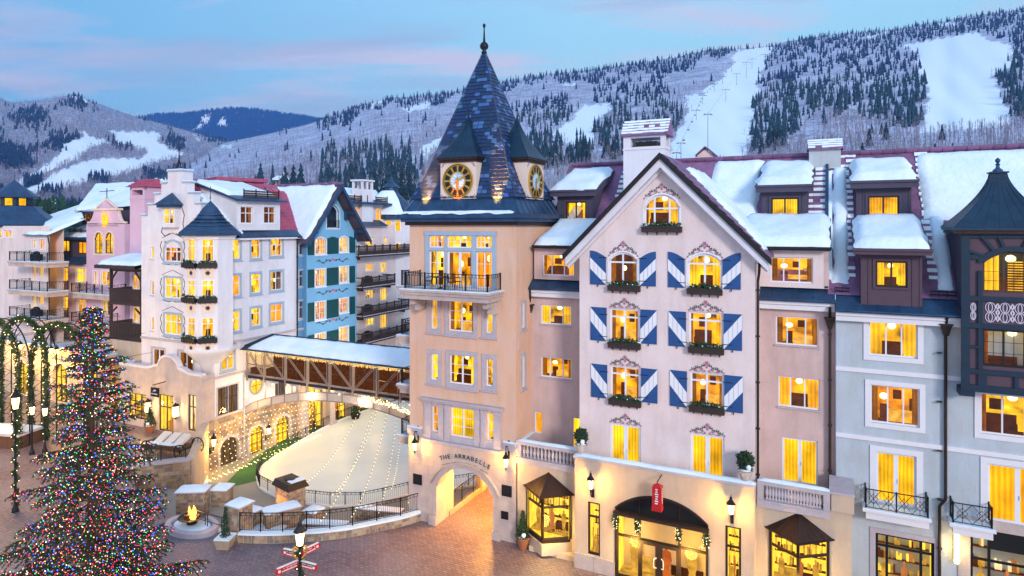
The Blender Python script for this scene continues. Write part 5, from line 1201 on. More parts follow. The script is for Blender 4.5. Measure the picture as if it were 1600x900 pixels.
# =================================================================== GROUND
from mathutils.geometry import tessellate_polygon
def poly_slab(name, pts, z1, z0, mat, kind='structure', parent=None, side=None):
    n = len(pts); tri = tessellate_polygon([[Vector((x, y, 0)) for x, y in pts]]); mb = MB()
    vs = [(x, y, z1) for x, y in pts]+[(x, y, z0) for x, y in pts]; fs = []
    for t in tri:
        a, b, c = [Vector(vs[i]) for i in t]
        fs.append(tuple(t) if (b-a).cross(c-a).z > 0 else tuple(t[::-1]))
    mb.add(vs, fs, 0)
    mb.add(vs, [((i+1) % n, i, i+n, (i+1) % n+n) for i in range(n)], 1 if side else 0)
    return mk(name, mb, [mat, side] if side else [mat], parent, kind=kind)
def paver():
    m, t, out = newmat('pavers'); n = lambda k: t.nodes.new(k); l = t.links.new
    b = n('ShaderNodeBsdfPrincipled'); l(b.outputs[0], out.inputs[0])
    tc = n('ShaderNodeTexCoord'); mp = n('ShaderNodeMapping'); l(tc.outputs['Object'], mp.inputs[0]); mp.inputs['Rotation'].default_value = (0, 0, .5)
    wn = n('ShaderNodeTexNoise'); l(tc.outputs['Object'], wn.inputs[0]); wn.inputs['Scale'].default_value = .35; wn.inputs['Detail'].default_value = 2
    br = n('ShaderNodeTexBrick'); l(mp.outputs[0], br.inputs[0]); br.inputs['Scale'].default_value = 1; br.inputs['Brick Width'].default_value = .34; br.inputs['Row Height'].default_value = .19; br.inputs['Mortar Size'].default_value = .016
    br.inputs['Color1'].default_value = (.23, .155, .165, 1); br.inputs['Color2'].default_value = (.125, .095, .125, 1); br.inputs['Mortar'].default_value = (.035, .03, .035, 1); br.inputs['Mortar Smooth'].default_value = .3
    n1 = n('ShaderNodeTexNoise'); l(tc.outputs['Object'], n1.inputs[0]); n1.inputs['Scale'].default_value = .22; n1.inputs['Detail'].default_value = 5
    mx = n('ShaderNodeMix'); mx.data_type = 'RGBA'; r = n('ShaderNodeMapRange'); l(n1.outputs[0], r.inputs[0]); r.inputs[1].default_value = .42; r.inputs[2].default_value = .62; r.inputs[4].default_value = .4
    l(r.outputs[0], mx.inputs[0]); l(br.outputs[0], mx.inputs[6]); mx.inputs[7].default_value = (.26, .24, .28, 1)
    n2 = n('ShaderNodeTexNoise'); l(tc.outputs['Object'], n2.inputs[0]); n2.inputs['Scale'].default_value = 6; n2.inputs['Detail'].default_value = 5
    hs = n('ShaderNodeHueSaturation'); l(mx.outputs[2], hs.inputs['Color']); r2 = n('ShaderNodeMapRange'); l(n2.outputs[0], r2.inputs[0]); r2.inputs[3].default_value = .6; r2.inputs[4].default_value = 1.5; l(r2.outputs[0], hs.inputs['Value']); l(hs.outputs[0], b.inputs['Base Color'])
    r3 = n('ShaderNodeMapRange'); l(n1.outputs[0], r3.inputs[0]); r3.inputs[3].default_value = .30; r3.inputs[4].default_value = .75; l(r3.outputs[0], b.inputs['Roughness'])
    bp = n('ShaderNodeBump'); l(br.outputs['Fac'], bp.inputs['Height']); bp.invert = True; bp.inputs['Strength'].default_value = .9; bp.inputs['Distance'].default_value = .03; l(bp.outputs[0], b.inputs['Normal'])
paver()
LO = -3.2
C0 = (-27.6, 60.0)
LF = Face(*C0, TH); LF.loc = (0, 0, 0); LF.rot = 0
SF = LF.sub(0, 0, pi/2)
G2 = lambda px, py, z=0: G(px, py, z)[:2]
curb = [G2(657, 814), G2(628, 823), G2(590, 831), G2(552, 839), G2(515, 844), G2(478, 847), G2(440, 849), G2(405, 849.5), G2(372, 848.5)]
mb = MB(); mb.quad((-9000, -60, LO), (9000, -60, LO), (9000, 9000, LO), (-9000, 9000, LO)); struct('ground', mb, 'snow')
gp = [G2(325, 690, LO), G2(325, 860, LO), (-8, 44), M.W(0, 8)[:2], (10, 56), (14, 92), (-16, 96), SF.W(25, .5)[:2]]
poly_slab('lower_court', gp, LO+.02, LO-.3, 'concrete')
pl = [(-90, 4), (46, 4), M.W(44, 12)[:2], M.W(arch[1]+.6, 12)[:2], M.W(arch[0]-.35, 12)[:2], M.W(arch[0]-.35, .9)[:2], M.W(.5, .9)[:2]]+curb+[G2(352, 842), G2(350, 832), G2(296, 834), G2(266, 803), G2(215, 778), G2(205, 734), G2(299, 723.5), LF.W(-.6, -1.0)[:2], LF.W(-1, 8)[:2], (-90, 95)]
poly_slab('plaza', pl, 0, LO-.2, 'pavers', side='concrete')
# drifts of snow left on the plaza, street side
# turf lane and rink
turf = [G2(372, 736, LO), G2(345, 765, LO), G2(400, 752, LO), G2(448, 712, LO), G2(500, 678, LO), G2(560, 650, LO), G2(600, 632, LO), G2(560, 640, LO), G2(480, 672, LO), G2(420, 700, LO)]
poly_slab('artificial_turf', turf, LO+.05, LO, 'turf')
def catmull(P, n=6, closed=True):
    out = []; N_ = len(P)
    for i in range(N_ if closed else N_-1):
        p0, p1, p2, p3 = [Vector(P[k % N_] if closed else P[max(0, min(N_-1, k))]) for k in (i-1, i, i+1, i+2)]
        for k in range(n):
            t = k/n; out.append(tuple(.5*((2*p1)+(-p0+p2)*t+(2*p0-5*p1+4*p2-p3)*t*t+(-p0+3*p1-3*p2+p3)*t**3)))
    if not closed: out.append(tuple(P[-1]))
    return out
def icemat():
    m, t, out = newmat('ice'); n = lambda k: t.nodes.new(k); l = t.links.new
    b = n('ShaderNodeBsdfPrincipled'); l(b.outputs[0], out.inputs[0]); b.inputs['Specular IOR Level'].default_value = .4
    tc = n('ShaderNodeTexCoord'); n1 = n('ShaderNodeTexNoise'); l(tc.outputs['Object'], n1.inputs[0]); n1.inputs['Scale'].default_value = .25; n1.inputs['Detail'].default_value = 6
    mx = n('ShaderNodeMix'); mx.data_type = 'RGBA'; r = n('ShaderNodeMapRange'); l(n1.outputs[0], r.inputs[0]); r.inputs[1].default_value = .35; r.inputs[2].default_value = .65; l(r.outputs[0], mx.inputs[0]); mx.inputs[6].default_value = (.70, .73, .70, 1); mx.inputs[7].default_value = (.60, .66, .66, 1)
    l(mx.outputs[2], b.inputs['Base Color'])
    mp = n('ShaderNodeMapping'); l(tc.outputs['Object'], mp.inputs[0]); mp.inputs['Scale'].default_value = (1, .2, 1); mp.inputs['Rotation'].default_value = (0, 0, .8)
    n2 = n('ShaderNodeTexNoise'); l(mp.outputs[0], n2.inputs[0]); n2.inputs['Scale'].default_value = 3; n2.inputs['Detail'].default_value = 6; r2 = n('ShaderNodeMapRange'); l(n2.outputs[0], r2.inputs[0]); r2.inputs[3].default_value = .22; r2.inputs[4].default_value = .6; l(r2.outputs[0], b.inputs['Roughness'])
icemat()
RK = catmull([(-21.7, 55.6), (-23.4, 60.5), (-22.6, 65.5), (-21, 72), (-18.2, 78), (-13, 84.5), (-5, 86), (3, 79), (6.5, 70), (4.5, 61), (-2, 56.6), (-8.7, 54.1), (-12.2, 52.0), (-17.2, 52.6)][::-1])
poly_slab('ice_rink', RK, LO+.14, LO-.1, 'ice')
rf = thing('rink_fence', 'dark metal fence with pickets running all round the ice rink', 'fence', (RK[0][0], RK[0][1], LO))
off = Vector((RK[0][0], RK[0][1], LO))
rp = [Vector((x, y, LO+.1))-off for x, y in RK]+[Vector((*RK[0], LO+.1))-off]
segs = [rp[i] for i in range(0, len(rp), 3)]+[rp[-1]]
railing(rf, segs, 1.1, deco=True, sp=.16, post=.045)
mb = MB(); 
for a, b in zip(segs, segs[1:]): mb.bar(a+Vector((0, 0, .06)), b+Vector((0, 0, .06)), .10)
mk('kick_board', mb, 'frame_white', rf)
# outer curb wall with snow cap and fence
def masonry(mb, a, b, z0, z1, rr, h=.24, w=(.28, .62), proud=.04, skip=None):
    """stones laid on the face of a wall from a to b (xy), facing right-hand side of travel"""
    a, b = Vector((a[0], a[1], 0)), Vector((b[0], b[1], 0)); d = b-a; ln = d.length; d.normalize(); nrm = Vector((d.y, -d.x, 0)); z = z0
    while z < z1-.05:
        hh = min(h*rr.uniform(.75, 1.3), z1-z); x = -rr.uniform(0, .3)
        while x < ln:
            w_ = rr.uniform(*w); p, q = max(0, x), min(ln, x+w_)
            if q-p > .08 and not (skip and skip((p+q)/2, z+hh/2)):
                pr = proud*rr.uniform(.3, 1.2); g = .014; j = [rr.uniform(0, .03) for _ in range(4)]
                P = [a+d*(p+g+j[0])+Vector((0, 0, z+g)), a+d*(q-g-j[1])+Vector((0, 0, z+g)), a+d*(q-g-j[2])+Vector((0, 0, z+hh-g)), a+d*(p+g+j[3])+Vector((0, 0, z+hh-g))]
                F_ = [v+nrm*pr for v in P]; c_ = rr.choice(range(4))
                mb.add(F_+P, [(0, 1, 2, 3), (4, 5, 1, 0), (5, 6, 2, 1), (6, 7, 3, 2), (7, 4, 0, 3)], c_)
            x += w_
        z += hh
SM = ['stone_a', 'stone_b', 'stone_c', 'stone_d']
pmat('stone_a', (.40, .27, .17), .9, .2, 3, 16, .4); pmat('stone_b', (.30, .22, .16), .9, .2, 3, 16, .4); pmat('stone_c', (.46, .36, .26), .9, .2, 3, 16, .4); pmat('stone_d', (.24, .19, .17), .9, .2, 3, 16, .4)
cw = thing('curb_wall', 'low curved stone wall capped with snow along the plaza edge', 'wall', (curb[4][0], curb[4][1], 0))
ow = Vector((curb[4][0], curb[4][1], 0)); cc = catmull(curb, 3, False); cc = [Vector((x, y, 0)) for x, y in cc][::-1]
mb = MB(); sm = MB(); rr = random.Random(2); capm = MB()
for a, b in zip(cc, cc[1:]):
    d = (b-a).normalized(); nr = Vector((d.y, -d.x, 0)); A, B = a-ow, b-ow
    mb.add([A+nr*0+Vector((0, 0, 0)), B, B+Vector((0, 0, .5)), A+Vector((0, 0, .5)), A-nr*.45, B-nr*.45, B-nr*.45+Vector((0, 0, .5)), A-nr*.45+Vector((0, 0, .5))], [(0, 1, 2, 3), (5, 4, 7, 6), (3, 2, 6, 7)])
    masonry(sm, A, B, 0.02, .48, rr, .23, (.3, .6))
    capm.add([A+nr*.06+Vector((0, 0, .5)), B+nr*.06+Vector((0, 0, .5)), B-nr*.52+Vector((0, 0, .5)), A-nr*.52+Vector((0, 0, .5)), A+nr*.06+Vector((0, 0, .62)), B+nr*.06+Vector((0, 0, .62)), B-nr*.52+Vector((0, 0, .64)), A-nr*.52+Vector((0, 0, .64))], [(4, 5, 6, 7), (0, 1, 5, 4), (2, 3, 7, 6)])
mk('wall_core', mb, 'mortar', cw); mk('masonry', sm, SM, cw, kind='stuff'); mk('snow_cap', capm, 'snow', cw)
cf = thing('curb_fence', 'black picket fence standing on the curved snow capped curb wall', 'fence', (curb[4][0], curb[4][1], .62))
pts = []
for a, b in zip(cc, cc[1:]): d = (b-a).normalized(); nr = Vector((d.y, -d.x, 0)); pts.append(a-ow-nr*.22)
pts.append(cc[-1]-ow-nr*.22)
railing(cf, pts[::3]+[pts[-1]], 1.15, deco=True, sp=.14, post=.045)
# ---- low stone pillars, walls, with snow caps
def pillar(px, py, w_, d_, h, lb, z=0, rot=None, cap=.16, over=.12, name='stone_pillar', cat='pillar', grp='snow capped stone pillars and low walls'):
    x, y, _ = G(px, py, z); rot = TH if rot is None else rot
    o = thing(name, lb, cat, (x, y, z), rot, grp)
    mb = MB(); mb.box(-w_/2, w_/2, 0, d_, 0, h); mk('wall_core', mb, 'mortar', o); rr = random.Random(int(px*7+py)); sm = MB()
    for a, b in (((-w_/2, 0), (w_/2, 0)), ((w_/2, 0), (w_/2, d_)), ((w_/2, d_), (-w_/2, d_)), ((-w_/2, d_), (-w_/2, 0))): masonry(sm, a, b, .02, h-.02, rr, .2, (.25, .5))
    mk('masonry', sm, SM, o, kind='stuff')
    mb = MB(); mb.box(-w_/2-over, w_/2+over, -over, d_+over, h, h+.07); mk('cap_stone', mb, 'trim_stone', o)
    sn = snow_slab((-w_/2-over, -over, h+.07), (w_/2+over, -over, h+.07), (-w_/2-over, d_+over, h+.07), (w_/2+over, d_+over, h+.07), cap, seed=int(px), rag=.02); smooth(mk('snow_cap', sn, 'snow', o)); return o
pillar(364, 843, 1.05, 1.05, 2.0, 'tall stone pillar at the left end of the curved curb fence')
pillar(414, 830, 1.0, 2.2, 1.25, 'long snow capped stone block left of the outdoor fireplace', -1.2, TH-.5)
pillar(374, 832, 1.6, 1.2, 1.25, 'square snow capped stone block behind the tall pillar', -1.2)
pillar(482, 820, .95, 1.0, .8, 'small snow capped stone pillar right of the fireplace', -1.6)
pillar(297, 818, 1.9, 1.1, 2.15, 'large snow capped stone pier behind the fire pit', -1.6, TH+.55)
pillar(341, 803, 1.1, 1.2, 1.7, 'small snow capped stone block near the turf', -2.2, TH+.4)
# terrace levels
tpoly = [G2(215, 790, -1.7), G2(290, 845, -1.7), G2(360, 838, -1.7), G2(352, 775, -1.7), G2(300, 765, -1.7), G2(215, 765, -1.7)]
poly_slab('sunken_terrace', [(x, y) for x, y in tpoly][::1] if True else tpoly, -1.65, LO, 'concrete')
tp2 = [G2(362, 845, -1.2), G2(640, 822, -1.2), G2(648, 800, -1.9), G2(560, 815, -1.9), G2(470, 815, -1.9), G2(430, 800, -1.9), G2(385, 806, -1.9)]
poly_slab('fireplace_terrace', tp2, -1.75, LO, 'concrete')
# bench walls inside the terrace
for px, py, w_, d_, lb in ((405, 845, 3.2, .6, 'curved low stone seat wall inside the curb fence'), (505, 838, 3.0, .6, 'second low stone seat wall inside the curb fence'), (590, 815, 3.4, .6, 'right hand low stone seat wall near the tower')):
    pillar(px, py, w_, d_, .75, lb, -1.75, TH+.25 if px > 550 else TH+.35, .1, .08, 'seat_wall', 'wall', 'low stone seat walls by the rink')
# retaining wall of the shop terrace with railing
aw0, bw0 = Vector((*G2(206, 734), 0)), Vector((*G2(298, 724), 0))
rw_ = thing('retaining_wall', 'tall rubble stone retaining wall below the shop terrace', 'wall', tuple(aw0))
mb = MB(); dn = (bw0-aw0); nr = Vector((dn.y, -dn.x, 0)).normalized()*.35
mb.add([aw0-aw0+nr, bw0-aw0+nr, bw0-aw0+nr+Vector((0, 0, 0)), nr], [(0, 1, 2)]); mb = MB()
e2 = Vector((*SF.W(-1.0, 0)[:2], 0))
P = [Vector((0, 0, 0))+nr, (bw0-aw0)+nr, (bw0-aw0)-nr, -nr]
mb.add([p+Vector((0, 0, LO)) for p in P]+[p+Vector((0, 0, .3)) for p in P], [(0, 1, 5, 4), (1, 2, 6, 5), (2, 3, 7, 6), (3, 0, 4, 7), (4, 5, 6, 7)])
mk('wall_core', mb, 'mortar', rw_); sm = MB(); masonry(sm, P[0], P[1], LO, .25, random.Random(9), .3, (.3, .75), .06); masonry(sm, P[1], P[2], LO, .25, random.Random(9), .3, (.3, .6), .05); mk('masonry', sm, SM, rw_, kind='stuff')
mb = MB(); mb.add([p*1+Vector((0, 0, .3))+(nr*.3 if i < 2 else -nr*.3) for i, p in enumerate(P)]+[p+Vector((0, 0, .48))+(nr*.3 if i < 2 else -nr*.3) for i, p in enumerate(P)], [(0, 1, 5, 4), (1, 2, 6, 5), (2, 3, 7, 6), (3, 0, 4, 7), (4, 5, 6, 7)]); mk('coping', mb, 'trim_stone', rw_)
tf = thing('terrace_railing', 'black railing on top of the rubble retaining wall', 'railing', (aw0.x, aw0.y, .48)); railing(tf, [Vector((.3, 0, 0)), bw0-aw0-Vector((.4, 0, 0))], 1.05, sp=.15)
o2 = thing('ramp_wall', 'sloping coping wall beside the stone house corner', 'wall', (bw0.x, bw0.y, 0)); mb = MB(); q = e2-bw0; sd = Vector((q.y, -q.x, 0)).normalized()*.3
mb.add([sd+Vector((0,0,LO)), q+sd+Vector((0,0,LO)), q-sd+Vector((0,0,LO)), -sd+Vector((0,0,LO)), sd+Vector((0,0,.4)), q+sd+Vector((0,0,1.5)), q-sd+Vector((0,0,1.5)), -sd+Vector((0,0,.4))], [(0,1,5,4),(1,2,6,5),(2,3,7,6),(3,0,4,7),(4,5,6,7)]); mk('wall_core', mb, 'stucco_sand', o2)
# steps with small lights
st = thing('stone_steps', 'short flight of snowy stone steps with warm tread lights', 'stairs', (*G2(322, 832), 0), TH)
for k in range(5):
    mb = MB(); mb.box(-1.6, 1.4, k*.42, (k+1)*.42, -1.65, -.18*(k+1)); mb.box(-1.6, -.2, k*.42+.02, (k+1)*.42, -.18*(k+1), -.18*(k+1)+.06, 1); mk('step', mb, ['stone_c', 'snow'], st)
st2 = thing('step_railing', 'thin black handrails at the lit stone steps', 'railing', (*G2(345, 834), 0), TH)
for x in (-2.6, -1.1, .4): mb = MB(); mb.path([(x, -.1, 0), (x, -.1, 1.1), (x+1.3, -.1, 1.1), (x+1.3, -.1, 0)], .03, 6); mb.bar((x, -.1, .6), (x+1.3, -.1, .6), .02); mk('handrail', mb, 'iron', st2)
# fire pit
fp = thing('fire_pit', 'oval snowy stone basin with a burning fire bowl', 'fire pit', G(300, 826), TH)
mb = MB(); mb.lathe([(2.0, 0), (2.0, .28), (1.95, .36), (1.55, .36), (1.5, .2), (.01, .2)], 28, (0, 0, 0), 0, 0, 1, .62); mk('basin', mb, 'trim_stone', fp)
mb = MB(); mb.lathe([(1.5, .22), (1.2, .30), (.7, .34), (.01, .34)], 24, (0, 0, 0), 0, 0, 1, .62); smooth(mk('snow', mb, 'snow', fp))
mb = MB(); mb.lathe([(.3, .3), (.35, .5), (.8, .75), (.85, .8), (.7, .78), (.01, .7)], 18); mk('fire_bowl', mb, 'iron', fp)
def flames(parent, c, r, h, n=9, seed=0):
    rr = random.Random(seed); mb = MB()
    for i in range(n):
        a = rr.random()*6.28; q = rr.random()*r; x, y = c[0]+cos(a)*q, c[1]+sin(a)*q*.7; hh = h*rr.uniform(.4, 1); w_ = rr.uniform(.07, .14)
        mb.lathe([(w_*.6, 0), (w_, hh*.25), (w_*.6, hh*.6), (.005, hh)], 6, (x, y, c[2]))
    return smooth(mk('flame', mb, 'flame', parent))
flames(fp, (0, 0, .75), .5, .7); mb = MB(); rr = random.Random(3)
for i in range(7): a = rr.random()*3; mb.bar((cos(a)*.5, sin(a)*.4, .8), (-cos(a)*.5, -sin(a)*.4, .85+i*.03), .06, 6)
mk('logs', mb, 'bark', fp)
plight('fire_light', (0, 0, 1.3), 160, (1, .42, .12), .2, fp)
# outdoor fireplace
fx, fy, _ = G(441, 812, -1.75)
fo = thing('outdoor_fireplace', 'stone outdoor fireplace with dark hood and burning fire beside the rink', 'fireplace', (fx, fy, -1.75), -.72)
mb = MB(); mb.box(-.95, -.7, 0, 1.3, 0, 2.3); mb.box(.7, .95, 0, 1.3, 0, 2.3); mb.box(-.7, .7, .9, 1.3, 0, 2.3); mb.box(-.7, .7, 0, .9, 0, .5); mb.box(-.7, .7, 0, .9, 1.65, 2.3); mk('hearth', mb, 'mortar', fo)
sm = MB(); rr = random.Random(4); sk = lambda x, z: .22 < x < 1.68 and .5 < z < 1.65
masonry(sm, (-.95, 0), (.95, 0), .02, 2.28, rr, .2, (.2, .42), skip=sk); masonry(sm, (.95, 0), (.95, 1.3), .02, 2.28, rr, .2, (.2, .42)); mk('masonry', sm, SM, fo, kind='stuff')
mb = MB(); mb.add([(-1.15, -.2, 2.3), (1.15, -.2, 2.3), (1.15, 1.5, 2.3), (-1.15, 1.5, 2.3), (-.95, -.05, 2.75), (.95, -.05, 2.75), (.95, 1.3, 2.75), (-.95, 1.3, 2.75)], [(0,1,5,4),(1,2,6,5),(2,3,7,6),(3,0,4,7),(4,5,6,7),(3,2,1,0)]); mb.lathe([(.55, 2.75), (.5, 2.84), (.01, 2.86)], 16, (0, .6, 0), sy=.7); mk('hood', mb, 'metal_dark', fo)
mb = MB(); mb.box(.35, .9, .2, 1.25, 2.76, 2.82); mk('snow', mb, 'snow', fo)
flames(fo, (0, .4, .55), .35, .7, 9, 2); plight('fire_light', (0, -.5, 1.1), 90, (1, .42, .12), .2, fo)
# driveway fence inside the passage
x_ = arch[0]-.05; o = thing('passage_fence', 'black picket fence along the left edge of the arched passage', 'fence', M.W(x_, 1.6, 0), M.a)
railing(o, [(0, 0, .25), (0, 9.5, .25)], 1.2, deco=True, sp=.15); mb = MB(); mb.box(-.2, .12, -.2, 9.6, 0, .28); mk('curb', mb, 'mortar', o)
for y in (2.5, 5.5): plight('passage_light', M.W((arch[0]+arch[1])/2+.8, y, 3.9), 2000, (1, .42, .07), .3)
plight('passage_light', M.W((arch[0]+arch[1])/2+.2, 8.2, 3.6), 2600, (1, .42, .07), .3)
# bicycle leaning in the passage
bi = thing('bicycle', 'dark bicycle leaning at the far end of the arched passage', 'bicycle', M.W(arch[0]+3.3, 7.1, 0), M.a+.3)
for x in (-.52, .52): mb = MB(); P = [(x+.33*cos(2*pi*i/18), 0, .34+.33*sin(2*pi*i/18)) for i in range(19)]; mb.path(P, .03, 5); [mb.bar((x, 0, .34), p, .005) for p in P[::3]]; mk('wheel', mb, 'iron', bi)
mb = MB(); mb.path([(-.52, 0, .34), (-.15, 0, .75), (.38, 0, .72), (0, 0, .32), (-.52, 0, .34)], .022, 6); mb.path([(0, 0, .32), (-.18, 0, .88)], .02, 6); mb.path([(.52, 0, .34), (.36, 0, .95)], .02, 6); mk('frame', mb, 'sign_red', bi)
mb = MB(); mb.box(-.3, -.08, -.06, .06, .86, .91); mk('saddle', mb, 'iron', bi); mb = MB(); mb.path([(.3, -.25, .98), (.36, 0, .97), (.3, .25, .98)], .018, 6); mk('handlebar', mb, 'iron', bi)
# ---- wall lanterns of the hotel
def lantern_geo():
    mb = MB(); mb.lathe([(.11, -.3), (.15, -.05), (.17, .22)], 6); a = mb
    fr = MB()
    for i in range(6):
        t = 2*pi*i/6; fr.bar((.12*cos(t), .12*sin(t), -.32), (.19*cos(t), .19*sin(t), .24), .013)
    fr.lathe([(.12, -.34), (.13, -.3), (.04, -.4), (.05, -.5), (.01, -.58)], 6); fr.lathe([(.26, .24), (.24, .28), (.14, .42), (.07, .5), (.09, .56), (.02, .68), (.01, .8)], 6)
    return a, fr
LG, LFm = lantern_geo(); LGm, LFm = LG.mesh('lamp_glass', 'lamp_glow'), LFm.mesh('lantern_frame', 'iron')
def wall_lantern(p, rot, lb, e=60, s=1.0, hang=False, grp='lit wall lanterns'):
    o = thing('wall_lantern', lb, 'lantern', p, rot, grp); link('lamp_glass', LGm, o, (0, -.45*s, 0), 0, (s,)*3); link('lantern_frame', LFm, o, (0, -.45*s, 0), 0, (s,)*3)
    mb = MB(); 
    if hang: mb.path([(0, 0, .9), (0, -.45, 1.05), (0, -.45, .65)], .025, 6); mb.path([(0, 0, .3), (0, -.1, .7), (0, -.3, .95)], .018, 6); mb.box(-.06, .06, -.03, 0, .1, 1.3)
    else: mb.path([(0, 0, -.75), (0, -.3, -.85), (0, -.45, -.6), (0, -.45, -.45)], .03, 6); mb.path([(0, -.1, -.8), (0, -.28, -.6), (0, -.15, -.45)], .018, 6); mb.box(-.08, .08, -.04, 0, -1.0, -.5)
    mb.v = [(x*s, y*s, z*s) for x, y, z in mb.v]; mk('bracket', mb, 'iron', o); plight('lantern_light', (0, -.62*s, .0), e, (1, .52, .09), .16, o); return o
for px, py, d, hang, lb in ((647.5, 697, -.06, True, 'lit hanging lantern left of the tower archway'), (790, 722, -.06, True, 'lit hanging lantern right of the tower archway'), (922.5, 756, PY, False, 'lit wall lantern left of the shop entrance'), (1142, 795, PY, False, 'lit wall lantern right of the shop entrance')):
    wall_lantern(M.W(M.ax(px, d-.45), d, M.Z(px, py, d-.45)), M.a, lb, 420, .92, hang)
# narrow upright wall light by the right-hand shop
x, z0, z1 = M.ax(1495, DB-.2), 3.1, 4.6; o = thing('strip_light', 'tall glowing wall light between the right shop windows', 'light', M.W(x, DB, z0), M.a)
mb = MB(); mb.lathe([(.1, 0), (.12, .05), (.12, 1.4), (.1, 1.45)], 10, (0, -.2, 0)); mk('lamp_tube', mb, 'lampshade', o); mb = MB(); mb.box(-.12, .12, -.06, 0, .1, 1.3); mk('backplate', mb, 'bronze', o); plight('strip_glow', (0, -.5, .7), 45, (1, .62, .18), .2, o)
# red hanging sign
x = M.ax(1027, PY-1.0); zs = M.Z(1027, 775, PY-1.0); hs_ = thing('hanging_sign', 'red boxed sign with white lettering hanging over the shop entrance', 'sign', M.W(x, PY, zs), M.a)
mb = MB(); mb.box(-.24, .24, -1.15, -.75, -.55, .5); mb.add([(-.24, -1.15, .5), (.24, -1.15, .5), (.24, -.75, .5), (-.24, -.75, .5), (0, -.95, .68)], [(0, 1, 4), (1, 2, 4), (2, 3, 4), (3, 0, 4)]); mb.box(-.26, .26, -1.17, -.73, -.75, -.55); mk('sign_box', mb, 'sign_red', hs_)
mb = MB(); mb.path([(0, 0, .75), (0, -1.0, .75)], .03, 6); mb.bar((0, -.95, .65), (0, -.95, .78), .02); mk('bracket', mb, 'iron', hs_)
mb = MB(); rr = random.Random(4)
for i in range(7): z = .38-i*.12; mb.box(-.1*rr.uniform(.5, 1), .1*rr.uniform(.5, 1), -1.16, -1.15, z-.03, z+.03); mb.box(.24, .25, -1.0, -.9+rr.uniform(0, .05), z-.03, z+.03)
mk('lettering', mb, 'paint_white', hs_)
# tower uplights grazing the spire
for x, y, z, dx, e in ((1.25, -.1, 20.45, 0, 70), (TW/2-.2, -.25, 20.45, 0, 26), (TW-1.35, -.1, 20.45, 0, 85)):
    l = bpy.data.lights.new('roof_spotlight', 'SPOT'); l.energy = e*(20 if e == 26 else 230); l.color = (1, .24, .025); l.spot_size = radians(36); l.spot_blend = .8; l.shadow_soft_size = .1
    f_ = thing('roof_spotlight', {1.25: 'left', TW/2-.2: 'middle', TW-1.35: 'right'}[x]+' of three small spotlights on the tower cornice', 'spotlight', M.W(x, y, z), M.a, 'spotlights on the tower cornice')
    o = bpy.data.objects.new('roof_spotlight_beam', l); COL.objects.link(o); o.parent = f_; o.location = (0, -.55, -.1); o.rotation_euler = (radians(180-31), 0, 0)
    mb = MB(); mb.lathe([(.07, -.12), (.1, 0), (.01, .02)], 8); mb.bar((0, 0, -.2), (0, 0, -.1), .03); mk('housing', mb, 'iron', f_)
# potted evergreens
def potted(p, lb, h=1.1, r=.35, pot='pot_grey', ph=.45, snowy=True, seed=0, conic=True, grp='potted evergreens'):
    o = thing('potted_evergreen', lb, 'plant', p, TH, grp); mb = MB(); mb.lathe([(r*.55, 0), (r*.75, ph*.4), (r*1.0, ph*.9), (r*1.1, ph*.9), (r*1.1, ph), (r*.9, ph), (r*.85, ph*.9)], 14); mk('pot', mb, pot, o)
    rr = random.Random(seed); mb = MB(); leafmass(mb, (0, 0, ph+h/2), (r*1.15, r*1.15, h/2), 900, rr, .13, conic=conic); mk('foliage', mb, 'foliage', o)
    mb = MB(); mb.bar((0, 0, ph*.8), (0, 0, ph+h*.8), .03, 6); mk('stem', mb, 'bark', o)
    if snowy: mb = MB(); mb.ball((r*.5, -r*.8, ph+.25), .14, 0, 8, 5); mb.lathe([(r*.85, ph), (r*.5, ph+.08), (.01, ph+.1)], 12); smooth(mk('snow', mb, 'snow', o))
    return o
q = G(817, 858); potted((q[0], q[1], 0), 'small conical evergreen in a terracotta pot beside the arch', 1.5, .4, 'terracotta', .75, seed=1)
potted(M.W(M.ax(911, -.5), PY+.2, ZP+.2), 'bushy evergreen in a pale urn at the left parapet end', .9, .34, 'pot_grey', .55, seed=2, conic=False)
potted(M.W(M.ax(1165, -.7), PY+.2, ZP+.2), 'bushy evergreen in a pale urn at the right parapet end', .95, .36, 'pot_grey', .55, seed=3, conic=False)
q = G(352, 855); o = thing('planter', 'square stone planter with snow and a thin evergreen by the tall pillar', 'planter', (q[0], q[1], 0), TH+.4)
mb = MB(); mb.add([(-.35, -.35, 0), (.35, -.35, 0), (.35, .35, 0), (-.35, .35, 0), (-.5, -.5, .6), (.5, -.5, .6), (.5, .5, .6), (-.5, .5, .6)], [(0,1,5,4),(1,2,6,5),(2,3,7,6),(3,0,4,7),(4,5,6,7)]); mk('pot', mb, 'stone_c', o); mb = MB(); mb.box(-.48, .48, -.48, .48, .6, .68); mk('snow', mb, 'snow', o); mb = MB(); leafmass(mb, (0, 0, 1.5), (.28, .28, .9), 500, random.Random(4), .12, conic=1); mk('foliage', mb, 'foliage', o)
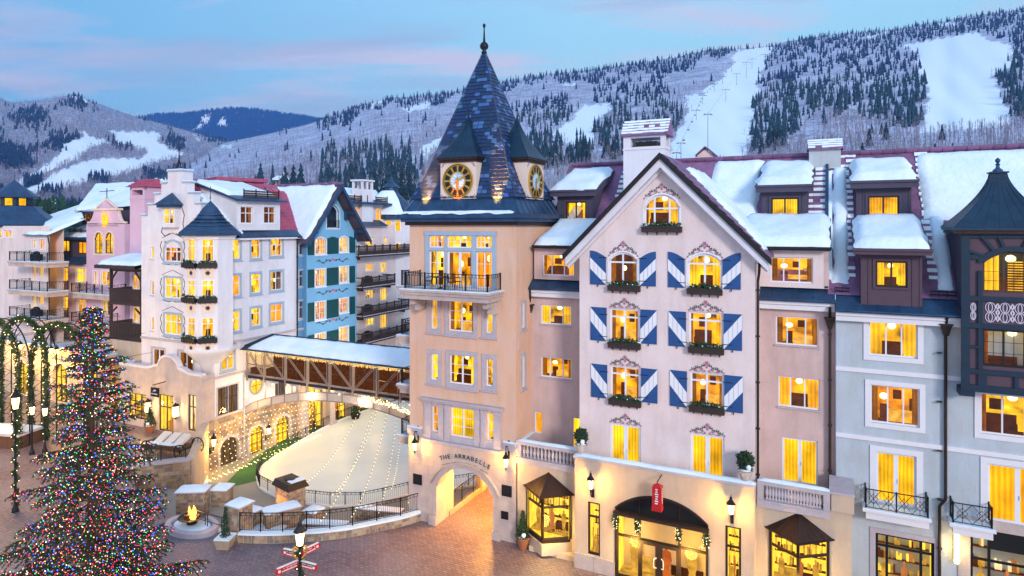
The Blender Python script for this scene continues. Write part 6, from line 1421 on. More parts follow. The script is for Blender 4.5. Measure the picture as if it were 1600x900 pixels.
# strings of lights over the rink
bmini = MB(); bmini.octa((0, 0, 0), .055)
def string(p, q, sag, n, lb, grp='strings of warm lights draped over the rink', r=.036):
    p, q = Vector(p), Vector(q); o = thing('string_of_lights', lb, 'string lights', tuple(p), 0, grp); c = MB(); b = MB(); pts = []
    for i in range(n+1): t = i/n; v = (q-p)*t; v.z -= sag*4*t*(1-t); pts.append(v)
    c.path(pts, .012, 3); mk('cable', c, 'iron', o)
    for v in pts[1:]: b.octa((v.x, v.y, v.z-.06), r)
    mk('bulbs', b, 'bulb_warm', o, kind='stuff')
top = (-14.5, 74, 6.2)
ends = [(472, 757, LO+1.2), (502, 812, -.6), (520, 772, LO+1.2), (550, 806, -.6), (592, 800, -.6), (612, 762, LO+1.2), (638, 784, -.4), (648, 752, LO+1.2)]
names = ['leftmost', 'second', 'third', 'fourth', 'fifth', 'sixth', 'seventh', 'rightmost']
for i, (px, py, z) in enumerate(ends):
    e_ = G(px, py, z); tp_ = (top[0]+i*.55, top[1]-i*.2, top[2]-.1*i); string(tp_, e_, 2.6, 44, f'{names[i]} string of warm bulbs fanning down across the ice rink')
# =================================================================== WHITE CORNER HOUSE
def WF(F, px, d=0): return F.ax(px, d)
WB = building('stepped_gable_house', 'white corner house with stepped gable and blue pointed corner turret', 'building', LF)
xL = LF.ax(221); zE = LF.Z(225, 386)
fo_ = [LF.rect(235, 240.5, 383, 405), LF.rect(257, 283.5, 377, 409), LF.rect(235, 240.5, 438.5, 461.5), LF.rect(257, 283.5, 434, 466), LF.rect(235, 240.5, 495, 517), LF.rect(257, 283.5, 491, 523), LF.rect(238, 257, 545, 577), LF.rect(279, 302, 550, 582)]
fo_[6] = (fo_[6][0], fo_[6][1], 5.2, fo_[6][3]); fo_[7] = (fo_[7][0], fo_[7][1], 5.2, fo_[7][3])
wall(WB, LF, xL, 0, 0, zE, [fo_[0], (*fo_[1], .75)]+fo_[2:], 'stucco_white')
for i, q in enumerate(fo_):
    if i in (0, 2, 4): window(WB, LF, q, cols=(), fw=.08, sill=True, room='drapes', casemat='trim_blue')
    elif i == 1: window(WB, LF, q, rise=.75, cols=(.33, .67), rows=(.5,), case=.18, casemat='trim_blue', sill=True, room='lounge', fw=.08)
    elif i in (3, 5): window(WB, LF, q, cols=(.33, .67), rows=(.62,), case=.18, casemat='trim_blue', sill=True, room=('half', 'drapes')[i == 5], fw=.08)
    else: window(WB, LF, q, cols=(.5,), case=.2, casemat='trim_stone', door=True, room='dusk', fw=.1)
mb = MB(); mb.quad((xL, 0, 0), (xL, 0, zE), (xL, 9, zE), (xL, 9, 0)); mb.quad((xL, 12, 0), (xL, 12, zE+1), (0, 12, zE+1), (0, 12, 0)); mk('side_wall', mb, 'stucco_white', WB)
# stepped gable
steps = [(221, 325, 337), (231, 314, 320), (241.5, 303, 303.5), (252, 294, 286.5)]
zs = [zE]
mb = MB(); cb = MB(); zprev = zE
for l, r_, t in steps:
    a, b = LF.ax(l), LF.ax(r_); b = min(b, .35); z = LF.Z((l+r_)/2, t); mb.box(a, b, 0, .7, zprev, z); zprev = z
for l, r_, t in steps:
    a, b = LF.ax(l), LF.ax(r_); b = min(b, .35); z = LF.Z((l+r_)/2, t)
    for x0_, x1_ in ((a-.08, a+.78), (b-.78, b+.08)): cb.box(x0_, x1_, -.09, .79, z, z+.16, 0); cb.box(x0_, x1_, -.07, .77, z+.16, z+.24, 1)
a, b = LF.ax(262), LF.ax(283); z = LF.Z(272, 268); mb.box(a, b, .0, 1.3, zprev, z); cb.box(a-.08, b+.08, -.09, 1.4, z, z+.16, 0); cb.box(a-.05, b+.05, -.05, 1.35, z+.16, z+.25, 1)
mk('stepped_gable', mb, 'stucco_white', WB); mk('gable_caps', cb, ['trim_blue', 'snow'], WB)
xc = (a+b)/2; mb = MB(); mb.bar((xc, .5, z+.2), (xc, .5, z+3.2), .03, 5)
for s_ in (-1, 1):
    for q in (.5, .9): mb.path([(xc, .5, z+.9), (xc+s_*q, .5, z+.75), (xc+s_*q*.9, .5, z+.2), (xc+s_*q*.3, .5, z+.5), (xc, .5, z+1.4)], .025, 4)
mb.octa((xc, .5, z+2.2), .12); mk('iron_finial', mb, 'iron', WB)
# small oriel in the gable
q = LF.rect(262, 279, 326, 350); a, b = q[0]-.25, q[1]+.25; zq = q[2]-.3
wall(WB, LF, a, b, zq, q[3]+.3, [q], 'stucco_white', -.5, th=.3, name='gable_oriel'); mb = MB(); mb.box(a, a+.02, -.5, 0, zq, q[3]+.3); mb.box(b-.02, b, -.5, 0, zq, q[3]+.3); mb.box(a, b, -.5, 0, zq-.02, zq); mk('oriel_side', mb, 'stucco_white', WB)
window(WB, LF, q, -.5, cols=(.5,), rows=(.6,), fw=.08, room='half', depth=.42)
zt = LF.Z(267, 301); mb = MB(); P = [(a-.5, -1.0, q[3]+.35), (b+.5, -1.0, q[3]+.35), (b+.5, 0, q[3]+.35), (a-.5, 0, q[3]+.35), ((a+b)/2, -.1, zt)]; mb.add(P, [(0, 1, 4), (1, 2, 4), (3, 0, 4), (3, 2, 1, 0)]); mb.box(a-.3, b+.3, -.8, 0, q[3]+.1, q[3]+.34); mk('oriel_roof', mb, 'metal_blue', WB)
mb = MB()
for s_, x in ((-1, a-.3), (1, b+.3)): mb.path([(x, -.02, q[3]), (x+s_*.3, -.02, q[3]-.6), (x+s_*.1, -.02, zq+.3), (x+s_*.35, -.02, zq-.5), (x-s_*.2, -.02, zq-.9), (x-s_*.9, -.02, zq-.6)], .035, 4)
for (l, r_, t, b_) in ((253, 287, 372, 412), (253, 287, 430, 470), (253, 287, 487, 527)):
    R_ = LF.rect(l, r_, t, b_)
    for s_, x in ((-1, R_[0]), (1, R_[1])): mb.path([(x, -.02, R_[3]-.3), (x+s_*.22, -.02, R_[3]-.8), (x, -.02, (R_[2]+R_[3])/2), (x+s_*.22, -.02, R_[2]+.8), (x-s_*.1, -.02, R_[2]+.3)], .03, 4)
    xm = (R_[0]+R_[1])/2; mb.path([(R_[0], -.02, R_[2]), (xm-.5, -.02, R_[2]-.12), (xm, -.02, R_[2]+.02), (xm+.5, -.02, R_[2]-.12), (R_[1], -.02, R_[2])], .03, 4)
    mb.path([(R_[0], -.02, R_[3]), (xm, -.02, R_[3]+.5), (R_[1], -.02, R_[3])], .025, 4)
mk('painted_scrollwork', mb, 'bronze', WB)
mb = MB(); z = LF.Z(260, 531); mb.box(xL, 0, -.12, 0, z-.12, z+.1); mb.box(0, .12, -.12, 12, z-.12, z+.1); mk('band_course', mb, 'trim_stone', WB)
# side face (towards the rink)
sE = SF.ax(463)
R4 = [SF.rect(354, 375, 374.5, 404.5), SF.rect(392.5, 407, 374, 403), SF.rect(422.5, 441, 372.5, 399.5), SF.rect(353.5, 375, 430.5, 462.5), SF.rect(392.5, 407, 427.5, 457.5), SF.rect(422.5, 441.5, 424, 453), SF.rect(353.5, 375, 486.5, 518), SF.rect(392.5, 407, 481, 509), SF.rect(422.5, 441.5, 475, 503), SF.rect(346.5, 366, 546, 577), SF.rect(340, 372, 603, 657), SF.rect(430, 446, 594, 630)]
zst = 1.6
zeS = SF.Z(400, 371)
wall(WB, SF, 0, sE, zst, zeS, R4, 'stucco_white')
for i, q in enumerate(R4):
    if i in (1, 4, 7): window(WB, SF, q, cols=(), rows=(.7,), case=.2, sill=True, casemat='trim_blue')
    elif i < 10: window(WB, SF, q, cols=(.5,), rows=(.62,), case=.2, sill=True, casemat='trim_blue')
    elif i == 10: window(WB, SF, q, cols=(.25, .5, .75), rows=(.66,), bars=(1, 2), fm='frame_dark', room='dark', case=.12)
    else: window(WB, SF, q, cols=(.5,), fm='frame_dark', room='dark')
# stone base with arched doorways
ar = [SF.rect(343, 372, 683, 735), SF.rect(389, 412, 666, 712), SF.rect(430, 452, 650, 694)]; ar = [(q[0], q[1], LO, q[3]) for q in ar]
wall(WB, SF, -1.3, sE, LO, zst, [(*q, .85) for q in ar], 'mortar', -.08, th=.5, name='stone_base')
for i, q in enumerate(ar): window(WB, SF, q, -.08, rise=.85, cols=(.33, .67), rows=(.35, .7), fm='frame_dark', room=('dark', 'drapes', 'drapes')[i], rec=.35, casemat='trim_stone', case=.25, name='arched_doorway')
sm = MB(); rr = random.Random(12)
def arskip(x, z):
    x -= 1.3
    return any(q[0]-.28 < x < q[1]+.28 and z < q[3]+.15 for q in ar)
masonry(sm, (-1.3, -.08), (sE, -.08), LO, zst-.02, rr, .3, (.3, .8), .05, arskip); mk('masonry', sm, SM, WB, at(SF, 0, 0), SF.rot, kind='stuff')
mb = MB(); 
for z, p in ((zst, .12), (SF.Z(345, 589), .16)): mb.box(-1.3, sE, -p, 0, z-.1, z+.1)
mk('band_course', mb, 'trim_stone', WB, at(SF, 0, 0), SF.rot)
# oval window
q = SF.rect(393, 405.5, 591, 613); mb = MB(); xm, zm = (q[0]+q[1])/2, (q[2]+q[3])/2
mb.path([(xm+.75*cos(2*pi*i/16), -.06, zm+.85*sin(2*pi*i/16)) for i in range(17)], .09, 5)
ow_ = mk('oval_window', mb, 'trim_stone', WB, at(SF, 0, 0), SF.rot); mb = MB(); mb.add([(xm+.66*cos(2*pi*i/16), -.04, zm+.76*sin(2*pi*i/16)) for i in range(16)], [tuple(range(16))]); mk('pane', mb, 'room_wall_shop', ow_); mb = MB(); mb.bar((xm, -.07, zm-.76), (xm, -.07, zm+.76), .03); mb.bar((xm-.66, -.07, zm), (xm+.66, -.07, zm), .03); mk('glazing_bar', mb, 'frame_dark', ow_)
# roof of the white house
rx_, rzz = LF.ax(272), LF.Z(272, 288)
mb = MB(); slp = lambda x: zeS+.2+(rzz-zeS-.2)*(0-x)/(0-rx_)
mb.quad((.45, .6, zeS-.15), (.45, 14, zeS-.15), (rx_, 14, rzz), (rx_, .6, rzz)); mb.quad((rx_, .6, rzz), (rx_, 14, rzz), (xL-.3, 14, zE), (xL-.3, .6, zE)); mk('roof', mb, 'tile_red', WB)
tb_ = MB(); rr = random.Random(6)
for j in range(16):
    for i in range(30):
        y = .8+i*.42; x = .3-j*.42
        if rr.random() < .97: tb_.add([(x, y, slp(x)+.09), (x, y+.39, slp(x)+.09), (x-.42, y+.39, slp(x-.42)+.03), (x-.42, y, slp(x-.42)+.03), (x, y, slp(x)), (x, y+.39, slp(x))], [(0, 1, 2, 3), (4, 5, 1, 0)])
mk('roof_tiles', tb_, 'tile_red', WB, kind='stuff')
snow(WB, (.2, 1.0, slp(.2)+.1), (.2, 3.4, slp(.2)+.1), (rx_+1.2, 1.6, slp(rx_+1.2)+.1), (rx_+1.0, 3.6, slp(rx_+1)+.1), .35, seed=41, rag=.2)
# eave
mb = MB(); mb.box(-.3, .5, .6, sE+.2, zeS-.2, zeS-.02, 1); mb.box(.0, .55, 2.2, sE+.2, zeS-.02, zeS+.1, 0); mb.add([(.6, 2.4, zeS+.02), (.6, sE+.2, zeS+.02), (-.4, sE+.2, zeS+.75), (-.4, 2.4, zeS+.75)], [(0, 1, 2, 3)], 0); mk('metal_eave', mb, ['metal_blue', 'trim_white'], WB)
# wall dormer
xd0, xd1 = SF.ax(369.5, .15), SF.ax(437.5, .15); zd0, zd1 = SF.Z(403, 355, .15), SF.Z(403, 315, .15)
dw = [SF.rect(375.5, 394.5, 323, 349, .15), SF.rect(412, 430, 323, 349, .15)]
wall(WB, SF, xd0, xd1, zd0-.3, zd1, dw, 'stucco_white', .15, name='dormer')
for q in dw: window(WB, SF, q, .15, cols=(.5,), rows=(.62,), case=.12, casemat='trim_white', room='dusk')
mb = MB(); mb.add([(xd0, .15, zd0-.3), (xd0, .15, zd1), (xd0, 5.5, zd1+1.6), (xd0, 5.5, zd0+3)], [(3, 2, 1, 0)]); mk('dormer_cheek', mb, 'stucco_white', WB, at(SF, 0, 0), SF.rot)
mb = MB(); P = [(xd0-.5, -.5, zd1), (xd1+.4, -.5, zd1), (xd1+.4, 6, zd1+1.9), (xd0-.5, 6, zd1+1.9)]; mb.add(P+[(x, y, z+.15) for x, y, z in P], [(3, 2, 1, 0), (4, 5, 6, 7), (0, 1, 5, 4), (3, 0, 4, 7), (1, 2, 6, 5)]); mk('dormer_roof', mb, 'metal_blue', WB, at(SF, 0, 0), SF.rot)
sn = snow_slab((xd0-.3, .9, zd1+.55), (xd1+.2, .9, zd1+.55), (xd0-.3, 5.8, zd1+2.0), (xd1+.2, 5.8, zd1+2.0), .35, seed=42); smooth(mk('snow', sn, 'snow', WB, at(SF, 0, 0), SF.rot))
def guard_fence(parent, F, x0, x1, y, z):
    mb = MB()
    for k in range(3): mb.box(x0, x1, y, y+.05, z+k*.22, z+k*.22+.17, 1)
    n = int((x1-x0)/1.2)
    for i in range(n+1): x = x0+(x1-x0)*i/n; mb.box(x-.05, x+.05, y-.06, y, z-.1, z+.75, 0)
    return mk('snow_guard', mb, ['iron', 'wood_brown'], parent, at(F, 0, 0), F.rot)
guard_fence(WB, SF, xd0+1.2, xd1+.2, .55, zd1+.5)
# corner turret
tcx, tcy, tr = -1.0, .35, 2.2
zt0, zt1 = LF.Z(321, 541), LF.Z(321, 368)
zr = [(LF.Z(318, 409, -1.5), LF.Z(318, 375, -1.5)), (LF.Z(318, 464, -1.5), LF.Z(318, 440, -1.5)), (LF.Z(318, 527, -1.5), LF.Z(318, 499, -1.5))]
zr = [(a, b+.1) for a, b in zr]
def tface(k):
    ang = -pi/2+k*pi/4; apo = tr*cos(pi/8); w_ = 2*tr*sin(pi/8)
    nx, ny = cos(ang), sin(ang); cxp, cyp = tcx+nx*apo, tcy+ny*apo; tx, ty = -ny, nx
    F = LF.sub(cxp-tx*w_/2, cyp-ty*w_/2, ang+pi/2); return F, w_
for k in (-2, -1, 0, 1, 2):
    F, w_ = tface(k); ops = [(w_*.2, w_*.8, a, b) for a, b in zr] if abs(k) < 2 else []
    wall(WB, F, 0, w_, zt0, zt1, ops, 'stucco_white', th=.15, name='turret_wall')
    for q in ops:
        window(WB, F, q, cols=(), rows=(.68,), bars=(2, 1), fw=.07, rec=.06, room=('drapes', 'half', 'dusk')[k % 3], depth=.6)
        flowerbox(WB, F, .02, w_-.02, q[2]-.55, 0, .38, .35, seed=k+int(q[2]), mat='metal_dark')
        mb = MB(); 
        if q[2] > zr[2][0]+.1 or True:
            mb.box(w_*.18, w_*.82, -.03, -.002, q[2]-1.5, q[2]-.6, 0); rosette(mb, w_/2, q[2]-1.05, .28, 1, -.04); mk('turret_panel', mb, ['clock_cream', 'bronze'], WB, at(F, 0, 0), F.rot)
mb = MB(); mb.lathe([(tr+.1, zt1-.35), (tr+.25, zt1), (tr+.15, zt1+.02)], 8, (tcx, tcy, 0), rot=pi/8); mk('turret_cornice', mb, 'trim_white', WB)
apz = LF.Z(321, 313, -1.2)
mb = MB(); mb.lathe([(tr+.55, zt1), (tr+.6, zt1+.25), (tr*.62, zt1+1.55), (tr*.3, zt1+2.6), (.05, apz)], 8, (tcx, tcy, 0), rot=pi/8); 
for j in range(9): 
    t = j/9; r_ = (tr+.6)*(1-t); 
    mb.lathe([(r_*.985, zt1+.25+(apz-zt1-.25)*t), (r_*.985, zt1+.28+(apz-zt1-.25)*t)], 8, (tcx, tcy, 0), rot=pi/8)
mk('turret_roof', mb, 'metal_blue', WB); mb = MB(); mb.bar((tcx, tcy, apz-.1), (tcx, tcy, apz+1.4), .03, 5); mb.octa((tcx, tcy, apz+.3), .1); mk('turret_finial', mb, 'iron', WB)
mb = MB(); mb.lathe([(tr*.12, zt0-3.0), (tr*.3, zt0-2.6), (tr*.45, zt0-1.6), (tr*.85, zt0-.7), (tr+.05, zt0-.3), (tr+.12, zt0)], 16, (tcx, tcy, 0)); smooth(mk('turret_corbel', mb, 'stucco_white', WB))
# shop block in front of the white house
SB = building('corner_shop', 'pale stone corner shop with curved parapet below the white stepped house', 'shop', LF)
D1 = -1.35; xs0, xs1 = LF.ax(187, D1), LF.ax(316, D1); zp = LF.Z(250, 578, D1)
xm = LF.ax(263, D1)
def ptop(x):
    t = abs(x-xm)
    if t < 1.5: return zp+1.35*sqrt(max(0, 1-(t/1.55)**2))*.9+.15
    if t < 3.2: return zp+.35*(cos((t-1.5)/1.7*pi)*.5+.5)
    return zp
so2 = [LF.rect(201, 229, 615, 676, D1), LF.rect(248, 271, 617, 690, D1), LF.rect(294, 306, 617, 676, D1)]; so2 = [(so2[0][0], so2[0][1], .7, so2[0][3]), (so2[1][0], so2[1][1], .02, so2[1][3]), (so2[2][0], so2[2][1], .6, so2[2][3])]
brk = [xm+i*.3 for i in range(-12, 13)]
wall(SB, LF, xs0, xs1, 0, ptop, so2, 'limestone', D1, brk=brk)
mb = MB(); mb.quad((xs1, D1, 0), (xs1, 0, 0), (xs1, 0, zp), (xs1, D1, zp)); mb.quad((xs0, D1, 0), (xs0, D1, zp), (xs0, 3, zp), (xs0, 3, 0)); mb.quad((xs0, D1+.4, 5.0), (xs1, D1+.4, 5.0), (xs1, 0, 5.0), (xs0, 0, 5.0)); mk('side_wall', mb, 'limestone', SB)
mb = MB(); X = sorted([xs0, xs1]+brk)
for a, b in zip(X, X[1:]): mb.prism([(a, ptop(a)-.05), (b, ptop(b)-.05), (b, ptop(b)+.2), (a, ptop(a)+.2)], D1-.12, D1+.42)
mb.box(xs0-.1, xs0+.4, D1, .0, zp, zp+.2); mk('parapet_cap', mb, 'stucco_white', SB)
window(SB, LF, so2[0], D1, cols=(.33, .67), rows=(.3, .68), bars=(1, 1), fm='frame_dark', room='shop', fw=.1, depth=1.3)
window(SB, LF, so2[1], D1, cols=(.5,), rows=(.66,), fm='wood_brown', room='shop', fw=.12, bars=(2, 1), depth=1.3)
window(SB, LF, so2[2], D1, cols=(.5,), rows=(.66,), fm='wood_brown', room='shopwhite', fw=.1, depth=1.0)
for px, py, lb in ((236, 634, 'lit box lantern left of the corner shop door'), (279, 641, 'lit box lantern right of the corner shop door')):
    o = thing('wall_lantern', lb, 'lantern', LF.W(LF.ax(px, D1), D1, LF.Z(px, py, D1)), LF.a, 'lanterns at the corner shop'); mb = MB(); mb.lathe([(.25, -.5), (.27, -.4), (.27, .4), (.2, .5)], 8, (0, -.32, 0)); mk('lamp_glass', mb, 'lampshade', o); mb = MB(); mb.lathe([(.3, .45), (.1, .7), (.01, .8)], 8, (0, -.32, 0)); mb.lathe([(.05, -.75), (.28, -.5)], 8, (0, -.32, 0)); mb.box(-.1, .1, -.1, 0, -.2, .6); mk('lantern_frame', mb, 'bronze', o); plight('lantern_light', (0, -.75, 0), 240, (1, .62, .2), .25, o)
o = thing('shop_sign', 'small black hanging sign with white bird emblem over the corner shop door', 'sign', LF.W(LF.ax(243, D1-1), D1, LF.Z(243, 606, D1)), LF.a); mb = MB(); mb.box(-.55, .55, -1.1, -1.0, -.42, .42); mk('sign_board', mb, 'frame_black', o); mb = MB(); mb.path([(0, 0, .75), (0, -1.3, .7)], .05, 6); mb.bar((0, -1.05, .7), (0, -1.05, .4), .02); mk('bracket', mb, 'wood_brown', o)
mb = MB(); mb.path([(-.2, -1.11, .05), (-.08, -1.11, .2), (.02, -1.11, .08), (.14, -1.11, .22), (.22, -1.11, .12)], .03, 4); mb.bar((.0, -1.11, .08), (.06, -1.11, .26), .03); mk('emblem', mb, 'paint_white', o); link('lettering', text_mesh("ARC'TERYX", .17, 'paint_white'), o, (0, -1.11, -.22))
q = LF.W(LF.ax(231, D1-1), D1-.8, 0); potted(q, 'small evergreen in a red brown pot at the corner shop', 1.7, .5, 'terracotta', .7, seed=9)
wall_lantern(SF.W(SF.ax(328, -.4)+.2, -.1, SF.Z(331, 690, -.4)), SF.a, 'glowing yellow lantern on the stone corner below the turret', 700, 1.2, grp='lanterns on the stone base')
wall_lantern(SF.W(SF.ax(418, -.4), -.1, SF.Z(418, 672, -.4)), SF.a, 'glowing lantern between the arched doorways', 600, 1.1, grp='lanterns on the stone base')
# net of lights over the stone base
o = thing('light_net', 'net of tiny warm lights hanging over the stone wall and arched doors', 'string lights', SF.W(0, -.5, 0), SF.a); mb = MB(); cb_ = MB(); rr = random.Random(5)
for i in range(26):
    x = -2.2+i*.55; zt_ = 1.2-abs(x-3)*.12; pts = []
    for j in range(14): z = zt_-j*.42; y = -.2-j*.12-.3*(i % 2)*.2; v = (x+rr.uniform(-.08, .08), y, max(z, LO+.15)); pts.append(v); mb.octa(v, .042)
    cb_.path(pts, .008, 3)
mk('bulbs', mb, 'bulb_warm', o, kind='stuff'); mk('cable', cb_, 'iron', o)
# =================================================================== BLUE GABLED HOUSE
BLH = building('blue_gable_house', 'sky blue gabled house with dark green shutters', 'building', LF)
s0, s1_ = SF.ax(463)-.02, SF.ax(479, -.5); e1 = SF.ax(557.5, -.5); dG = -.5
nw = [SF.rect(462.8, 470.5, 372, 399), SF.rect(462.8, 470.5, 423, 448.5), SF.rect(462.8, 470.5, 471, 499)]
nw = [(s0+.45, s0+1.35, q[2], q[3]) for q in nw]
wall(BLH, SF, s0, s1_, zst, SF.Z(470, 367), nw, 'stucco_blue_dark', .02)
for q in nw: window(BLH, SF, q, .02, cols=(), rows=(.65,), case=.18, casemat='trim_blue', room='dusk')
sm_ = (s1_+e1)/2; zgE = SF.Z(480, 366, dG); zap = SF.Z(527, 290, dG-1.2); 
tgb = lambda x: zap-.6-abs(x-sm_)*(zap-zgE)/((e1-s1_)/2+.2)
att = SF.rect(506, 533, 320, 357, dG); att = (sm_-1.05, sm_+1.05, att[2], att[3])
rows_ = [((492.5, 509.5, 371, 397), (530, 544, 369.5, 393.5)), ((492.5, 508.5, 420.5, 447), (530, 544, 416.5, 441)), ((492.5, 508.5, 471.5, 499), (530, 544, 466, 488)), ((492.5, 508.5, 521, 548), (530, 544, 511, 540))]
bo = [[SF.rect(*q, dG) for q in r_] for r_ in rows_]; flat = [q for r_ in bo for q in r_]
lowo = [SF.rect(468, 487, 620, 700, dG), SF.rect(512, 532, 612, 680, dG)]; lowo = [(s1_+1, s1_+3.2, LO, 1.8), (sm_+.6, sm_+3.0, LO, 1.8)]
wall(BLH, SF, s1_, e1, 3.2, tgb, [(*att, .8), (*flat[0], .4), (*flat[1], .4)]+flat[2:], 'stucco_blue', dG, brk=(sm_,))
wall(BLH, SF, s0, e1+8, LO, 3.2, lowo+[(e1+1, e1+3, LO, 1.6), (e1+4.2, e1+6.4, LO, 1.6)], 'stucco_sand', dG+.6, name='stone_base', th=.5)
for q in lowo+[(e1+1, e1+3, LO, 1.6), (e1+4.2, e1+6.4, LO, 1.6)]: window(BLH, SF, q, dG+.6, cols=(.5,), rows=(.3, .65), fm='frame_dark', room='shop', rec=.3)
mb = MB()
for x in (s0+.2, s1_+3.6, sm_+3.4, e1+3.4): mb.box(x, x+.8, -.6, .1, LO, 3.2); mb.box(x-.15, x+.95, -.75, .1, LO, LO+.5)
mk('pilaster', mb, 'limestone', BLH, at(SF, 0, 0), SF.rot)
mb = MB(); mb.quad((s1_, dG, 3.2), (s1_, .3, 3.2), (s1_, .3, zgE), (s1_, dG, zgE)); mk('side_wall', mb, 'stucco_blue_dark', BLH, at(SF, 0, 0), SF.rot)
window(BLH, SF, att, dG, rise=.8, cols=(), fw=.12, room='dark', case=.1, casemat='frame_white', rec=.3); 
mb = MB(); mb.box(att[0]+.1, att[1]-.1, dG+.34, dG+.38, att[2], att[3]-.2); mk('attic_door', mb, 'timber_teal', BLH, at(SF, 0, 0), SF.rot)
o = railing(BLH, [(*at(SF, att[0]+.05, dG-.05)[:2], att[2]), (*at(SF, att[1]-.05, dG-.05)[:2], att[2])], .9, sp=.12)
for j, r_ in enumerate(bo):
    for i, q in enumerate(r_): window(BLH, SF, q, dG, rise=.4 if j == 0 else 0, cols=(.5,), bars=(2, 3), case=.1, casemat='frame_white', room='half', minor=.03, sill=True, fw=.07)
    za, zb = r_[0][2]-.05, r_[0][3]+.05; k_ = (r_[1][0]-r_[0][1])/2-.12
    for a in (r_[0][0]-.2-.95, ): shutter(BLH, SF, a, a+.95, za, zb, dG, mat='shutter_green', stripe=False, topc=(zb-.35, zb) if j == 0 else None)
    shutter(BLH, SF, r_[0][1]+.15, r_[0][1]+.15+k_-.05, za, zb, dG, mat='shutter_green', stripe=False, topc=(zb-.3, zb) if j == 0 else None)
    shutter(BLH, SF, r_[1][0]-.15-k_+.05, r_[1][0]-.15, za, zb, dG, mat='shutter_green', stripe=False, topc=(zb, zb-.3) if j == 0 else None)
    shutter(BLH, SF, r_[1][1]+.2, r_[1][1]+1.15, za, zb, dG, mat='shutter_green', stripe=False, topc=(zb, zb-.35) if j == 0 else None)
for py in (407, 455, 501):
    mb = MB(); z = SF.Z(519, py, dG); y = dG-.02
    for k in range(5): rosette(mb, sm_+(k-2)*.18, z+.15-abs(k-2)*.06, .16, 0, y)
    for s_ in (-1, 1):
        pts = [(sm_+s_*(.4+.28*i), y, z-.05+.16*sin(i*1.15)) for i in range(9)]; mb.path(pts, .035, 4, 1)
        for i in range(0, 8, 2): p = Vector(pts[i]); mb.add([p, p+Vector((s_*.16, 0, .12)), p+Vector((s_*.24, 0, .0)), p+Vector((s_*.1, 0, -.1))], [(0, 1, 2, 3)], 1); rosette(mb, p.x+s_*.1, p.z+.15, .08, 0, y)
    mk('painted_ornament', mb, ['paint_pink', 'bronze'], BLH, at(SF, 0, 0), SF.rot)
# its roof
hw_ = (e1-s1_)/2+1.0; zed = zap-(zap-zgE)/((e1-s1_)/2+.2)*hw_
mb = MB()
for s_ in (-1, 1):
    P = [(sm_, dG-1.3, zap), (sm_+s_*hw_, dG-1.3, zed), (sm_+s_*hw_, 9, zed), (sm_, 9, zap)]; P2 = [(x, y, z+.16) for x, y, z in P]; f = [(0, 1, 2, 3), (7, 6, 5, 4), (0, 4, 5, 1), (1, 5, 6, 2)]
    mb.add(P+P2, f if s_ > 0 else [t[::-1] for t in f])
mk('roof', mb, 'siding_violet', BLH, at(SF, 0, 0), SF.rot)
mb = MB()
for s_ in (-1, 1):
    pts = [(sm_, zap+.2), (sm_+s_*(hw_+.05), zed+.2), (sm_+s_*(hw_+.05), zed-.35), (sm_, zap-.35)]; pts = pts if s_ < 0 else pts[::-1]
    mb.prism(pts, dG-1.4, dG-1.28)
    for q in (.45, .85): x = sm_+s_*hw_*q*.86; z = zap-(zap-zed)*q*.86-.35; mb.box(x-.12, x+.12, dG-1.2, dG, z-.3, z); mb.box(x-.12, x+.12, dG-.4, dG, z-1.0, z-.3)
mk('bargeboard', mb, 'metal_blue', BLH, at(SF, 0, 0), SF.rot)
sn = snow_slab((sm_-hw_+.25, 8.5, zed+.3), (sm_-hw_+.25, dG-.9, zed+.3), (sm_-.35, 8.5, zap-.12), (sm_-.35, dG-.9, zap-.12), .5, seed=51, rag=.25); smooth(mk('snow', sn, 'snow', BLH, at(SF, 0, 0), SF.rot))
a_ = Vector(at(SF, sm_, dG-1.2, zap+.25)); b_ = Vector(at(SF, sm_, 8.8, zap+.25)); ridge_tiles(BLH, a_, b_, .6, .2, 'tile_plum')
for s in (s0+.02,): downpipe(BLH, [at(SF, s, -.15, zeS), at(SF, s, -.15, 5.5)])
downpipe(WB, [at(SF, SF.ax(381.5, -.2), -.2, 5.0), at(SF, SF.ax(381.5, -.2), -.2, LO)], mat='trim_stone')
mb = MB(); mb.add([(s0-.3, -.5, 18.3), (s1_+.2, -.5, 18.3), (s1_+.2, 1.5, 19.6), (s0-.3, 1.5, 19.6)], [(0, 1, 2, 3)]); mb.box(s0-.3, s1_+.2, -.55, 0, 18.15, 18.3); mk('metal_eave', mb, 'metal_blue', BLH, at(SF, 0, 0), SF.rot)
# =================================================================== CREAM HOUSE with timber balconies
CB = building('cream_balcony_house', 'cream house with dark timber balconies between the blue house and the clock tower', 'building', LF)
c0, c1 = e1, SF.ax(640, .4)+3; dC_ = .4
cw_ = []
for l, r_, ys in ((571, 584, (371, 400)), (599, 605.5, (370, 402)), (626.5, 639, (365, 384)), (571, 584.5, (411, 424)), (593.5, 605, (409, 426)), (626.5, 639, (405, 420)), (571, 584.5, (453, 467)), (593.5, 605, (450, 470)), (571, 585, (497, 509)), (593.5, 605, (491, 513)), (626.5, 639, (440, 452)), (626.5, 639, (488, 505))):
    cw_.append(SF.rect(l, r_, ys[0], ys[1] if ys[1]-ys[0] < 25 else ys[0]+15, dC_))
zcE = SF.Z(590, 352, dC_)
wall(CB, SF, c0, c1, 3.2, zcE, cw_, 'stucco_cream', dC_)
for q in cw_: window(CB, SF, q, dC_, cols=(.33, .67) if q[1]-q[0] > 1.2 else (.5,), fw=.09, case=.08, casemat='trim_white', room=random.choice(('half', 'drapes', 'lounge')))
dwn = [SF.rect(555, 566, 323, 345, dC_+1), SF.rect(588, 600, 325, 345, dC_+1)]
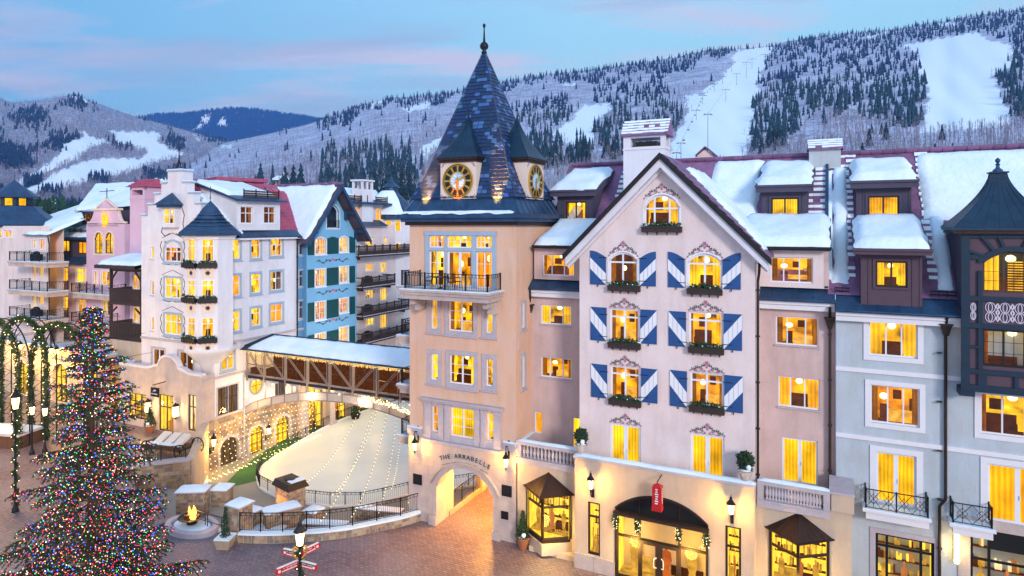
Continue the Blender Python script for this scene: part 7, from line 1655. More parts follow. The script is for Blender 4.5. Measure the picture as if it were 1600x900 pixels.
wall(CB, SF, c0-1, SF.ax(604, dC_+1), zcE, SF.Z(580, 318, dC_+1), dwn, 'stucco_cream', dC_+1, name='dormer_wall')
for q in dwn: window(CB, SF, q, dC_+1, cols=(.5,), fw=.1, room='drapes')
mb = MB(); zz1 = SF.Z(580, 318, dC_+1); mb.add([(c0-1.4, .4, zz1), (SF.ax(612, .4), .4, zz1), (SF.ax(612, .4), 7, zz1+2.2), (c0-1.4, 7, zz1+2.2)], [(0, 1, 2, 3)]); mb.box(c0-1.4, SF.ax(612, .4), .3, .45, zz1-.2, zz1+.05); mb.add([(c0, -.2, zcE-.1), (SF.ax(606, 0), -.2, zcE-.1), (SF.ax(606, 0), 1.4, zcE+.7), (c0, 1.4, zcE+.7)], [(0, 1, 2, 3)]); mk('roof', mb, 'metal_blue', CB, at(SF, 0, 0), SF.rot)
sn = snow_slab((c0-1, 1.8, zz1+.5), (SF.ax(590, 2), 1.8, zz1+.5), (c0-1, 6, zz1+1.9), (SF.ax(590, 6), 6, zz1+1.9), .35, seed=52); smooth(mk('snow', sn, 'snow', CB, at(SF, 0, 0), SF.rot))
guard_fence(CB, SF, c0, SF.ax(573, 1), .9, zz1+.25); guard_fence(CB, SF, SF.ax(586, 1), SF.ax(604, 1), .9, zz1+.25)
xa, xb = SF.ax(565, 1), SF.ax(582, 1); zt_ = SF.Z(574, 281, 1); mb = MB(); mb.box(xa, xb, .9, 2.5, zcE, zt_-1.2); 
for x in (xa, xb-.25, (xa+xb)/2-.12): mb.box(x, x+.25, .9, 1.15, zt_-1.2, zt_-.2); mb.box(x, x+.25, 2.25, 2.5, zt_-1.2, zt_-.2)
mb.box(xa-.15, xb+.15, .75, 2.65, zt_-.2, zt_); mk('chimney', mb, 'stucco_white', CB, at(SF, 0, 0), SF.rot)
def timber_balcony(F, x0, x1, z, p, d, parent, lb=None):
    mb = MB(); mb.box(x0, x1, d-p, d, z-.3, z); mb.box(x0, x1, d-p-.02, d-p+.06, z+.95, z+1.08); mb.box(x0, x1, d-p+.02, d-p+.05, z+.1, z+.45); mb.box(x0, x1, d-p, d-p+.05, z+.6, z+.66)
    n = max(2, int((x1-x0)/1.5))
    for i in range(n+1): x = x0+(x1-x0)*i/n; mb.box(x-.08, x+.08, d-p-.04, d-p+.1, z-.3, z+1.2)
    k = int((x1-x0)/.22)
    for i in range(k): x = x0+(x1-x0)*(i+.5)/k; mb.box(x-.04, x+.04, d-p+.01, d-p+.06, z, z+.95)
    mb.box(x0, x0+.08, d-p, d, z+.95, z+1.08); mb.box(x1-.08, x1, d-p, d, z+.95, z+1.08)
    for x in (x0+.4, x1-.5): mb.box(x, x+.18, d-p*.8, d, z-.6, z-.3)
    mb.box(x0-.05, x1+.05, d-p-.06, d, z-.12, z-.02, 1)
    return mk('timber_balcony', mb, ['wood_dark', 'trim_stone'], parent, at(F, 0, 0), F.rot)
timber_balcony(SF, c0-.2, c1, SF.Z(590, 397, -1), 1.4, dC_, CB)
timber_balcony(SF, SF.ax(566, -1.4), SF.ax(612, -1), SF.Z(585, 445, -1), 1.9, dC_, CB); timber_balcony(SF, SF.ax(566, -1.4), SF.ax(634, -1), SF.Z(585, 489, -1), 1.9, dC_, CB); timber_balcony(SF, SF.ax(566, -1.4), SF.ax(640, -1), SF.Z(585, 530, -1), 1.9, dC_, CB)
def grill(F, x, y, z, lb, grp):
    o = thing('covered_grill', lb, 'grill', F.W(x, y, z), F.a, grp); mb = MB(); mb.box(-.75, .75, -.3, .3, 0, .85); mk('grill_cover', mb, 'iron', o); mb = MB(); mb.lathe([(.3, 0), (.28, .2), (.15, .33), (.01, .36)], 10, (0, 0, .85), sx=2); smooth(mk('grill_lid', mb, 'iron', o))
for py, lb in ((445, 'upper'), (489, 'middle'), (530, 'lowest')): grill(SF, SF.ax(574, -.8), -.8, SF.Z(585, py, -1), f'black covered grill on the {lb} left timber balcony of the cream house', 'covered grills on the cream house balconies')
# round corner pavilion
rpx, rpy = SF.W(SF.ax(617, 2), 2.6, 0)[:2]
rzE = H-(343-HY)*rpy/FPX
RP = thing('round_pavilion', 'white round corner tower with snow capped blue bell roof', 'tower', (rpx, rpy, 0), 0)
mb = MB(); mb.lathe([(3.0, 3), (3.0, rzE-.3), (3.3, rzE-.2), (3.3, rzE)], 16); mk('wall', mb, 'stucco_white', RP)
mb = MB(); mb.lathe([(3.7, rzE), (3.75, rzE+.3), (3.3, rzE+1.2), (2.4, rzE+2.3), (1.2, rzE+3.4), (.9, rzE+3.9), (.9, rzE+4.4)], 16); mb.lathe([(1.25, rzE+4.4), (.5, rzE+5.0), (.05, rzE+6.0)], 8); mk('roof', mb, 'metal_blue', RP)
mb = MB()
for j in range(8):
    for i in range(13):
        pass
P = [(3.78, .32), (3.5, 1.3), (2.6, 2.5), (1.3, 3.6)]; n = 14
for k, (r_, z) in enumerate(P):
    for i in range(n): a = -2.9+1.9*i/(n-1)+(.15 if k == 0 else 0)*sin(i*2); mb.v.append((r_*cos(a)*1.02, r_*sin(a)*1.02, rzE+z+.18+(.12 if 0 < i < n-1 else -.1)))
for k in range(3):
    for i in range(n-1): mb.f.append((k*n+i, k*n+i+1, (k+1)*n+i+1, (k+1)*n+i)); mb.m.append(0)
smooth(mk('snow', mb, 'snow', RP))
for a in (-2.3, -1.9, -1.5, -1.1):
    for zz in (rzE-1.6, rzE-4.6): mb = MB(); mb.box(-.4, .4, -.05, .05, 0, 1.5); w_ = mk('window', mb, 'frame_white', RP, (3.0*cos(a), 3.0*sin(a), zz), a+pi/2); mb = MB(); mb.quad((-.3, -.06, .1), (.3, -.06, .1), (.3, -.06, 1.4), (-.3, -.06, 1.4)); mk('pane', mb, 'drape', w_)
# =================================================================== COVERED BRIDGE
bx0, by0 = SF.W(SF.ax(385, -.2), -.1)[:2]; BF = Face(bx0, by0, TH); BF.loc = (0, 0, 0); BF.rot = 0
roommat('bridge_lining', (.95, .42, .07), (.9, .38, .06), .8, nscale=1.2, lo=.35, hi=1.3)  # lamplight painted in: the lining itself glows
BR = building('covered_bridge', 'glazed steel truss footbridge with snowy roof spanning the rink lane', 'bridge', BF)
bl_ = BF.ax(640)+8; zdk, zev, zrd = 5.0, 7.55, 8.7; bw_ = 3.6
mb = MB(); mb.box(0, bl_, 0, bw_, zdk-.35, zdk); mk('deck', mb, 'metal_dark', BR)
px_ = [386.5, 413, 446, 480.5, 515, 551.5, 589, 626, 660, 692]; xs_ = [BF.ax(p) for p in px_]
mb = MB()
for x in xs_: mb.box(x-.07, x+.07, -.1, .06, zdk-.6, zev); mb.box(x-.05, x+.05, bw_-.06, bw_+.1, zdk-.6, zev)
mb.bar((0, 0, zev-.1), (bl_, 0, zev-.1), .08); mb.bar((0, 0, zdk+.02), (bl_, 0, zdk+.02), .1)
for x in xs_[1:]: mb.bar((x-.25, -.08, zdk), (x-.25, -.08, zev), .03); mb.bar((x+.25, -.08, zdk), (x+.25, -.08, zev), .03)
mk('truss_post', mb, 'bridge_steel', BR)
mb = MB()
for i, (a, b) in enumerate(zip(xs_, xs_[1:])):
    if i < 5: p, q = (a, zev-.1), (b, zdk-.1)
    else: p, q = (a, zdk-.1), (b, zev-.1)
    for o_ in (0, .22): mb.bar((p[0]+o_, -.1, p[1]), (q[0]+o_, -.1, q[1]), .035); 
mk('truss_brace', mb, 'bridge_steel', BR)
for i, (a, b) in enumerate(zip(xs_, xs_[1:])):
    pb = MB(); pb.quad((a+.1, .02, zdk+.1), (b-.1, .02, zdk+.1), (b-.1, .02, zev-.2), (a+.1, .02, zev-.2)); mk('pane', pb, 'glass', BR)
    mb = MB(); m_ = (a+b)/2; mb.box(m_-.03, m_+.03, -.01, .04, zdk, zev); mb.box(a, b, -.01, .04, zdk+1.0, zdk+1.05); mk('mullion', mb, 'bronze', BR)
mb = MB(); mb.box(0, bl_, .05, bw_, zdk, zdk+.03, 0); mb.box(0, bl_, .6, 1.0, zdk+.03, zdk+.5, 0); mb.box(0, bl_, bw_-.1, bw_, zdk, zdk+1.1, 0); mk('carpet', mb, 'furniture', BR)
mb = MB(); mb.quad((0, bw_-.12, zdk+1.1), (bl_, bw_-.12, zdk+1.1), (bl_, bw_-.12, zev), (0, bw_-.12, zev)); mb.quad((0, .3, zev-.02), (0, bw_, zev-.02), (bl_, bw_, zev-.02), (bl_, .3, zev-.02)); mk('interior_lining', mb, 'bridge_lining', BR)
mb = MB()
for i in range(10): x = 1+i*2.2; mb.lathe([(.1, zev-.5), (.25, zev-.35), (.05, zev-.1)], 8, (x, 1.8, 0))
mk('pendant_lamp', mb, 'lampshade', BR)
for x in (3, 9, 15): plight('bridge_light', (x, 1.6, zev-.6), 300, (1, .62, .2), .3, BR)
# roof: hipped at the left end
mb = MB(); e_ = .55; r_ = [(-.6, -e_, zev-.05), (bl_, -e_, zev-.05), (bl_, bw_/2, zrd), (1.6, bw_/2, zrd), (-.6, bw_+e_, zev-.05), (bl_, bw_+e_, zev-.05)]
mb.add(r_, [(0, 1, 2, 3), (4, 0, 3), (5, 4, 3, 2), (0, 4, 5, 1)]); mb.bar(r_[0], r_[1], .07, 6); mb.bar(r_[0], r_[3], .07, 6); mb.bar(r_[3], r_[2], .08, 6); mb.bar(r_[0], r_[4], .07, 6); mk('roof', mb, 'metal_teal', BR)
sn = snow_slab((.6, -e_+.15, zev+.0), (bl_, -e_+.15, zev+.0), (2.2, bw_/2-.2, zrd-.12), (bl_, bw_/2-.2, zrd-.12), .28, seed=61, rag=.12); smooth(mk('snow', sn, 'snow', BR))
# arched girder with panels
gz = lambda x: 1.0+ (zdk-.55-1.0-.75)*sin(pi*min(1, max(0, x/ (bl_*.92)))**1.0)**.75
mb = MB(); n = 30; rb = MB()
X = [bl_*.95*i/n for i in range(n+1)]
for a, b in zip(X, X[1:]):
    za, zb = gz(a), gz(b); mb.add([(a, -.05, za), (b, -.05, zb), (b, -.05, zb+.75), (a, -.05, za+.75), (a, .1, za), (b, .1, zb), (b, .1, zb+.75), (a, .1, za+.75)], [(0, 1, 2, 3), (5, 4, 7, 6), (3, 2, 6, 7), (1, 0, 4, 5)])
for i, x in enumerate(X):
    if i % 2 == 0: rb.box(x-.04, x+.04, -.12, -.05, gz(x)-.02, gz(x)+.78)
    if i % 2 == 1 and i > 1: rb.bar((x, 0, gz(x)+.75), (x, 0, zdk-.3), .05)
for a, b in zip(X, X[1:]): rb.bar((a, -.08, gz(a)), (b, -.08, gz(b)), .06); rb.bar((a, -.08, gz(a)+.75), (b, -.08, gz(b)+.75), .06)
mk('arch_girder', mb, 'pot_grey', BR); mk('girder_rib', rb, 'bridge_steel', BR)
mb = MB(); lb_ = MB()
for i, x in enumerate([(a+b)/2 for a, b in zip(xs_, xs_[1:])]): mb.box(x-.5, x+.5, -.3, -.02, zdk-.42, zdk-.3, 0); lb_.ball((x, -.25, zdk-.55), .05, 0, 8, 5)
mk('lamp_bracket', mb, 'trim_stone', BR); mk('bridge_lamp', lb_, 'lamp_glow', BR)
for x in (2.5, 8.5, 14.5): plight('bridge_light', (x, -.5, zdk-1.1), 110, (1, .78, .4), .2, BR)
o = thing('icicle_lights', 'fringe of tiny lights along the bridge eave', 'string lights', BF.W(0, 0, 0), BF.a); mb = MB(); rr = random.Random(1)
for i in range(150): x = i*.13; [mb.octa((x, -e_-.02, zev-.12-.12*k), .022) for k in range(rr.choice((1, 2, 3)))]
mk('bulbs', mb, 'bulb_warm', o, kind='stuff')
mb = MB(); o = thing('girder_lights', 'cluster of warm lights along the right end of the bridge arch', 'string lights', BF.W(0, 0, 0), BF.a)
for i in range(170): x = xs_[5]+1.5+i*.04; mb.octa((x, -.2-rr.uniform(0, .3), gz(x)+.8+rr.uniform(-.1, .25)), .045)
mk('bulbs', mb, 'bulb_warm', o, kind='stuff')
# =================================================================== BUILDINGS FAR LEFT
PK = building('pink_house', 'pink house with curved gable, twin arched windows and a tall chimney', 'building', LF)
dP = 6.0
R = lambda l, r_, t, b, d=dP: LF.rect(l, r_, t, b, d)
x0p, x1p = LF.ax(135, dP), LF.ax(195, dP)
zpt = LF.Z(165, 350, dP)
pw_ = [(*R(148, 160.5, 363, 396), .9), (*R(164.5, 177, 363, 396), .9), R(146, 153, 424, 446), R(158, 172, 424, 446), R(160, 172, 470, 492)]
wall(PK, LF, x0p, x1p, 4, zpt, pw_, 'stucco_lilac', dP)
for q in pw_[:2]: window(PK, LF, q[:4], dP, rise=.9, cols=(.5,), bars=(1, 4), fm='timber_teal', fw=.08, case=.22, casemat='clock_cream', room='half')
for q in pw_[2:]: window(PK, LF, q, dP, cols=(.5,), bars=(1, 3), case=.12, casemat='trim_white')
xm = (x0p+x1p)/2; zs_ = LF.Z(165, 349, dP); z2 = LF.Z(165, 328, dP); z3 = LF.Z(163, 311, dP); wS, wT = (x1p-x0p)/2, (LF.ax(182, dP)-LF.ax(147, dP))/2
def curve(s_): return [(xm+s_*wS, zs_), (xm+s_*(wS-.6), zs_), (xm+s_*(wT+.45), zs_+.5), (xm+s_*(wT+.15), z2-.5), (xm+s_*wT, z2)]
pr = curve(-1)[::1]; pr2 = curve(1)
mb = MB(); mb.prism([p for p in pr[:1]]+[pr2[0]]+pr2[1:]+pr[:0:-1], dP, dP+.5); mb.prism([(xm-wT*.75, z2), (xm+wT*.75, z2), (xm, z3-.15)], dP, dP+.5); mb.box(x1p-.02, x1p, dP, dP+5, 4, zpt); mk('curved_gable', mb, 'stucco_lilac', PK)
mb = MB(); mb.box(xm-wT-.3, xm+wT+.3, dP-.15, dP+.6, z2-.05, z2+.2)
for s_ in (-1, 1):
    c = curve(s_); mb.path([(x, dP+.2, z+.1) for x, z in c], .17, 4); mb.bar((xm+s_*wT*.9, dP+.2, z2+.25), (xm, dP+.2, z3), .16)
mk('gable_coping', mb, 'clock_cream', PK)
mb = MB(); mb.bar((xm, dP+.2, z3), (xm, dP+.2, z3+1.3), .05); mb.bar((xm-1.4, dP+.2, z3+.9), (xm+1.4, dP+.2, z3+1.0), .05); mk('weather_vane', mb, 'iron', PK)
zg = LF.Z(163, 343, dP); mb = MB(); n = 14
mb.add([(xm+(.62+.12*cos(3*2*pi*i/n))*cos(2*pi*i/n), dP-.06, zg+.95*sin(2*pi*i/n)*(1 if sin(2*pi*i/n) < 0 else .9)) for i in range(n)]+[(xm, dP-.12, zg)], [(i, (i+1) % n, n) for i in range(n)]); mk('lit_emblem', mb, 'room_wall_shop', PK); plight('emblem_light', at(LF, xm, dP-.7, zg), 30, (1, .6, .15), .2, PK)
mb = MB(); mb.bar((x0p+.6, dP-.3, zs_-.2), (x1p-.8, dP-.3, zs_-.2), .04); mk('light_bar', mb, 'iron', PK)
# chimney tower
dc = dP-.5; xc0, xc1 = LF.ax(203, dc), LF.ax(226, dc); zc_ = LF.Z(214, 292, dc); mb = MB(); zo = LF.Z(214, 305, dc)
mb.box(xc0, xc1, dc, dc+2.8, 8, zo); mb.box(xc0, xc0+.35, dc, dc+2.8, zo, zc_); mb.box(xc1-.35, xc1, dc, dc+2.8, zo, zc_); mb.box(xc0, xc1, dc, dc+.3, zc_-.35, zc_); mb.box(xc0-.05, xc1+.05, dc-.05, dc+2.85, zo-.5, zo-.3); cp = mk('chimney', mb, 'stucco_lilac', PK)
zt_ = LF.Z(214, 281, dc+1.4); mb = MB(); mb.add([(xc0-.3, dc-.3, zc_), (xc1+.3, dc-.3, zc_), (xc1+.3, dc+1.4, zt_), (xc0-.3, dc+1.4, zt_), (xc0-.3, dc+3.1, zc_), (xc1+.3, dc+3.1, zc_)], [(0, 1, 2, 3), (5, 4, 3, 2), (1, 5, 2), (4, 0, 3)])
for k in range(5): y = dc-.3+k*.34; z = zc_+(zt_-zc_)*k/5; mb.bar((xc0-.3, y, z+.05), (xc1+.3, y, z+.05), .05)
mk('chimney_roof', mb, 'tile_red', cp)
# pink house wings
zb_ = LF.Z(110, 412, dP); xw0 = LF.ax(78, dP)
w1 = [R(94, 106.5, 418, 440), R(119, 134, 419, 442), R(94, 106.5, 463, 485), R(121, 134, 468, 490)]
wall(PK, LF, xw0, x0p, 4, zb_, w1, 'stucco_rose', dP+.01)
for q in w1: window(PK, LF, q, dP, cols=(.5,), rows=(.68,), case=.1, casemat='trim_white', room='drapes')
dd = [R(96, 108, 376, 393, dP+.8), R(121, 134.5, 378, 396, dP+.8)]; wall(PK, LF, LF.ax(90, dP+.8), x0p, zb_, LF.Z(112, 371, dP+.8), dd, 'siding_violet', dP+.8, name='dormer_wall')
for q in dd: window(PK, LF, q, dP+.8, cols=(.5,), fm='frame_dark', room='drapes')
zdd = LF.Z(112, 371, dP+.8); mb = MB(); mb.add([(LF.ax(86, dP), dP+.2, zdd), (x0p+.3, dP+.2, zdd), (x0p+.3, dP+7, zdd+3), (LF.ax(95, dP), dP+7, zdd+3)], [(0, 1, 2, 3)]); mb.box(LF.ax(86, dP), x0p, dP+.15, dP+.3, zdd-.25, zdd+.02); mb.add([(xw0, dP-.5, zb_-.05), (x0p, dP-.5, zb_-.05), (x0p, dP+.9, zb_+.9), (xw0, dP+.9, zb_+.9)], [(0, 1, 2, 3)]); mk('roof', mb, 'metal_blue', PK)
snow(PK, (LF.ax(87, dP), dP+.35, zdd+.05), (x0p+.2, dP+.35, zdd+.05), (LF.ax(96, dP), dP+6.8, zdd+3), (x0p+.2, dP+6.8, zdd+3), .3, seed=71)
guard_fence(PK, LF, LF.ax(95, dP), x0p-.2, dP+1.0, zdd+.4)
# high snowy roof behind
zr0 = LF.Z(150, 330, dP+3); mb = MB(); xr0, xr1 = LF.ax(124, dP+3), LF.ax(225, dP+3)
mb.box(xr0+.5, LF.ax(148, dP+3), dP+3, dP+5, zr0-3, zr0); mb.box(LF.ax(176, dP+3), xr1, dP+3.2, dP+5, zr0-3, zr0+.6); mk('attic_block', mb, 'siding_violet', PK)
mb = MB(); mb.add([(xr0-.3, dP+2.5, zr0), (xr1, dP+2.5, zr0+.6), (xr1, dP+10, zr0+4), (LF.ax(150, dP+10), dP+10, zr0+4)], [(0, 1, 2, 3)]); mk('roof', mb, 'metal_blue', PK); sn = snow_slab((xr0-.2, dP+2.6, zr0+.05), (xr1, dP+2.6, zr0+.65), (LF.ax(148, dP+10), dP+10, zr0+4), (xr1, dP+10, zr0+4), .35, seed=72); smooth(mk('snow', sn, 'snow', PK))
q = R(133, 144, 334, 346, dP+2.95); window(PK, LF, q, dP+2.85, cols=(.5,), fm='frame_dark', room='dusk', rec=.02, depth=.05)
# curved snow roof sweeping down to the left
mb = snow_slab((LF.ax(62, dP), dP+.5, LF.Z(62, 352, dP)), (LF.ax(124, dP), dP+.5, LF.Z(124, 340, dP)), (LF.ax(72, dP+8), dP+8, LF.Z(72, 340, dP+8)), (LF.ax(126, dP+8), dP+8, LF.Z(126, 322, dP+8)), .3, seed=73); smooth(mk('snow', mb, 'snow', PK))
# balconies of pink house
def iron_balcony(F, l, r_, py, d, p, parent, mat='limestone'):
    x0, x1 = F.ax(l, d-p), F.ax(r_, d-p); z = F.Z((l+r_)/2, py, d-p); mb = MB(); mb.box(x0-.2, x1+.2, d-p-.2, d, z-.2, z); mb.box(x0-.1, x1+.1, d-p-.1, d, z-.6, z-.2); mb.box(x0-.18, x1+.18, d-p-.18, d, z, z+.05, 1)
    o = mk('balcony', mb, [mat, 'snow'], parent, at(F, 0, 0), F.rot); railing(o, [(x0, d, z), (x0, d-p, z), (x1, d-p, z), (x1, d, z)], 1.1, deco=True, sp=.2, post=.07); return z
zf1 = iron_balcony(LF, 112, 172, 459, dP, 1.8, PK); iron_balcony(LF, 112, 160, 505, dP, 1.8, PK)
for i, (px, lb) in enumerate(((122, 'left snowy dark chair on the pink house balcony'), (138, 'middle snowy dark chair on the pink house balcony'), (150, 'right snowy dark chair on the pink house balcony'))): chair(LF.W(LF.ax(px, dP-1), dP-1, zf1+.05), LF.a+i, lb, g='chairs on the pink house balcony')
# dark timber porch beside the white house
DP_ = building('timber_loggia', 'dark timber balcony tower with snowy roof between pink and white houses', 'building', LF)
dT = 2.2; xt0, xt1 = LF.ax(171, dT), LF.ax(221, dT); ztr = LF.Z(196, 420, dT)
for (py0, py1) in ((452, 472), (505, 526)):
    zb1, zb0 = LF.Z(196, py0, dT), LF.Z(196, py1, dT); mb = MB(); mb.box(xt0, xt1, dT, dT+.12, zb0, zb1); mb.box(xt0, xt1, dT-.05, dT+3, zb0-.35, zb0)
    k = int((xt1-xt0)/.25)
    for i in range(k): mb.box(xt0+i*.25+.02, xt0+i*.25+.22, dT-.03, dT, zb0+.05, zb1-.1)
    mb.box(xt0-.05, xt1, dT-.1, dT+.15, zb1-.08, zb1+.05); mb.box(xt0, xt0+.12, dT, dT+2.5, zb0, zb1); mk('balcony', mb, 'wood_dark', DP_)
mb = MB()
for x in (xt0, xt1-.25): mb.box(x, x+.25, dT, dT+.25, 8, ztr)
for x, s_ in ((xt0+.25, 1), (xt1-.25, -1)): mb.bar((x, dT+.1, ztr-1.2), (x+s_*1.1, dT+.1, ztr-.1), .1); mb.bar((x, dT+.1, LF.Z(196, 490, dT)), (x+s_*.9, dT+.1, LF.Z(196, 481, dT)), .1)
mb.box(xt0, xt1, dT, dT+.2, ztr-.3, ztr); mk('timber_post', mb, 'wood_dark', DP_)
mb = MB(); mb.add([(xt0-1.4, dT-.8, ztr), (xt1+.1, dT-.8, ztr), (xt1+.1, dT+3.2, ztr+.9), (xt0-1.4, dT+3.2, ztr+.9), (xt0-1.4, dT-.8, ztr+.35), (xt1+.1, dT-.8, ztr+.35), (xt1+.1, dT+3.2, ztr+1.25), (xt0-1.4, dT+3.2, ztr+1.25)], [(3, 2, 1, 0), (4, 5, 6, 7), (0, 1, 5, 4), (3, 0, 4, 7)]); mk('roof', mb, 'wood_dark', DP_)
snow(DP_, (xt0-1.3, dT-.6, ztr+.36), (xt1, dT-.6, ztr+.36), (xt0-1.3, dT+3, ztr+1.25), (xt1, dT+3, ztr+1.25), .35, seed=74)
wdo = [R(207, 217, 430, 452, dT+3), R(207, 217, 480, 504, dT+3)]; wall(DP_, LF, xt0, xt1+.4, 0, ztr, wdo, 'stucco_white', dT+3.0); [window(DP_, LF, q, dT+3, cols=(.5,), room='drapes') for q in wdo]
zz0 = LF.Z(196, 527, dT); mb = MB(); mb.box(xt0-.2, xt1+.2, dT-.1, dT+3, 0, zz0-.35); mk('wall', mb, 'stucco_sand', DP_)
plight('loggia_light', at(LF, xt0+1.5, dT+1.5, LF.Z(196, 482, dT)), 60, (1, .55, .2), .2, DP_)
# octagon house at far left
OH = building('octagon_house', 'white house with blue tiled bell roof and stacked balconies at the left edge', 'building', LF)
dO = 3.0; xo0, xo1 = LF.ax(-60, dO), LF.ax(78, dO); zoE = LF.Z(30, 353, dO)
ow1 = [R(-12, 3, 360, 372, dO), R(6.5, 18.5, 360, 371, dO), R(50.5, 57, 375, 388, dO), R(61, 70, 374, 390, dO), R(51, 57.5, 417, 437, dO), R(61, 69, 415, 431, dO), R(51, 57, 462, 482, dO), R(61, 69, 460, 476, dO)]
wall(OH, LF, xo0, xo1, 0, zoE, ow1, 'stucco_cream', dO)
for q in ow1: window(OH, LF, q, dO, cols=(.5,), case=.12, casemat='trim_white', room='drapes')
xcO = LF.ax(20, dO+3); cyO = dO+3.2
mb = MB(); rz0 = zoE; prof = [(5.4, rz0-.15), (5.5, rz0+.15), (4.4, rz0+1.1), (3.3, rz0+1.9), (2.7, rz0+2.6)]; mb.lathe(prof, 8, (xcO, cyO, 0), rot=pi/8); mk('roof', mb, 'metal_blue', OH)
mb = MB(); mb.lathe([(2.0, rz0+2.4), (2.0, rz0+3.7)], 8, (xcO, cyO, 0), rot=pi/8); cu = mk('cupola', mb, 'timber_teal', OH)
for k in range(-2, 3): a = -pi/2+k*pi/4; mb = MB(); mb.quad((-.4, 0, 0), (.4, 0, 0), (.4, 0, .9), (-.4, 0, .9)); mk('pane', mb, 'drape', cu, (xcO+1.88*cos(a), cyO+1.88*sin(a), rz0+2.7), a+pi/2)
mb = MB(); mb.lathe([(2.6, rz0+3.7), (2.65, rz0+3.9), (1.6, rz0+4.8), (.6, rz0+5.6), (.06, rz0+6.1), (.04, rz0+7.2)], 8, (xcO, cyO, 0), rot=pi/8); mk('cupola_roof', mb, 'metal_blue', cu)
for py in (409, 454, 497): iron_balcony(LF, 15, 74, py, dO, 2.2, OH)
mb = MB(); zz_ = LF.Z(60, 368, dO-.2); mb.add([(LF.ax(40, dO), dO-.5, zz_), (xo1+.3, dO-.5, zz_), (xo1+.3, dO+4, zz_+2), (LF.ax(45, dO), dO+4, zz_+2)], [(0, 1, 2, 3)]); mk('side_roof', mb, 'metal_blue', OH); snow(OH, (LF.ax(42, dO), dO-.3, zz_+.05), (xo1+.2, dO-.3, zz_+.05), (LF.ax(47, dO), dO+4, zz_+2), (xo1+.2, dO+4, zz_+2), .3, seed=75)
downpipe(OH, [at(LF, xo1+.1, dO-.3, zz_), at(LF, xo1+.2, dO-.2, zz_-1), at(LF, xo1+.2, dO-.2, 7)])
grill(LF, LF.ax(57, dO-1), dO-1, LF.Z(45, 497, dO-2), 'black covered grill on the lowest left balcony', 'covered grills on the left balconies'); grill(LF, LF.ax(57, dO-1), dO-1, LF.Z(45, 409, dO-2), 'black covered grill on the top left balcony', 'covered grills on the left balconies')
mb = MB(); xg0, xg1 = LF.ax(78, dP), xw0
wq = [R(94, 106, 418, 440)]
# arcade at the lower left
AC = building('arcade', 'warm lit pink arcade with arched openings and terrace at lower left', 'building', LF)
aO = [R(-20, 4, 562, 618, 0), R(24, 46, 566, 618, 0), R(82, 106, 568, 622, 0), R(130, 152, 575, 630, 0)]; aO = [(q[0], q[1], .1, q[3]) for q in aO]
xa1 = LF.ax(172); zaT = LF.Z(40, 540)
wall(AC, LF, LF.ax(-80), xa1, 0, zaT, [(*q, (q[1]-q[0])*.42) for q in aO], 'stucco_sand', 0, th=.6)
for q in aO: window(AC, LF, q, 0, rise=(q[1]-q[0])*.42, cols=(.33, .67), rows=(.62,), fm='frame_dark', room='shop', case=.25, casemat='clock_cream', rec=.4, name='arched_window')
mb = MB(); xp = LF.ax(66); mb.box(xp-.5, xp+.7, -.8, 0, 0, zaT+.2); mb.box(LF.ax(-80), xa1, -.25, .8, zaT, zaT+.3, 0); mb.box(LF.ax(-80), xa1, -.22, .75, zaT+.3, zaT+.4, 1); mb.box(LF.ax(-80), xa1, .8, 6, zaT-.6, zaT-.4, 1); mk('parapet', mb, ['stucco_sand', 'snow'], AC)
for px in (20, 62, 80, 115): plight('arcade_light', at(LF, LF.ax(px), -1.2, 4.6), 330, (1, .58, .16), .3, AC)
for px, py, lb in ((40, 541, 'left star bright lamp on the arcade parapet'), (88, 547, 'right star bright lamp on the arcade parapet'), (97, 548, 'star bright lamp at the arcade corner')): wall_lantern(LF.W(LF.ax(px), -.05, LF.Z(px, py)), LF.a, lb, 220, 1.1, grp='bright lamps on the arcade')
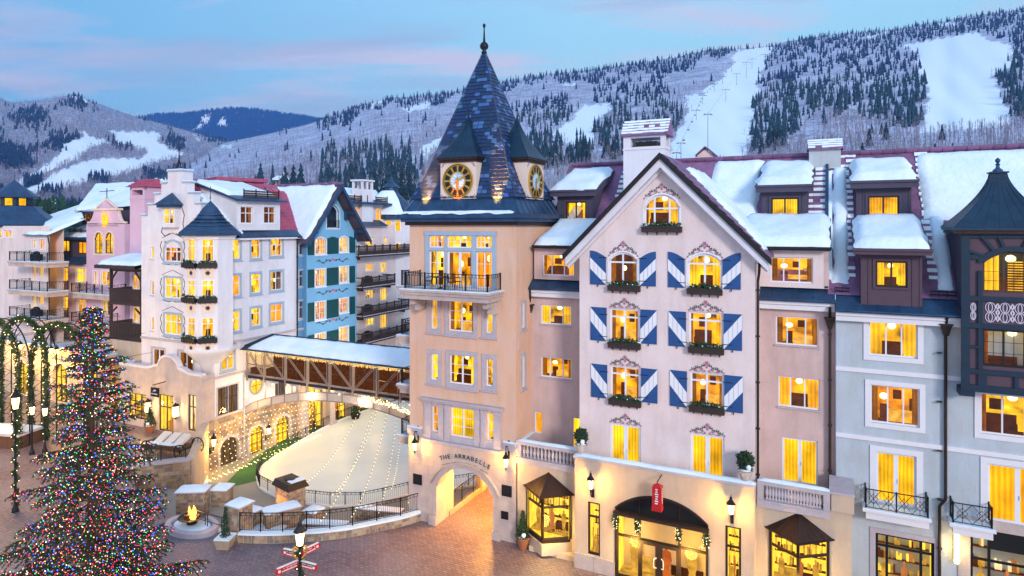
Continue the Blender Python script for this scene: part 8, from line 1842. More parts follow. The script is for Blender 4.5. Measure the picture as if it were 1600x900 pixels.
# =================================================================== HILLS AND FORESTS
rs = np.random.RandomState(3)
def hillmat(name, snowc, brush, brush2, sc_=.012, amt=1.0):
    m, t, out = newmat(name); n = lambda k: t.nodes.new(k); l = t.links.new
    b = n('ShaderNodeBsdfPrincipled'); l(b.outputs[0], out.inputs[0]); b.inputs['Roughness'].default_value = .85; b.inputs['Specular IOR Level'].default_value = .1
    a = n('ShaderNodeAttribute'); a.attribute_name = 'forest'; tc = n('ShaderNodeTexCoord')
    n1 = n('ShaderNodeTexNoise'); l(tc.outputs['Object'], n1.inputs[0]); n1.inputs['Scale'].default_value = sc_; n1.inputs['Detail'].default_value = 9; n1.inputs['Roughness'].default_value = .72
    n2 = n('ShaderNodeTexNoise'); l(tc.outputs['Object'], n2.inputs[0]); n2.inputs['Scale'].default_value = sc_*14; n2.inputs['Detail'].default_value = 6; n2.inputs['Roughness'].default_value = .8
    r1 = n('ShaderNodeMapRange'); l(n1.outputs[0], r1.inputs[0]); r1.inputs[1].default_value = .38; r1.inputs[2].default_value = .62
    bc = n('ShaderNodeMix'); bc.data_type = 'RGBA'; l(r1.outputs[0], bc.inputs[0]); bc.inputs[6].default_value = (*brush, 1); bc.inputs[7].default_value = (*brush2, 1)
    r2 = n('ShaderNodeMapRange'); l(n2.outputs[0], r2.inputs[0]); r2.inputs[1].default_value = .36; r2.inputs[2].default_value = .56; r2.inputs[3].default_value = .25; r2.inputs[4].default_value = amt
    mu = n('ShaderNodeMath'); mu.operation = 'MULTIPLY'; l(r2.outputs[0], mu.inputs[0]); l(a.outputs['Fac'], mu.inputs[1])
    mx = n('ShaderNodeMix'); mx.data_type = 'RGBA'; l(mu.outputs[0], mx.inputs[0]); mx.inputs[6].default_value = (*snowc, 1); l(bc.outputs[2], mx.inputs[7]); l(mx.outputs[2], b.inputs['Base Color'])
    return m
hillmat('hill_near', (.74, .87, .98), (.17, .15, .28), (.44, .50, .72)); hillmat('hill_left', (.80, .88, .95), (.11, .17, .34), (.25, .18, .28), .006); hillmat('hill_far', (.84, .88, .95), (.015, .15, .60), (.03, .22, .70), .004)  # far slope: the blue of distant haze is painted into its brush colours
def inpoly(px, py, P):
    r = np.zeros(px.shape, bool); n = len(P)
    for i in range(n):
        (x1, y1), (x2, y2) = P[i], P[(i+1) % n]
        c = ((y1 > py) != (y2 > py)); 
        with np.errstate(divide='ignore', invalid='ignore'): xi = (x2-x1)*(py-y1)/(y2-y1+1e-9)+x1
        r ^= c & (px < xi)
    return r
class Hill:
    """a mountain side: a fan of ground rising from a near foot to a surveyed ridge line"""
    def __init__(s, name, ridge, yb, d0, d1, mat, nx, nt, pistes, rough=0, pw=1.0, de=1.0):
        s.de = de
        rx, ry = np.array(ridge, float).T; s.rx = np.linspace(rx[0], rx[-1], 900); ry = np.interp(s.rx, rx, ry); kk = np.exp(-np.linspace(-2.2, 2.2, 25)**2); kk /= kk.sum(); s.ry = np.convolve(np.pad(ry, 12, mode='edge'), kk, 'valid'); s.yb, s.d0, s.d1, s.pw = yb, d0, d1, pw; s.rough = rough; s.pistes = pistes
        px = np.linspace(s.rx[0], s.rx[-1], nx); t = np.linspace(0, 1, nt); PX, T_ = np.meshgrid(px, t); X, Y, Z = s.at(PX, T_)
        # back slope
        Xb, Yb, Zb = X[-1]*1.25, Y[-1]*1.25, np.full(nx, -20.0); X = np.vstack([X, Xb]); Y = np.vstack([Y, Yb]); Z = np.vstack([Z, Zb]); nt += 1
        v = np.stack([X, Y, Z], -1).reshape(-1, 3); i = np.arange((nt-1)*(nx-1)); r, c = i//(nx-1), i % (nx-1); a = r*nx+c
        f = np.stack([a, a+1, a+nx+1, a+nx], 1)
        me = bpy.data.meshes.new(name); me.from_pydata(v.tolist(), [], f.tolist()); me.materials.append(MATS[mat])
        fo = np.ones((nt-1, nx)); py = s.py(PX, T_)
        wx, wy = 3*np.sin(py*.35+PX*.1)+1.5*np.sin(PX*.9+py), 1.5*np.sin(PX*.4)+np.sin(PX*1.1+py*.7)
        for P in pistes: fo[inpoly(PX+wx, py+wy, P)] = 0
        fo = np.vstack([fo, fo[-1:]]); at_ = me.attributes.new('forest', 'FLOAT', 'POINT'); at_.data.foreach_set('value', fo.ravel().astype('f')); me.update()
        o = link(name, me, kind='structure'); smooth(o); s.o = o
    def nz(s, px, t):
        return (np.sin(px*.021+t*7)*np.cos(t*11+px*.013)+.5*np.sin(px*.053+1.3+t*19)*np.cos(t*23)+.25*np.sin(px*.13+t*41))*s.rough*np.minimum(1, np.minimum(t*4, (1-t)*4))
    def py(s, px, t): r = np.interp(px, s.rx, s.ry); return s.yb+(r-s.yb)*t**s.pw+s.nz(px, t)
    def at(s, px, t):
        d = s.d0*(s.d1/s.d0)**(t**s.de); py = s.py(px, t); return (px-CX)/FPX*d, d+0*px, H-(py-HY)/FPX*d
    def find(s, px, py):
        ts = np.linspace(0, 1, 600); return float(ts[np.argmin(abs(s.py(np.full(600, float(px)), ts)-py))])
    def ground(s, px, py): t = s.find(px, py); X, Y, Z = s.at(np.array([float(px)]), np.array([t])); return float(X[0]), float(Y[0]), float(Z[0])
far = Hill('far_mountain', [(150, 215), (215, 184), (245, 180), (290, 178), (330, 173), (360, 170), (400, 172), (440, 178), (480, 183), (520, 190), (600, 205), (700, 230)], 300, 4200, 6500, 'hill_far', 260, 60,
    [[(300, 205), (312, 188), (325, 178), (335, 176), (330, 186), (318, 202), (310, 207)], [(341, 192), (346, 181), (352, 181), (356, 192), (354, 201), (343, 200)], [(232, 187), (243, 184), (246, 190), (240, 190)], [(410, 217), (455, 198), (460, 201), (425, 214)]])
lp = lambda L_: [(x/4, 100+y/4) for x, y in L_]
leftP = [lp([(110, 815), (330, 690), (560, 600), (680, 588), (900, 592), (925, 545), (830, 512), (730, 500), (700, 420), (985, 425), (1000, 500), (1160, 570), (950, 620), (780, 690), (600, 720), (430, 770), (200, 830)]), lp([(470, 395), (560, 450), (700, 490), (600, 505), (480, 592), (330, 660), (100, 770), (20, 800), (250, 650), (340, 600), (400, 500), (520, 460)]), lp([(450, 195), (560, 240), (555, 255), (470, 215)]), lp([(1200, 445), (1260, 470), (1290, 490), (1250, 480)])]
left = Hill('left_mountain', [(-500, 170), (-200, 160), (-60, 150), (0, 153), (18, 161), (75, 155), (100, 150), (118, 149), (132, 153), (150, 161), (210, 182), (270, 198), (320, 212), (362, 222), (420, 240), (520, 262)], 352, 900, 3400, 'hill_left', 330, 150, leftP, 2.5)
mainP = [[(862, 212), (875, 200), (900, 182), (910, 165), (955, 162), (948, 175), (930, 190), (926, 232), (905, 228), (880, 222)],
    [(1040, 268), (1050, 220), (1075, 180), (1070, 150), (1095, 147), (1125, 122), (1142, 107), (1150, 78), (1190, 74), (1210, 72), (1196, 100), (1190, 110), (1182, 150), (1172, 215), (1160, 268)],
    [(1407, 72), (1462, 61), (1490, 56), (1527, 50), (1540, 62), (1582, 71), (1578, 107), (1550, 117), (1570, 160), (1582, 185), (1575, 197), (1440, 208), (1447, 175), (1452, 140), (1435, 110), (1435, 82)],
    [(1350, 58), (1392, 49), (1394, 53), (1355, 63)], [(1466, 39), (1490, 34), (1489, 40), (1470, 44)], [(622, 172), (668, 160), (670, 170), (640, 174)], [(574, 170), (598, 152), (603, 155), (590, 169)], [(883, 132), (898, 131), (898, 134), (884, 134)],
    [(655, 235), (700, 205), (690, 228), (668, 250)], [(340, 232), (365, 224), (362, 230)]]
near = Hill('ski_mountain', [(60, 300), (120, 290), (200, 272), (230, 262), (290, 243), (360, 221), (430, 207), (490, 192), (520, 180), (560, 166), (600, 156), (650, 150), (720, 143), (780, 128), (860, 116), (940, 107), (1000, 98), (1060, 89), (1090, 81), (1135, 75), (1150, 77), (1170, 75), (1190, 73), (1212, 72), (1220, 66), (1300, 54), (1400, 46), (1450, 36), (1480, 34), (1490, 29), (1540, 22), (1600, 14), (1800, 0), (2100, 0)], 400, 270, 3000, 'hill_near', 560, 260, mainP, 2.0, de=1.55)
# ---- tree meshes
def conifer_mesh(seed, tiers=7, sides=7, jag=.35, sn=.3):
    rr = random.Random(seed); mb = MB()
    for k in range(tiers):
        t = k/tiers; z = .1+.86*t; r = .2*(1-t)**.85+.012; zt = min(1.0, z+.30*(1-t)+.06); n = sides*2; P = []
        for i in range(n):
            a = 2*pi*i/n+rr.random()*.3; q = r*(1 if i % 2 else 1-jag)*rr.uniform(.75, 1.2); P.append((q*cos(a), q*sin(a), z-(.045 if i % 2 else 0)*(1.2-t)+rr.uniform(-.01, .01)))
        mb.add(P+[(rr.uniform(-.008, .008), rr.uniform(-.008, .008), zt)], [(i, (i+1) % n, n) for i in range(n)], 0)
        if rr.random() < sn:
            i = rr.randrange(n); a = Vector(P[i]); b = Vector(P[(i+1) % n]); c = Vector((0, 0, zt)); mb.add([a*.98+Vector((0, 0, .006)), b*.98+Vector((0, 0, .006)), a.lerp(c, .45)+Vector((0, 0, .008))], [(0, 1, 2)], 1)
    return mb
pmat('conifer_green', (.016, .05, .085), .9, .35, .1, 2, .3, c2=(.012, .035, .06), rnd=.35, bd=.1)
pmat('conifer_near', (.02, .06, .045), .9, .35, .1, 2, .3, c2=(.01, .035, .035), rnd=.35, bd=.1)
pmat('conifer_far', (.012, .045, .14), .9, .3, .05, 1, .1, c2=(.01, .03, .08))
pmat('conifer_blue', (.014, .09, .36), .9, .3, .05, 1, .1, c2=(.01, .05, .18))  # haze blue of the far mountain painted into the needle colour
pmat('aspen', (.20, .19, .26), .9, .2, .1, 2, .1, c2=(.32, .30, .40))
pmat('aspen_bark', (.52, .57, .72), .9, .2, .1, 2, .1, c2=(.28, .26, .32))
cms = [conifer_mesh(i).mesh('crown', ['conifer_green', 'snow']) for i in range(5)]; cmn = [conifer_mesh(i+20, 10, 8, .4, .15).mesh('crown', ['conifer_near', 'snow']) for i in range(3)]
trm = MB().bar((0, 0, -.05), (0, 0, .5), .014, 5, r2=.006).mesh('trunk', 'bark')
def instance_cloud(name, meshes, pts, hs, mat, wid=1.0):
    """one joined mesh of many trees (too many and too small to tell apart)"""
    V, F = [], []; base = 0
    arrs = [(np.array([v[:] for v in m.v]), m.f) for m in meshes]
    allv = []; loops = []; starts = []; tot = []; mi = []
    idx = rs.randint(0, len(arrs), len(pts))
    for k, (v, f) in enumerate(arrs):
        sel = np.where(idx == k)[0]
        if not len(sel): continue
        a = rs.rand(len(sel))*6.283; c, s_ = np.cos(a), np.sin(a); h = hs[sel]; w_ = h*wid*rs.uniform(.75, 1.25, len(sel))
        x = (v[None, :, 0]*c[:, None]-v[None, :, 1]*s_[:, None])*w_[:, None]+pts[sel, 0][:, None]; y = (v[None, :, 0]*s_[:, None]+v[None, :, 1]*c[:, None])*w_[:, None]+pts[sel, 1][:, None]; z = v[None, :, 2]*h[:, None]+pts[sel, 2][:, None]
        allv.append(np.stack([x, y, z], -1).reshape(-1, 3)); n = len(v)
        fl = np.array([t for t in f if len(t) == 3]); ff = (fl[None]+(np.arange(len(sel))*n)[:, None, None]+base).reshape(-1, 3); loops.append(ff); base += n*len(sel)
    v = np.concatenate(allv).astype('f'); f = np.concatenate(loops).astype('i')
    me = bpy.data.meshes.new(name); me.vertices.add(len(v)); me.vertices.foreach_set('co', v.ravel()); me.loops.add(f.size); me.loops.foreach_set('vertex_index', f.ravel()); me.polygons.add(len(f)); me.polygons.foreach_set('loop_start', np.arange(0, f.size, 3, dtype='i')); me.update(calc_edges=True)
    me.materials.append(MATS[mat]); return link(name, me, kind='stuff')
def simp_conifer(seed):
    rr = random.Random(seed); mb = MB()
    for k in range(3):
        z = .08+.27*k; r = .17*(1-k*.27); P = []
        for i in range(6): a = 1.047*i+rr.random()*.5; q = r*rr.uniform(.6, 1.2); P.append((q*cos(a), q*sin(a), z+rr.uniform(-.05, .03)))
        mb.add(P+[(0, 0, min(1, z+.45))], [(i, (i+1) % 6, 6) for i in range(6)])
    return mb
def aspen(seed, crown=7):
    rr = random.Random(seed); mb = MB(); 
    def tri_bar(a, b, r):
        a, b = Vector(a), Vector(b); P = [(a.x+r*cos(t), a.y+r*sin(t), a.z) for t in (0, 2.1, 4.2)]; mb.add(P+[tuple(b)], [(0, 1, 3), (1, 2, 3), (2, 0, 3)])
    tri_bar((0, 0, 0), (rr.uniform(-.04, .04), rr.uniform(-.04, .04), 1), .022)
    for i in range(crown):
        z = rr.uniform(.35, .8); a = rr.random()*6.28; l_ = rr.uniform(.08, .2)*(1.1-z*.5); tri_bar((0, 0, z), (cos(a)*l_, sin(a)*l_, z+rr.uniform(.1, .3)), .014)
    return mb
CONZ = [([(1176, 70), (1215, 66), (1300, 54), (1407, 46), (1480, 35), (1500, 55), (1410, 72), (1436, 84), (1440, 110), (1455, 145), (1447, 180), (1440, 205), (1400, 200), (1330, 180), (1260, 190), (1230, 230), (1175, 250)], .55),
    ([(930, 125), (1040, 125), (1050, 165), (1030, 190), (960, 205), (955, 165), (925, 160)], .42), ([(925, 190), (960, 165), (1060, 160), (1070, 185), (1045, 230), (925, 260)], .35),
    ([(800, 170), (880, 150), (905, 170), (862, 205), (800, 200)], .35), ([(830, 205), (880, 215), (925, 232), (925, 265), (820, 265)], .55), ([(1528, 50), (1600, 25), (1800, 10), (1800, 110), (1600, 110), (1552, 118), (1580, 90), (1583, 71)], .75), ([(1552, 118), (1600, 110), (1700, 140), (1700, 200), (1570, 185)], .6),
    ([(500, 232), (640, 225), (665, 260), (655, 310), (500, 310)], .28), ([(195, 262), (290, 262), (290, 300), (180, 300)], .5), ([(1082, 150), (1105, 135), (1112, 150), (1080, 175), (1076, 180)], .3)]
def scatter(hill, n, prange, trange, blue=0):
    px = rs.uniform(*prange, n); t = rs.uniform(*trange, n); py = hill.py(px, t); r = np.interp(px, hill.rx, hill.ry)
    ok = np.ones(n, bool)
    jx = rs.normal(0, 3, n)
    for P in hill.pistes: ok &= ~inpoly(px+jx+3*np.sin(py*.35+px*.1), py+jx*.4, P)
    px, t, py, r = px[ok], t[ok], py[ok], r[ok]; X, Y, Z = hill.at(px, t); return px, t, py, r, np.stack([X, Y, Z], 1)
px, t, py, r, pt = scatter(near, 64000, (150, 1750), (.0, 1))
pc = np.full(len(px), .012)
for P, q in CONZ: pc = np.where(inpoly(px, py, P), q, pc)
band = np.interp(px, [300, 480, 760, 900, 1080, 1150, 1210, 1300, 1480], [3, 17, 13, 14, 26, 4, 22, 24, 30]); nzb = 6*np.sin(px*.05)+5*np.sin(px*.13)
pc = np.where((py-r < band+nzb) & (px > 495), .85, pc)
isc = rs.rand(len(px)) < pc
cl_ = np.sin(px*.09+py*.11)*np.sin(px*.037-py*.08)+.5*np.sin(px*.21+py*.3); keep = np.where(isc, np.where(py-r < 24, 1.0, np.clip(.7+.6*cl_, .12, 1)*np.interp(t, [.2, .6, 1], [.3, .6, 1])), np.interp(t, [0, .4, .7, 1], [.3, .45, .8, 1.0])*(.35+.65*(np.sin(px*.03+t*9)+np.sin(px*.011-t*15) > -.9)))
k_ = rs.rand(len(px)) < keep; px, t, py, pt, isc = px[k_], t[k_], py[k_], pt[k_], isc[k_]
con = pt[isc]; cpx = px[isc]; cpy = py[isc]; d = con[:, 1]
order = np.argsort(d); vis = [i for i in order if cpy[i] < 300]
n_ind = 0; used = set()
LM = [(0, 500, 'behind the red and white roofs'), (500, 530, 'just left of the blue gable peak'), (530, 560, 'just right of the blue gable peak'), (560, 585, 'behind the pale square chimney'), (585, 615, 'left of the round pavilion roof'), (615, 645, 'behind the round pavilion roof'), (645, 700, 'against the left edge of the spire'), (800, 840, 'just right of the side clock'), (840, 880, 'left of the small ski field'), (880, 930, 'below the small ski field'), (930, 975, 'left of the big white chimney'), (975, 1050, 'above the big white chimney'), (1050, 1120, 'beside the left lift line'), (1120, 1200, 'at the foot of the main ski run'), (1200, 1260, 'left of the mint green vent'), (1260, 1320, 'above the mint green vent'), (1320, 1400, 'above the right dormers'), (1400, 1460, 'by the left rim of the wide ski run'), (1460, 1560, 'below the wide ski run'), (1560, 1610, 'by the right rim of the wide ski run')]
def region(px):
    for a, b, n_ in LM:
        if a <= px < b: return n_
    return ('above the cream balcony house' if px < 700 else 'right of the clock tower spire' if px < 975 else 'by the chimney below the lift line' if px < 1180 else 'on the steep wood between the two ski runs' if px < 1450 else 'at the right edge of the wide ski run')
def pine(p, h, a, m, lb, grp, name='pine_tree'):
    o = thing(name, lb, 'tree', p, a, grp); link('crown', m, o, scale=(h, h, h)); link('trunk', trm, o, scale=(h, h, h)); return o
for i in vis[:230]:
    h = 11+13*rs.beta(1.6, 1.8); used.add(i); pine(tuple(con[i]), h, rs.rand()*6.28, cms[i % 5], ('tall' if h > 18 else 'middling' if h > 15 else 'short')+' dark pine '+('low down, ' if cpy[i] > 262 else 'high up, ')+region(cpx[i]), 'pines on the ski mountain')
rest = np.array([i for i in range(len(con)) if i not in used]); simp = [simp_conifer(i) for i in range(4)]
nearc = rest[d[rest] < 1500]; farc = rest[d[rest] >= 1500]
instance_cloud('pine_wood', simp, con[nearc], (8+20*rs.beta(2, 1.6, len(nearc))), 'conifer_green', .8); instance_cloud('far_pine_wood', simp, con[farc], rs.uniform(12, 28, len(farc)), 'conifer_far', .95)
asp = pt[~isc]; instance_cloud('aspen_wood', [aspen(i) for i in range(5)], asp, rs.uniform(8, 15, len(asp)), 'aspen')
# taller bare aspens close behind the roofs
px, t, py, r, pt = scatter(near, 15000, (150, 1700), (.0, .42)); instance_cloud('aspen_trunks', [aspen(i+10, 3) for i in range(4)], pt, rs.uniform(9, 17, len(pt)), 'aspen_bark')
# left mountain woods
px, t, py, r, pt = scatter(left, 26000, (-120, 420), (.02, 1)); z_ = np.sin(px*.06+t*13)+np.sin(px*.021-t*21)+.6*rs.randn(len(px))
c_ = (z_ > 1.0) & (px < 130) | (z_ > 2.0) | ((py > 200) & (py < 265) & (px < 60) & (z_ > .2)) | ((py < 168) & (py-r > 8) & (py-r < 22) & (px > 35) & (px < 110) & (z_ > .3)) | ((px > 262) & (px < 355) & (py < 222) & (z_ > -.2)); instance_cloud('left_pine_wood', simp, pt[c_], rs.uniform(14, 26, c_.sum()), 'conifer_far', 1.2); instance_cloud('left_aspen_wood', [aspen(i) for i in range(5)], pt[~c_], rs.uniform(10, 18, (~c_).sum()), 'aspen', 1.3)
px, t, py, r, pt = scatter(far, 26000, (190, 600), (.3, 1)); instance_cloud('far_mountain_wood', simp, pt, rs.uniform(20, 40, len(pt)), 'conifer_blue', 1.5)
# dark pine grove behind the left roofs
rr = random.Random(17)
for i in range(46):
    Y = rr.uniform(150, 240); px_ = rr.uniform(38, 122)+(rr.random()**2)*8; top = 312-10*sin((px_-38)/84*pi)+rr.uniform(-6, 14); h = rr.uniform(14, 19); z = H-(top-HY)/FPX*Y-h
    p = ((px_-CX)/FPX*Y, Y, z); pine(p, h, rr.random()*6, cmn[i % 3], ('broad' if h > 16.5 else 'slim')+' green pine '+('at the back' if Y > 205 else 'in the middle' if Y > 175 else 'at the front')+' of the grove, '+('near the octagonal cupola' if px_ < 65 else 'in its centre' if px_ < 95 else 'towards the pink gable'), 'green pines behind the left roofs')
mb = MB(); P = [((px_-CX)/FPX*Y, Y, z) for px_, Y, z in ((20, 140, 2), (150, 140, 2), (165, 260, 14), (10, 260, 16))]; mb.quad(*P); struct('grove_hill', mb, 'snow')
big = [(655, 268), (664, 262), (673, 270), (512, 262), (520, 268), (606, 240), (617, 236), (628, 244), (640, 247), (586, 245), (566, 246), (550, 254), (540, 262), (530, 256), (598, 262), (648, 268), (612, 258), (632, 262), (575, 268), (560, 270), (503, 262), (470, 238), (445, 242), (458, 240), (407, 238)]
for i, (px_, top) in enumerate(big):
    Y = 290+(i*37 % 60); h = 17+(i*13 % 6); z = H-(top+12-HY)/FPX*Y-h; pine(((px_-CX)/FPX*Y, Y, z), h, i, cms[i % 5], ('taller' if h > 19 else 'lower')+' dark pine just behind the roofs, '+region(px_), 'tall pines behind the middle roofs')
# chalets on the hillside
def chalet(px_, py_, w_, lb):
    x, y, z = near.ground(px_, py_); s_ = w_/FPX*y; o = thing('chalet', lb, 'house', (x, y, z-2), (px_ % 7)*.2-.6, 'snow covered chalets on the hillside')
    mb = MB(); mb.box(-s_/2, s_/2, 0, s_*.6, -4, s_*.35+2); mk('wall', mb, 'wood_brown', o); mb = MB(); mb.prism([(-s_*.6, s_*.33+2), (s_*.6, s_*.33+2), (0, s_*.6+2)], -s_*.1, s_*.7); mk('roof', mb, 'snow', o)
    for k in (-.25, .15): mb = MB(); mb.box(s_*k, s_*(k+.14), -.15, -.05, 1.5, 1.5+s_*.14); mk('window', mb, 'drape', o)
for px_, py_, w_, lb in ((137, 283, 14, 'brown chalet with white roof, leftmost on the hillside'), (152, 296, 12, 'small chalet below the first one on the hillside'), (245, 290, 20, 'pale chalet behind the white stepped gable'), (232, 300, 14, 'low chalet left of the stepped gable'), (175, 300, 12, 'chalet just left of the pink chimney'), (120, 305, 12, 'chalet behind the pine grove'), (435, 290, 26, 'snowy domed chalet behind the red roof'), (558, 290, 14, 'chalet behind the blue gable')): chalet(px_, py_, w_, lb)
# red flat-roofed building behind the white house
rdx, rdy = (372-CX)/FPX*112, 112.0
RB = thing('red_building', 'crimson flat roofed building behind the white house roofs', 'building', (rdx, rdy, 0), TH+1.2); zr_ = H-(278-HY)/FPX*112
mb = MB(); mb.box(-6, 8, 0, 7, 6, zr_-2.2); mb.box(-3.2, 4.4, -.2, 6, zr_-2.2, zr_-.6); mb.box(-3.8, 5, -.8, 6.6, zr_-.6, zr_); mb.box(-12, -3.4, .5, 7, 6, zr_-1.2); mk('wall', mb, 'tile_red', RB)
mb = MB(); mb.box(-2.2, -.4, -.25, -.15, zr_-2.0, zr_-.8); mb.box(.4, 1.6, -.25, -.15, zr_-2.0, zr_-.8); mb.box(2.2, 3.4, -.25, -.15, zr_-2.0, zr_-.8); mk('window', mb, 'frame_dark', RB)
mb = MB()
for i in range(7): mb.ball((-11.5+i*1.1, 2, zr_-1.1), .5, 0, 7, 4)
smooth(mk('snow', mb, 'snow', RB))
# chair lift
pmat('steel', (.10, .13, .18), .5, .1, 2, 20, 0, metal=.3)
def pylon(px_, base, top, lb):
    x, y, z = near.ground(px_, base); h = (base-top)/FPX*y; o = thing('lift_pylon', lb, 'pylon', (x, y, z-1), 0, 'ski lift pylons'); r = max(.35, .75/FPX*y*.5)
    mb = MB(); mb.bar((0, 0, 0), (0, 0, h+1), r*.8, 8, r2=r*.55); mk('mast', mb, 'steel', o); mb = MB(); mb.box(-h*.0-5.5*y/900, 5.5*y/900, -r*.4, r*.4, h+.4, h+1+r*.4)
    for s_ in (-1, 1): mb.box(s_*5*y/900-1.2, s_*5*y/900+1.2, -r, r, h-.1, h+.3)
    mk('crossarm', mb, 'steel', o); return (x, y, z+h)
pl1 = [pylon(*q) for q in ((1106, 246, 178, 'tallest lift pylon, rising behind the main ridge roof'), (1134, 159, 140, 'lift pylon second in the right hand line'), (1151, 133, 115, 'lift pylon third in the right hand line'), (1166, 121, 97, 'lift pylon fourth in the right hand line'), (1175, 107, 92, 'lift pylon fifth in the right hand line'), (1194, 99, 85, 'topmost lift pylon of the right hand line'))]
pl2 = [pylon(*q) for q in ((1057, 262, 238, 'lowest lift pylon of the left hand line'), (1064, 247, 223, 'second lift pylon of the left hand line'), (1088, 188, 172, 'third lift pylon of the left hand line'), (1098, 163, 149, 'fourth lift pylon of the left hand line'), (1116, 143, 131, 'fifth lift pylon of the left hand line'), (1129, 131, 120, 'sixth lift pylon of the left hand line'), (1143, 112, 98, 'seventh lift pylon of the left hand line'))]
chm = MB(); chm.box(-1.2, 1.2, -.5, .5, -4.2, -3.6); chm.box(-1.2, 1.2, .3, .5, -3.6, -2.6); chm.bar((0, 0, -3.6), (0, 0, 0), .12); CHM = chm.mesh('chair', 'steel'); k = 0
for a, b in zip(pl2[1:], pl2[2:]):
    a, b = Vector(a), Vector(b)
    for j in range(4):
        k += 1; p = a.lerp(b, (j+.5)/4); o = tag(link('lift_chair', CHM, None, p), f'empty chairlift chair on the cable below the lift pylons', 'chairlift chair', 'chairs hanging on the ski lift cable')
for q, lb in ((pl1, 'thin steel lift cable up the right hand line'), (pl2, 'thin steel lift cable up the left hand line')):
    mb = MB(); mb.path(q, .12, 3); tag(mk('lift_cable', mb, 'steel'), lb, 'cable')
# =================================================================== CHRISTMAS TREE
def big_tree():
    rr = random.Random(21); Y0 = 30.0; x0 = (143-CX)/FPX*Y0; TH_ = 16.0
    o = thing('christmas_tree', 'huge spruce wrapped in thousands of red, blue, green and gold lights in the plaza', 'tree', (x0, Y0, 0), 0)
    mb = MB(); mb.bar((0, 0, 0), (0, 0, 8), .26, 10, r2=.15); mb.bar((0, 0, 8), (.05, 0, TH_-.3), .15, 8, r2=.02); smooth(mk('trunk', mb, 'bark', o))
    nd = MB(); br = MB(); bulbs = []; z = TH_-.35; lvl = 0
    prof = lambda z: np.interp(z, [.6, 2, 4.7, 7.7, 10.6, 13.3, 15.2, 16], [3.8, 3.8, 3.3, 2.45, 1.75, .95, .34, .06])
    def needles(p, d, n, ln, spread=.9):
        u = d.orthogonal().normalized(); v = d.cross(u)
        for _ in range(n):
            a = rr.random()*6.28; s = (u*cos(a)+v*sin(a))*spread+d*rr.uniform(.35, 1.1); s.z -= .25; s.normalize(); q = p+d*rr.uniform(-.06, .06); w_ = s.cross(d).normalized()*.018; e_ = ln*rr.uniform(.7, 1.3)
            nd.add([q-w_*1.6, q+w_*1.6, q+s*e_], [(0, 1, 2)])
    while z > 1.0:
        R_ = float(prof(z)); nb = 5 if R_ < 2 else 6; a0 = rr.random()*6.28
        for b in range(nb):
            a = a0+2*pi*b/nb+rr.uniform(-.25, .25); ln = R_*rr.choice((.6, .75, .85, .95, 1.05, 1.22)); zz = z+rr.uniform(-.2, .2); up = .35 if z > 10 else .08
            P = []; n = max(4, int(ln/.22))
            for k in range(n+1):
                t = k/n; P.append(Vector((cos(a+.1*t)*ln*t, sin(a+.1*t)*ln*t, zz+ln*(up*t-.42*t*t+.24*t**3))))
            for p, q in zip(P, P[1:]): br.bar(p, q, .03*(1.2-(p.xy.length/ max(ln, .1))), 4)
            for k in range(1, n+1):
                t = k/n; p = P[k]; d = (P[k]-P[k-1]).normalized()
                if t > .2: needles(p, d, 8, .18)
                if t < .18: continue
                if rr.random() < .95: bulbs.append(p+Vector((rr.gauss(0, .06), rr.gauss(0, .06), rr.gauss(0.02, .06))))
                for s_ in (-1, 1):
                    tw = ln*.30*(1-t*.55)*rr.uniform(.6, 1.3)+.14; sd = Vector((-sin(a), cos(a), 0))*s_; dd = (d*.9+sd*.8+Vector((0, 0, -.18))).normalized(); m_ = max(2, int(tw/.13)); q = p
                    for j in range(m_):
                        dd = (dd+Vector((0, 0, -.10))).normalized(); q2 = q+dd*tw/m_; needles(q2, dd, 7, .15)
                        if j % 2 == 0: nd.add([q, q2, q2+Vector((0, 0, .015))], [(0, 1, 2)])
                        if rr.random() < .62: bulbs.append(q2+Vector((rr.gauss(0, .04), rr.gauss(0, .04), rr.gauss(-.01, .04))))
                        q = q2
        z -= .50 if z < 9 else (.38 if z < 13 else .3); lvl += 1
    mk('branch', br, 'bark', o, kind='stuff'); mk('needles', nd, 'needle', o, kind='stuff')
    cols = dict(red=((1, .04, .09), .34), blue=((.04, .12, 1), .19), green=((.05, .75, .22), .17), gold=((1, .60, .14), .18), white=((1, .85, .75), .16), pink=((1, .20, .42), .16))
    groups = {k: MB() for k in cols}; names = list(cols); ws = [cols[k][1] for k in names]
    for p in bulbs:
        nbl = sin(p.x*1.9+p.z*1.3)*sin(p.z*1.7-p.y*2.1); w2 = list(ws); w2[1] *= 3.2 if nbl > .55 else 1; w2[0] *= 2 if nbl < -.6 else 1
        k = rr.choices(names, w2)[0]; groups[k].octa(tuple(p), rr.uniform(.018, .036))
    for k in names: emat('bulb_'+k, cols[k][0], 3.0 if k != 'blue' else 4.5); mk('string_bulbs', groups[k], 'bulb_'+k, o, kind='stuff', label=f'{k} bulbs of the tree')
    for c, z, r_, e in (((1, .35, .25), 12.5, 2.4, 90), ((.8, .4, .8), 8, 4.4, 170), ((1, .45, .45), 4, 5.6, 220)):
        plight('tree_glow', (r_*.3, -r_, z), e, c, .6, o)
big_tree()
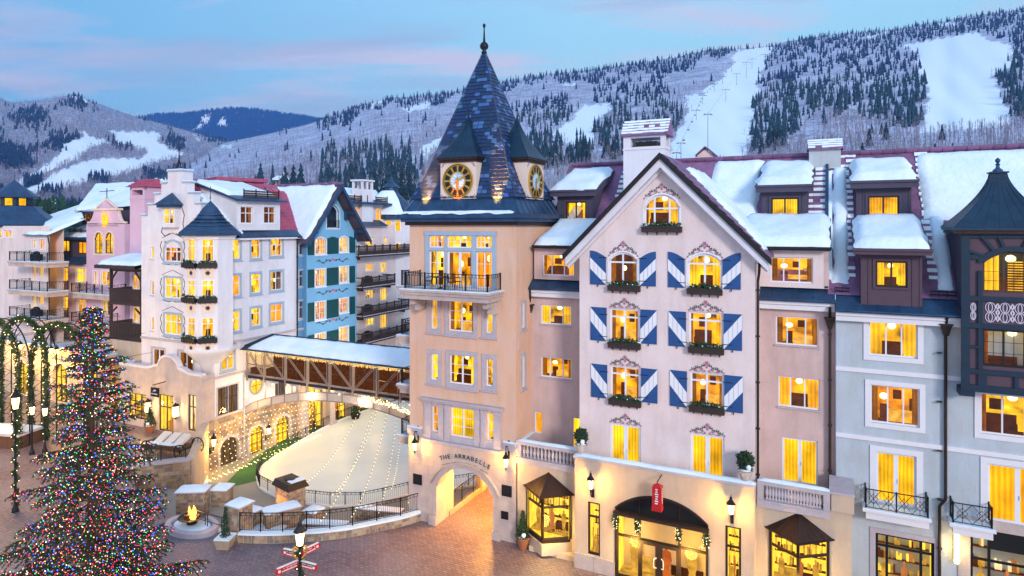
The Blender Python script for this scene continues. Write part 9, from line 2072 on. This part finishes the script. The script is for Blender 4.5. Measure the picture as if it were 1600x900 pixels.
# =================================================================== SIGNPOST LAMP
def street_lamp(p, h, lb, e=110, s=1.0, grp='plaza street lamps', garland=True, seed=0):
    o = thing('street_lamp', lb, 'lamp', p, .3, grp); mb = MB(); mb.lathe([(.22, 0), (.2, .25), (.12, .4), (.08, .8), (.06, h-.75), (.12, h-.7), (.05, h-.62)], 10); mk('post', mb, 'iron', o)
    link('lamp_glass', LGm, o, (0, 0, h-.25), 0, (s*1.1,)*3); link('lantern_frame', LFm, o, (0, 0, h-.25), 0, (s*1.1,)*3)
    if garland:
        gb = MB(); rr = random.Random(seed); bb = MB(); n = int(h*9)
        for i in range(n): a = i*.7; z = .5+(h-1.2)*i/n; leafmass(gb, (.13*cos(a), .13*sin(a), z), (.11, .11, .09), 16, rr, .12); bb.octa((.22*cos(a+.5), .22*sin(a+.5), z), .03) if i % 2 else None
        mk('garland', gb, 'foliage', o); mk('garland_bulbs', bb, 'bulb_warm', o, kind='stuff')
    plight('lamp_light', (0, 0, h+.1), e, (1, .62, .18), .2, o); return o
sp = G(468, 1000); Ysp = 32.5; xsp = (468.5-CX)/FPX*Ysp
lampo = street_lamp((xsp, Ysp, 0), 4.05, 'lit lantern on a garlanded post carrying four red and green arrow signs', 90, 1.15, 'signpost lamp', seed=3)
mb = MB()
for s_ in (-1, 1): mb.path([(s_*.08, 0, 3.2), (s_*.22, 0, 3.35), (s_*.34, 0, 3.2), (s_*.3, 0, 2.95), (s_*.1, 0, 2.75)], .05, 6)
mk('scroll_bracket', mb, 'gold', lampo)
def arrow(ang, z, ln, green, lb, tilt=0):
    o = thing('arrow_sign', lb, 'sign', (xsp, Ysp, z), ang, 'arrow signs on the lamp post'); hh = .30
    mb = MB(); P = [(.12, -hh/2), (ln-.12, -hh/2), (ln, 0), (ln-.12, hh/2), (.12, hh/2)]; mb.prism(P, -.045, .045, 0); mb.prism([(x*1.0, z_) for x, z_ in [(.12, hh/2), (ln-.12, hh/2), (ln-.12, hh/2+.03), (.12, hh/2+.03)]], -.06, .06, 1); mk('board', mb, ['sign_red', 'trim_white'], o)
    for yy in (-.05, .05):
        if green: mb = MB(); mb.prism([(.14, .02), (ln-.16, .02), (ln-.16, hh/2-.02), (.14, hh/2-.02)], yy-.004, yy+.004); mk('green_band', mb, 'sign_green', o)
        mb = MB(); rr = random.Random(int(z*100)); x = .2
        while x < ln-.35: w_ = rr.uniform(.03, .06); mb.box(x, x+w_, yy-.01, yy+.01, -.09, -.03 if rr.random() < .5 else -.015); mb.box(x, x+w_*.7, yy-.01, yy+.01, .045, .09) if rr.random() < .8 else None; x += w_+.025
        mb.box(ln-.28, ln-.16, yy-.012, yy+.012, -.06, .06); mk('lettering', mb, 'paint_white', o)
arrow(pi-.35, 2.92, 1.1, True, 'red and green arrow sign pointing to the upper left'); arrow(.95, 2.95, 1.25, False, 'plain red arrow sign pointing to the upper right')
arrow(pi+.85, 2.55, 1.35, False, 'plain red arrow sign pointing to the lower left'); arrow(-.42, 2.5, 1.15, True, 'red and green arrow sign pointing to the lower right')
# other lamps on the plaza
q = G(24, 740); Yl = 44.0; street_lamp(((24-CX)/FPX*Yl, Yl, 0), H-(632-HY)*Yl/FPX+.4, 'garlanded lamp post left of the big tree', 260, 1.3, seed=5)
for px_, py_, Yl, lb in ((50, 636, 55, 'left of two star bright lamps by the arcade door'), (70, 638, 55.5, 'right of two star bright lamps by the arcade door')):
    street_lamp(((px_-CX)/FPX*Yl, Yl, 0), H-(py_-HY)*Yl/FPX, lb, 340, 1.1, garland=False)
# =================================================================== PERGOLA ARCHES
def arch_frame(px_, Yb, W_, h, lb, seed):
    x = (px_-CX)/FPX*Yb; o = thing('garden_arch', lb, 'arch', (x, Yb, 0), TH, 'garlanded iron arches at the left'); mb = MB(); gb = MB(); bb = MB(); rr = random.Random(seed); rise = W_/2
    def pt(t, k): 
        if t < .3: return Vector((0, k, (h-rise)*t/.3))
        if t > .7: return Vector((W_, k, (h-rise)*(1-t)/.3))
        a = pi*(1-(t-.3)/.4); return Vector((W_/2+W_/2*cos(a), k, h-rise+rise*sin(a)))
    N_ = 44
    for k in (0, .8): mb.path([pt(i/N_, k) for i in range(N_+1)], .06, 5); 
    for i in range(0, N_, 1): a, b = pt(i/N_, 0), pt((i+1)/N_, .8); mb.bar(a, b, .025) if i % 2 else mb.bar(pt(i/N_, .8), pt((i+1)/N_, 0), .025)
    mk('iron_frame', mb, 'iron', o)
    for i in range(90):
        p = pt((i+.5)/90, .0); leafmass(gb, (p.x, p.y-.1, p.z), (.3, .3, .3), 46, rr, .2)
        for _ in range(i % 2): bb.octa((p.x+rr.gauss(0, .18), p.y-.35, p.z+rr.gauss(0, .18)), .045)
    mk('garland', gb, 'foliage', o); mk('bulbs', bb, 'bulb_warm', o, kind='stuff')
    b2 = MB()
    for i in range(26): a, b = pt(.3+.4*i/26, .0), pt(.3+.4*(i+1)/26, 6); b2.bar(pt(.3+.4*i/26, .8), pt(.3+.4*i/26, 6.0), .02) if i % 4 == 0 else None
    mk('purlin', b2, 'iron', o)
arch_frame(50, 60, 8.5, 10.6, 'garlanded iron arch nearest the big tree', 1); arch_frame(3, 62, 7.5, 10.8, 'garlanded iron arch at the left edge', 2); arch_frame(-45, 60, 8, 11, 'garlanded iron arch cut by the left picture edge', 3)
# skating rink hut roof / snowy bench at the left edge
q = G(10, 700); o = thing('market_stall', 'low wooden stall with snowy top at the left edge', 'stall', (q[0]-1.2, q[1], 0), TH+.3)
mb = MB(); mb.box(-3, 2.6, 0, 2.4, 0, 1.1); mk('counter', mb, 'wood_brown', o); mb = MB(); mb.box(-3.1, 2.7, -.1, 2.5, 1.1, 1.28); mk('top', mb, 'trim_stone', o); sn = snow_slab((-3, 0, 1.28), (2.6, 0, 1.28), (-3, 2.4, 1.28), (2.6, 2.4, 1.28), .2, seed=81); smooth(mk('snow', sn, 'snow', o))
# wagon bench with wheels by the corner shop
q = G(258, 714); o = thing('wagon_bench', 'red brown wagon with spoked wheels and snowy white cushions by the shop', 'wagon', (q[0], q[1], 0), TH+.15)
mb = MB(); mb.box(-2.0, 1.6, 0, 1.6, .55, .75); mb.box(-2.0, 1.6, -.05, .05, .55, .95); mb.box(-2.1, -2.0, 0, 1.6, .55, 1.1); mk('bed', mb, 'wood_brown', o)
for x, y in ((-1.9, 1.8), (1.7, 1.8), (-1.8, -.2), (1.75, -.2)):
    mb = MB(); R_ = .62; P = [(x+R_*cos(2*pi*i/16), y, .62+R_*sin(2*pi*i/16)) for i in range(17)]; mb.path(P, .05, 5); [mb.bar((x, y, .62), p, .025) for p in P[::2]]; mb.ball((x, y, .62), .1, 0, 6, 4); mk('wheel', mb, 'iron', o)
for x in (-1.2, -.1, .9): mb = MB(); mb.add([(x-.4, .2, .78), (x+.4, .2, .78), (x+.4, 1.5, 1.35), (x-.4, 1.5, 1.35), (x-.4, .2, .98), (x+.4, .2, .98), (x+.4, 1.5, 1.6), (x-.4, 1.5, 1.6)], [(0,1,5,4),(1,2,6,5),(2,3,7,6),(3,0,4,7),(4,5,6,7)]); mk('cushion', mb, 'fabric_white', o)
mb = MB(); mb.box(-1.9, 1.5, -.02, .35, .97, 1.06); mk('snow', mb, 'snow', o)
# hanging brown banner at the stone corner
q = SF.W(-1.6, -.7, 0); o = thing('hanging_banner', 'brown diamond shaped banner sign with a white mark at the stone corner', 'sign', (q[0]-.6, q[1]-1.2, H-(712-HY)*(q[1]-1.2)/FPX), .1)
mb = MB(); mb.prism([(-.1, -1.5), (.75, -.2), (.1, 1.35), (-.75, .1)], -.05, .05); mk('panel', mb, 'wood_brown', o); mb = MB(); mb.prism([(-.08, -.3), (.16, -.1), (.06, .35), (-.16, .15)], -.06, -.05); mk('emblem', mb, 'paint_white', o); mb = MB(); mb.bar((-.75, 0, .1), (-.2, 0, -2.4), .03); mb.bar((.1, 0, 1.35), (.1, .8, 1.35), .03); mk('pole', mb, 'iron', o)
o = thing('lane_planter', 'dark planter with round evergreen by the arcade under the bridge', 'plant', SF.W(18, -1.5, LO+.02), TH); mb = MB(); mb.lathe([(.4, 0), (.55, .6), (.6, .65)], 12); mk('pot', mb, 'metal_dark', o); mb = MB(); leafmass(mb, (0, 0, 1.4), (.6, .6, .9), 700, random.Random(2), .15, conic=1); mk('foliage', mb, 'foliage', o)
for s, e in ((3, 260), (9, 260), (14.5, 320), (21, 320)): plight('lane_light', SF.W(s, -2.2, 1.2), e, (1, .66, .25), .3)
plight('rink_light', (-14, 71, 6.5), 430, (1, .95, .86), 1.2); plight('rink_light', (-4, 66, 7), 400, (1, .95, .86), 1.2)  # bare point lights above the ice, without fixtures
for x, y, e in ((-44, 50, 2400), (-36, 46, 1100), (-52, 58, 1500)): plight('plaza_light', (x, y, 7.5), e, (1, .55, .12), .6)
# =================================================================== HAZE
hz = bpy.data.materials.new('haze'); hz.use_nodes = True; t_ = hz.node_tree; t_.nodes.clear(); o_ = t_.nodes.new('ShaderNodeOutputMaterial'); v_ = t_.nodes.new('ShaderNodeVolumePrincipled'); v_.inputs['Color'].default_value = (.22, .52, 1.0, 1); v_.inputs['Density'].default_value = 6e-5; v_.inputs['Anisotropy'].default_value = .1; t_.links.new(v_.outputs[0], o_.inputs['Volume'])
MATS['haze'] = hz
mk('haze', MB().box(-9500, 9500, -80, 9200, LO-25, 1500), 'haze', kind='stuff')
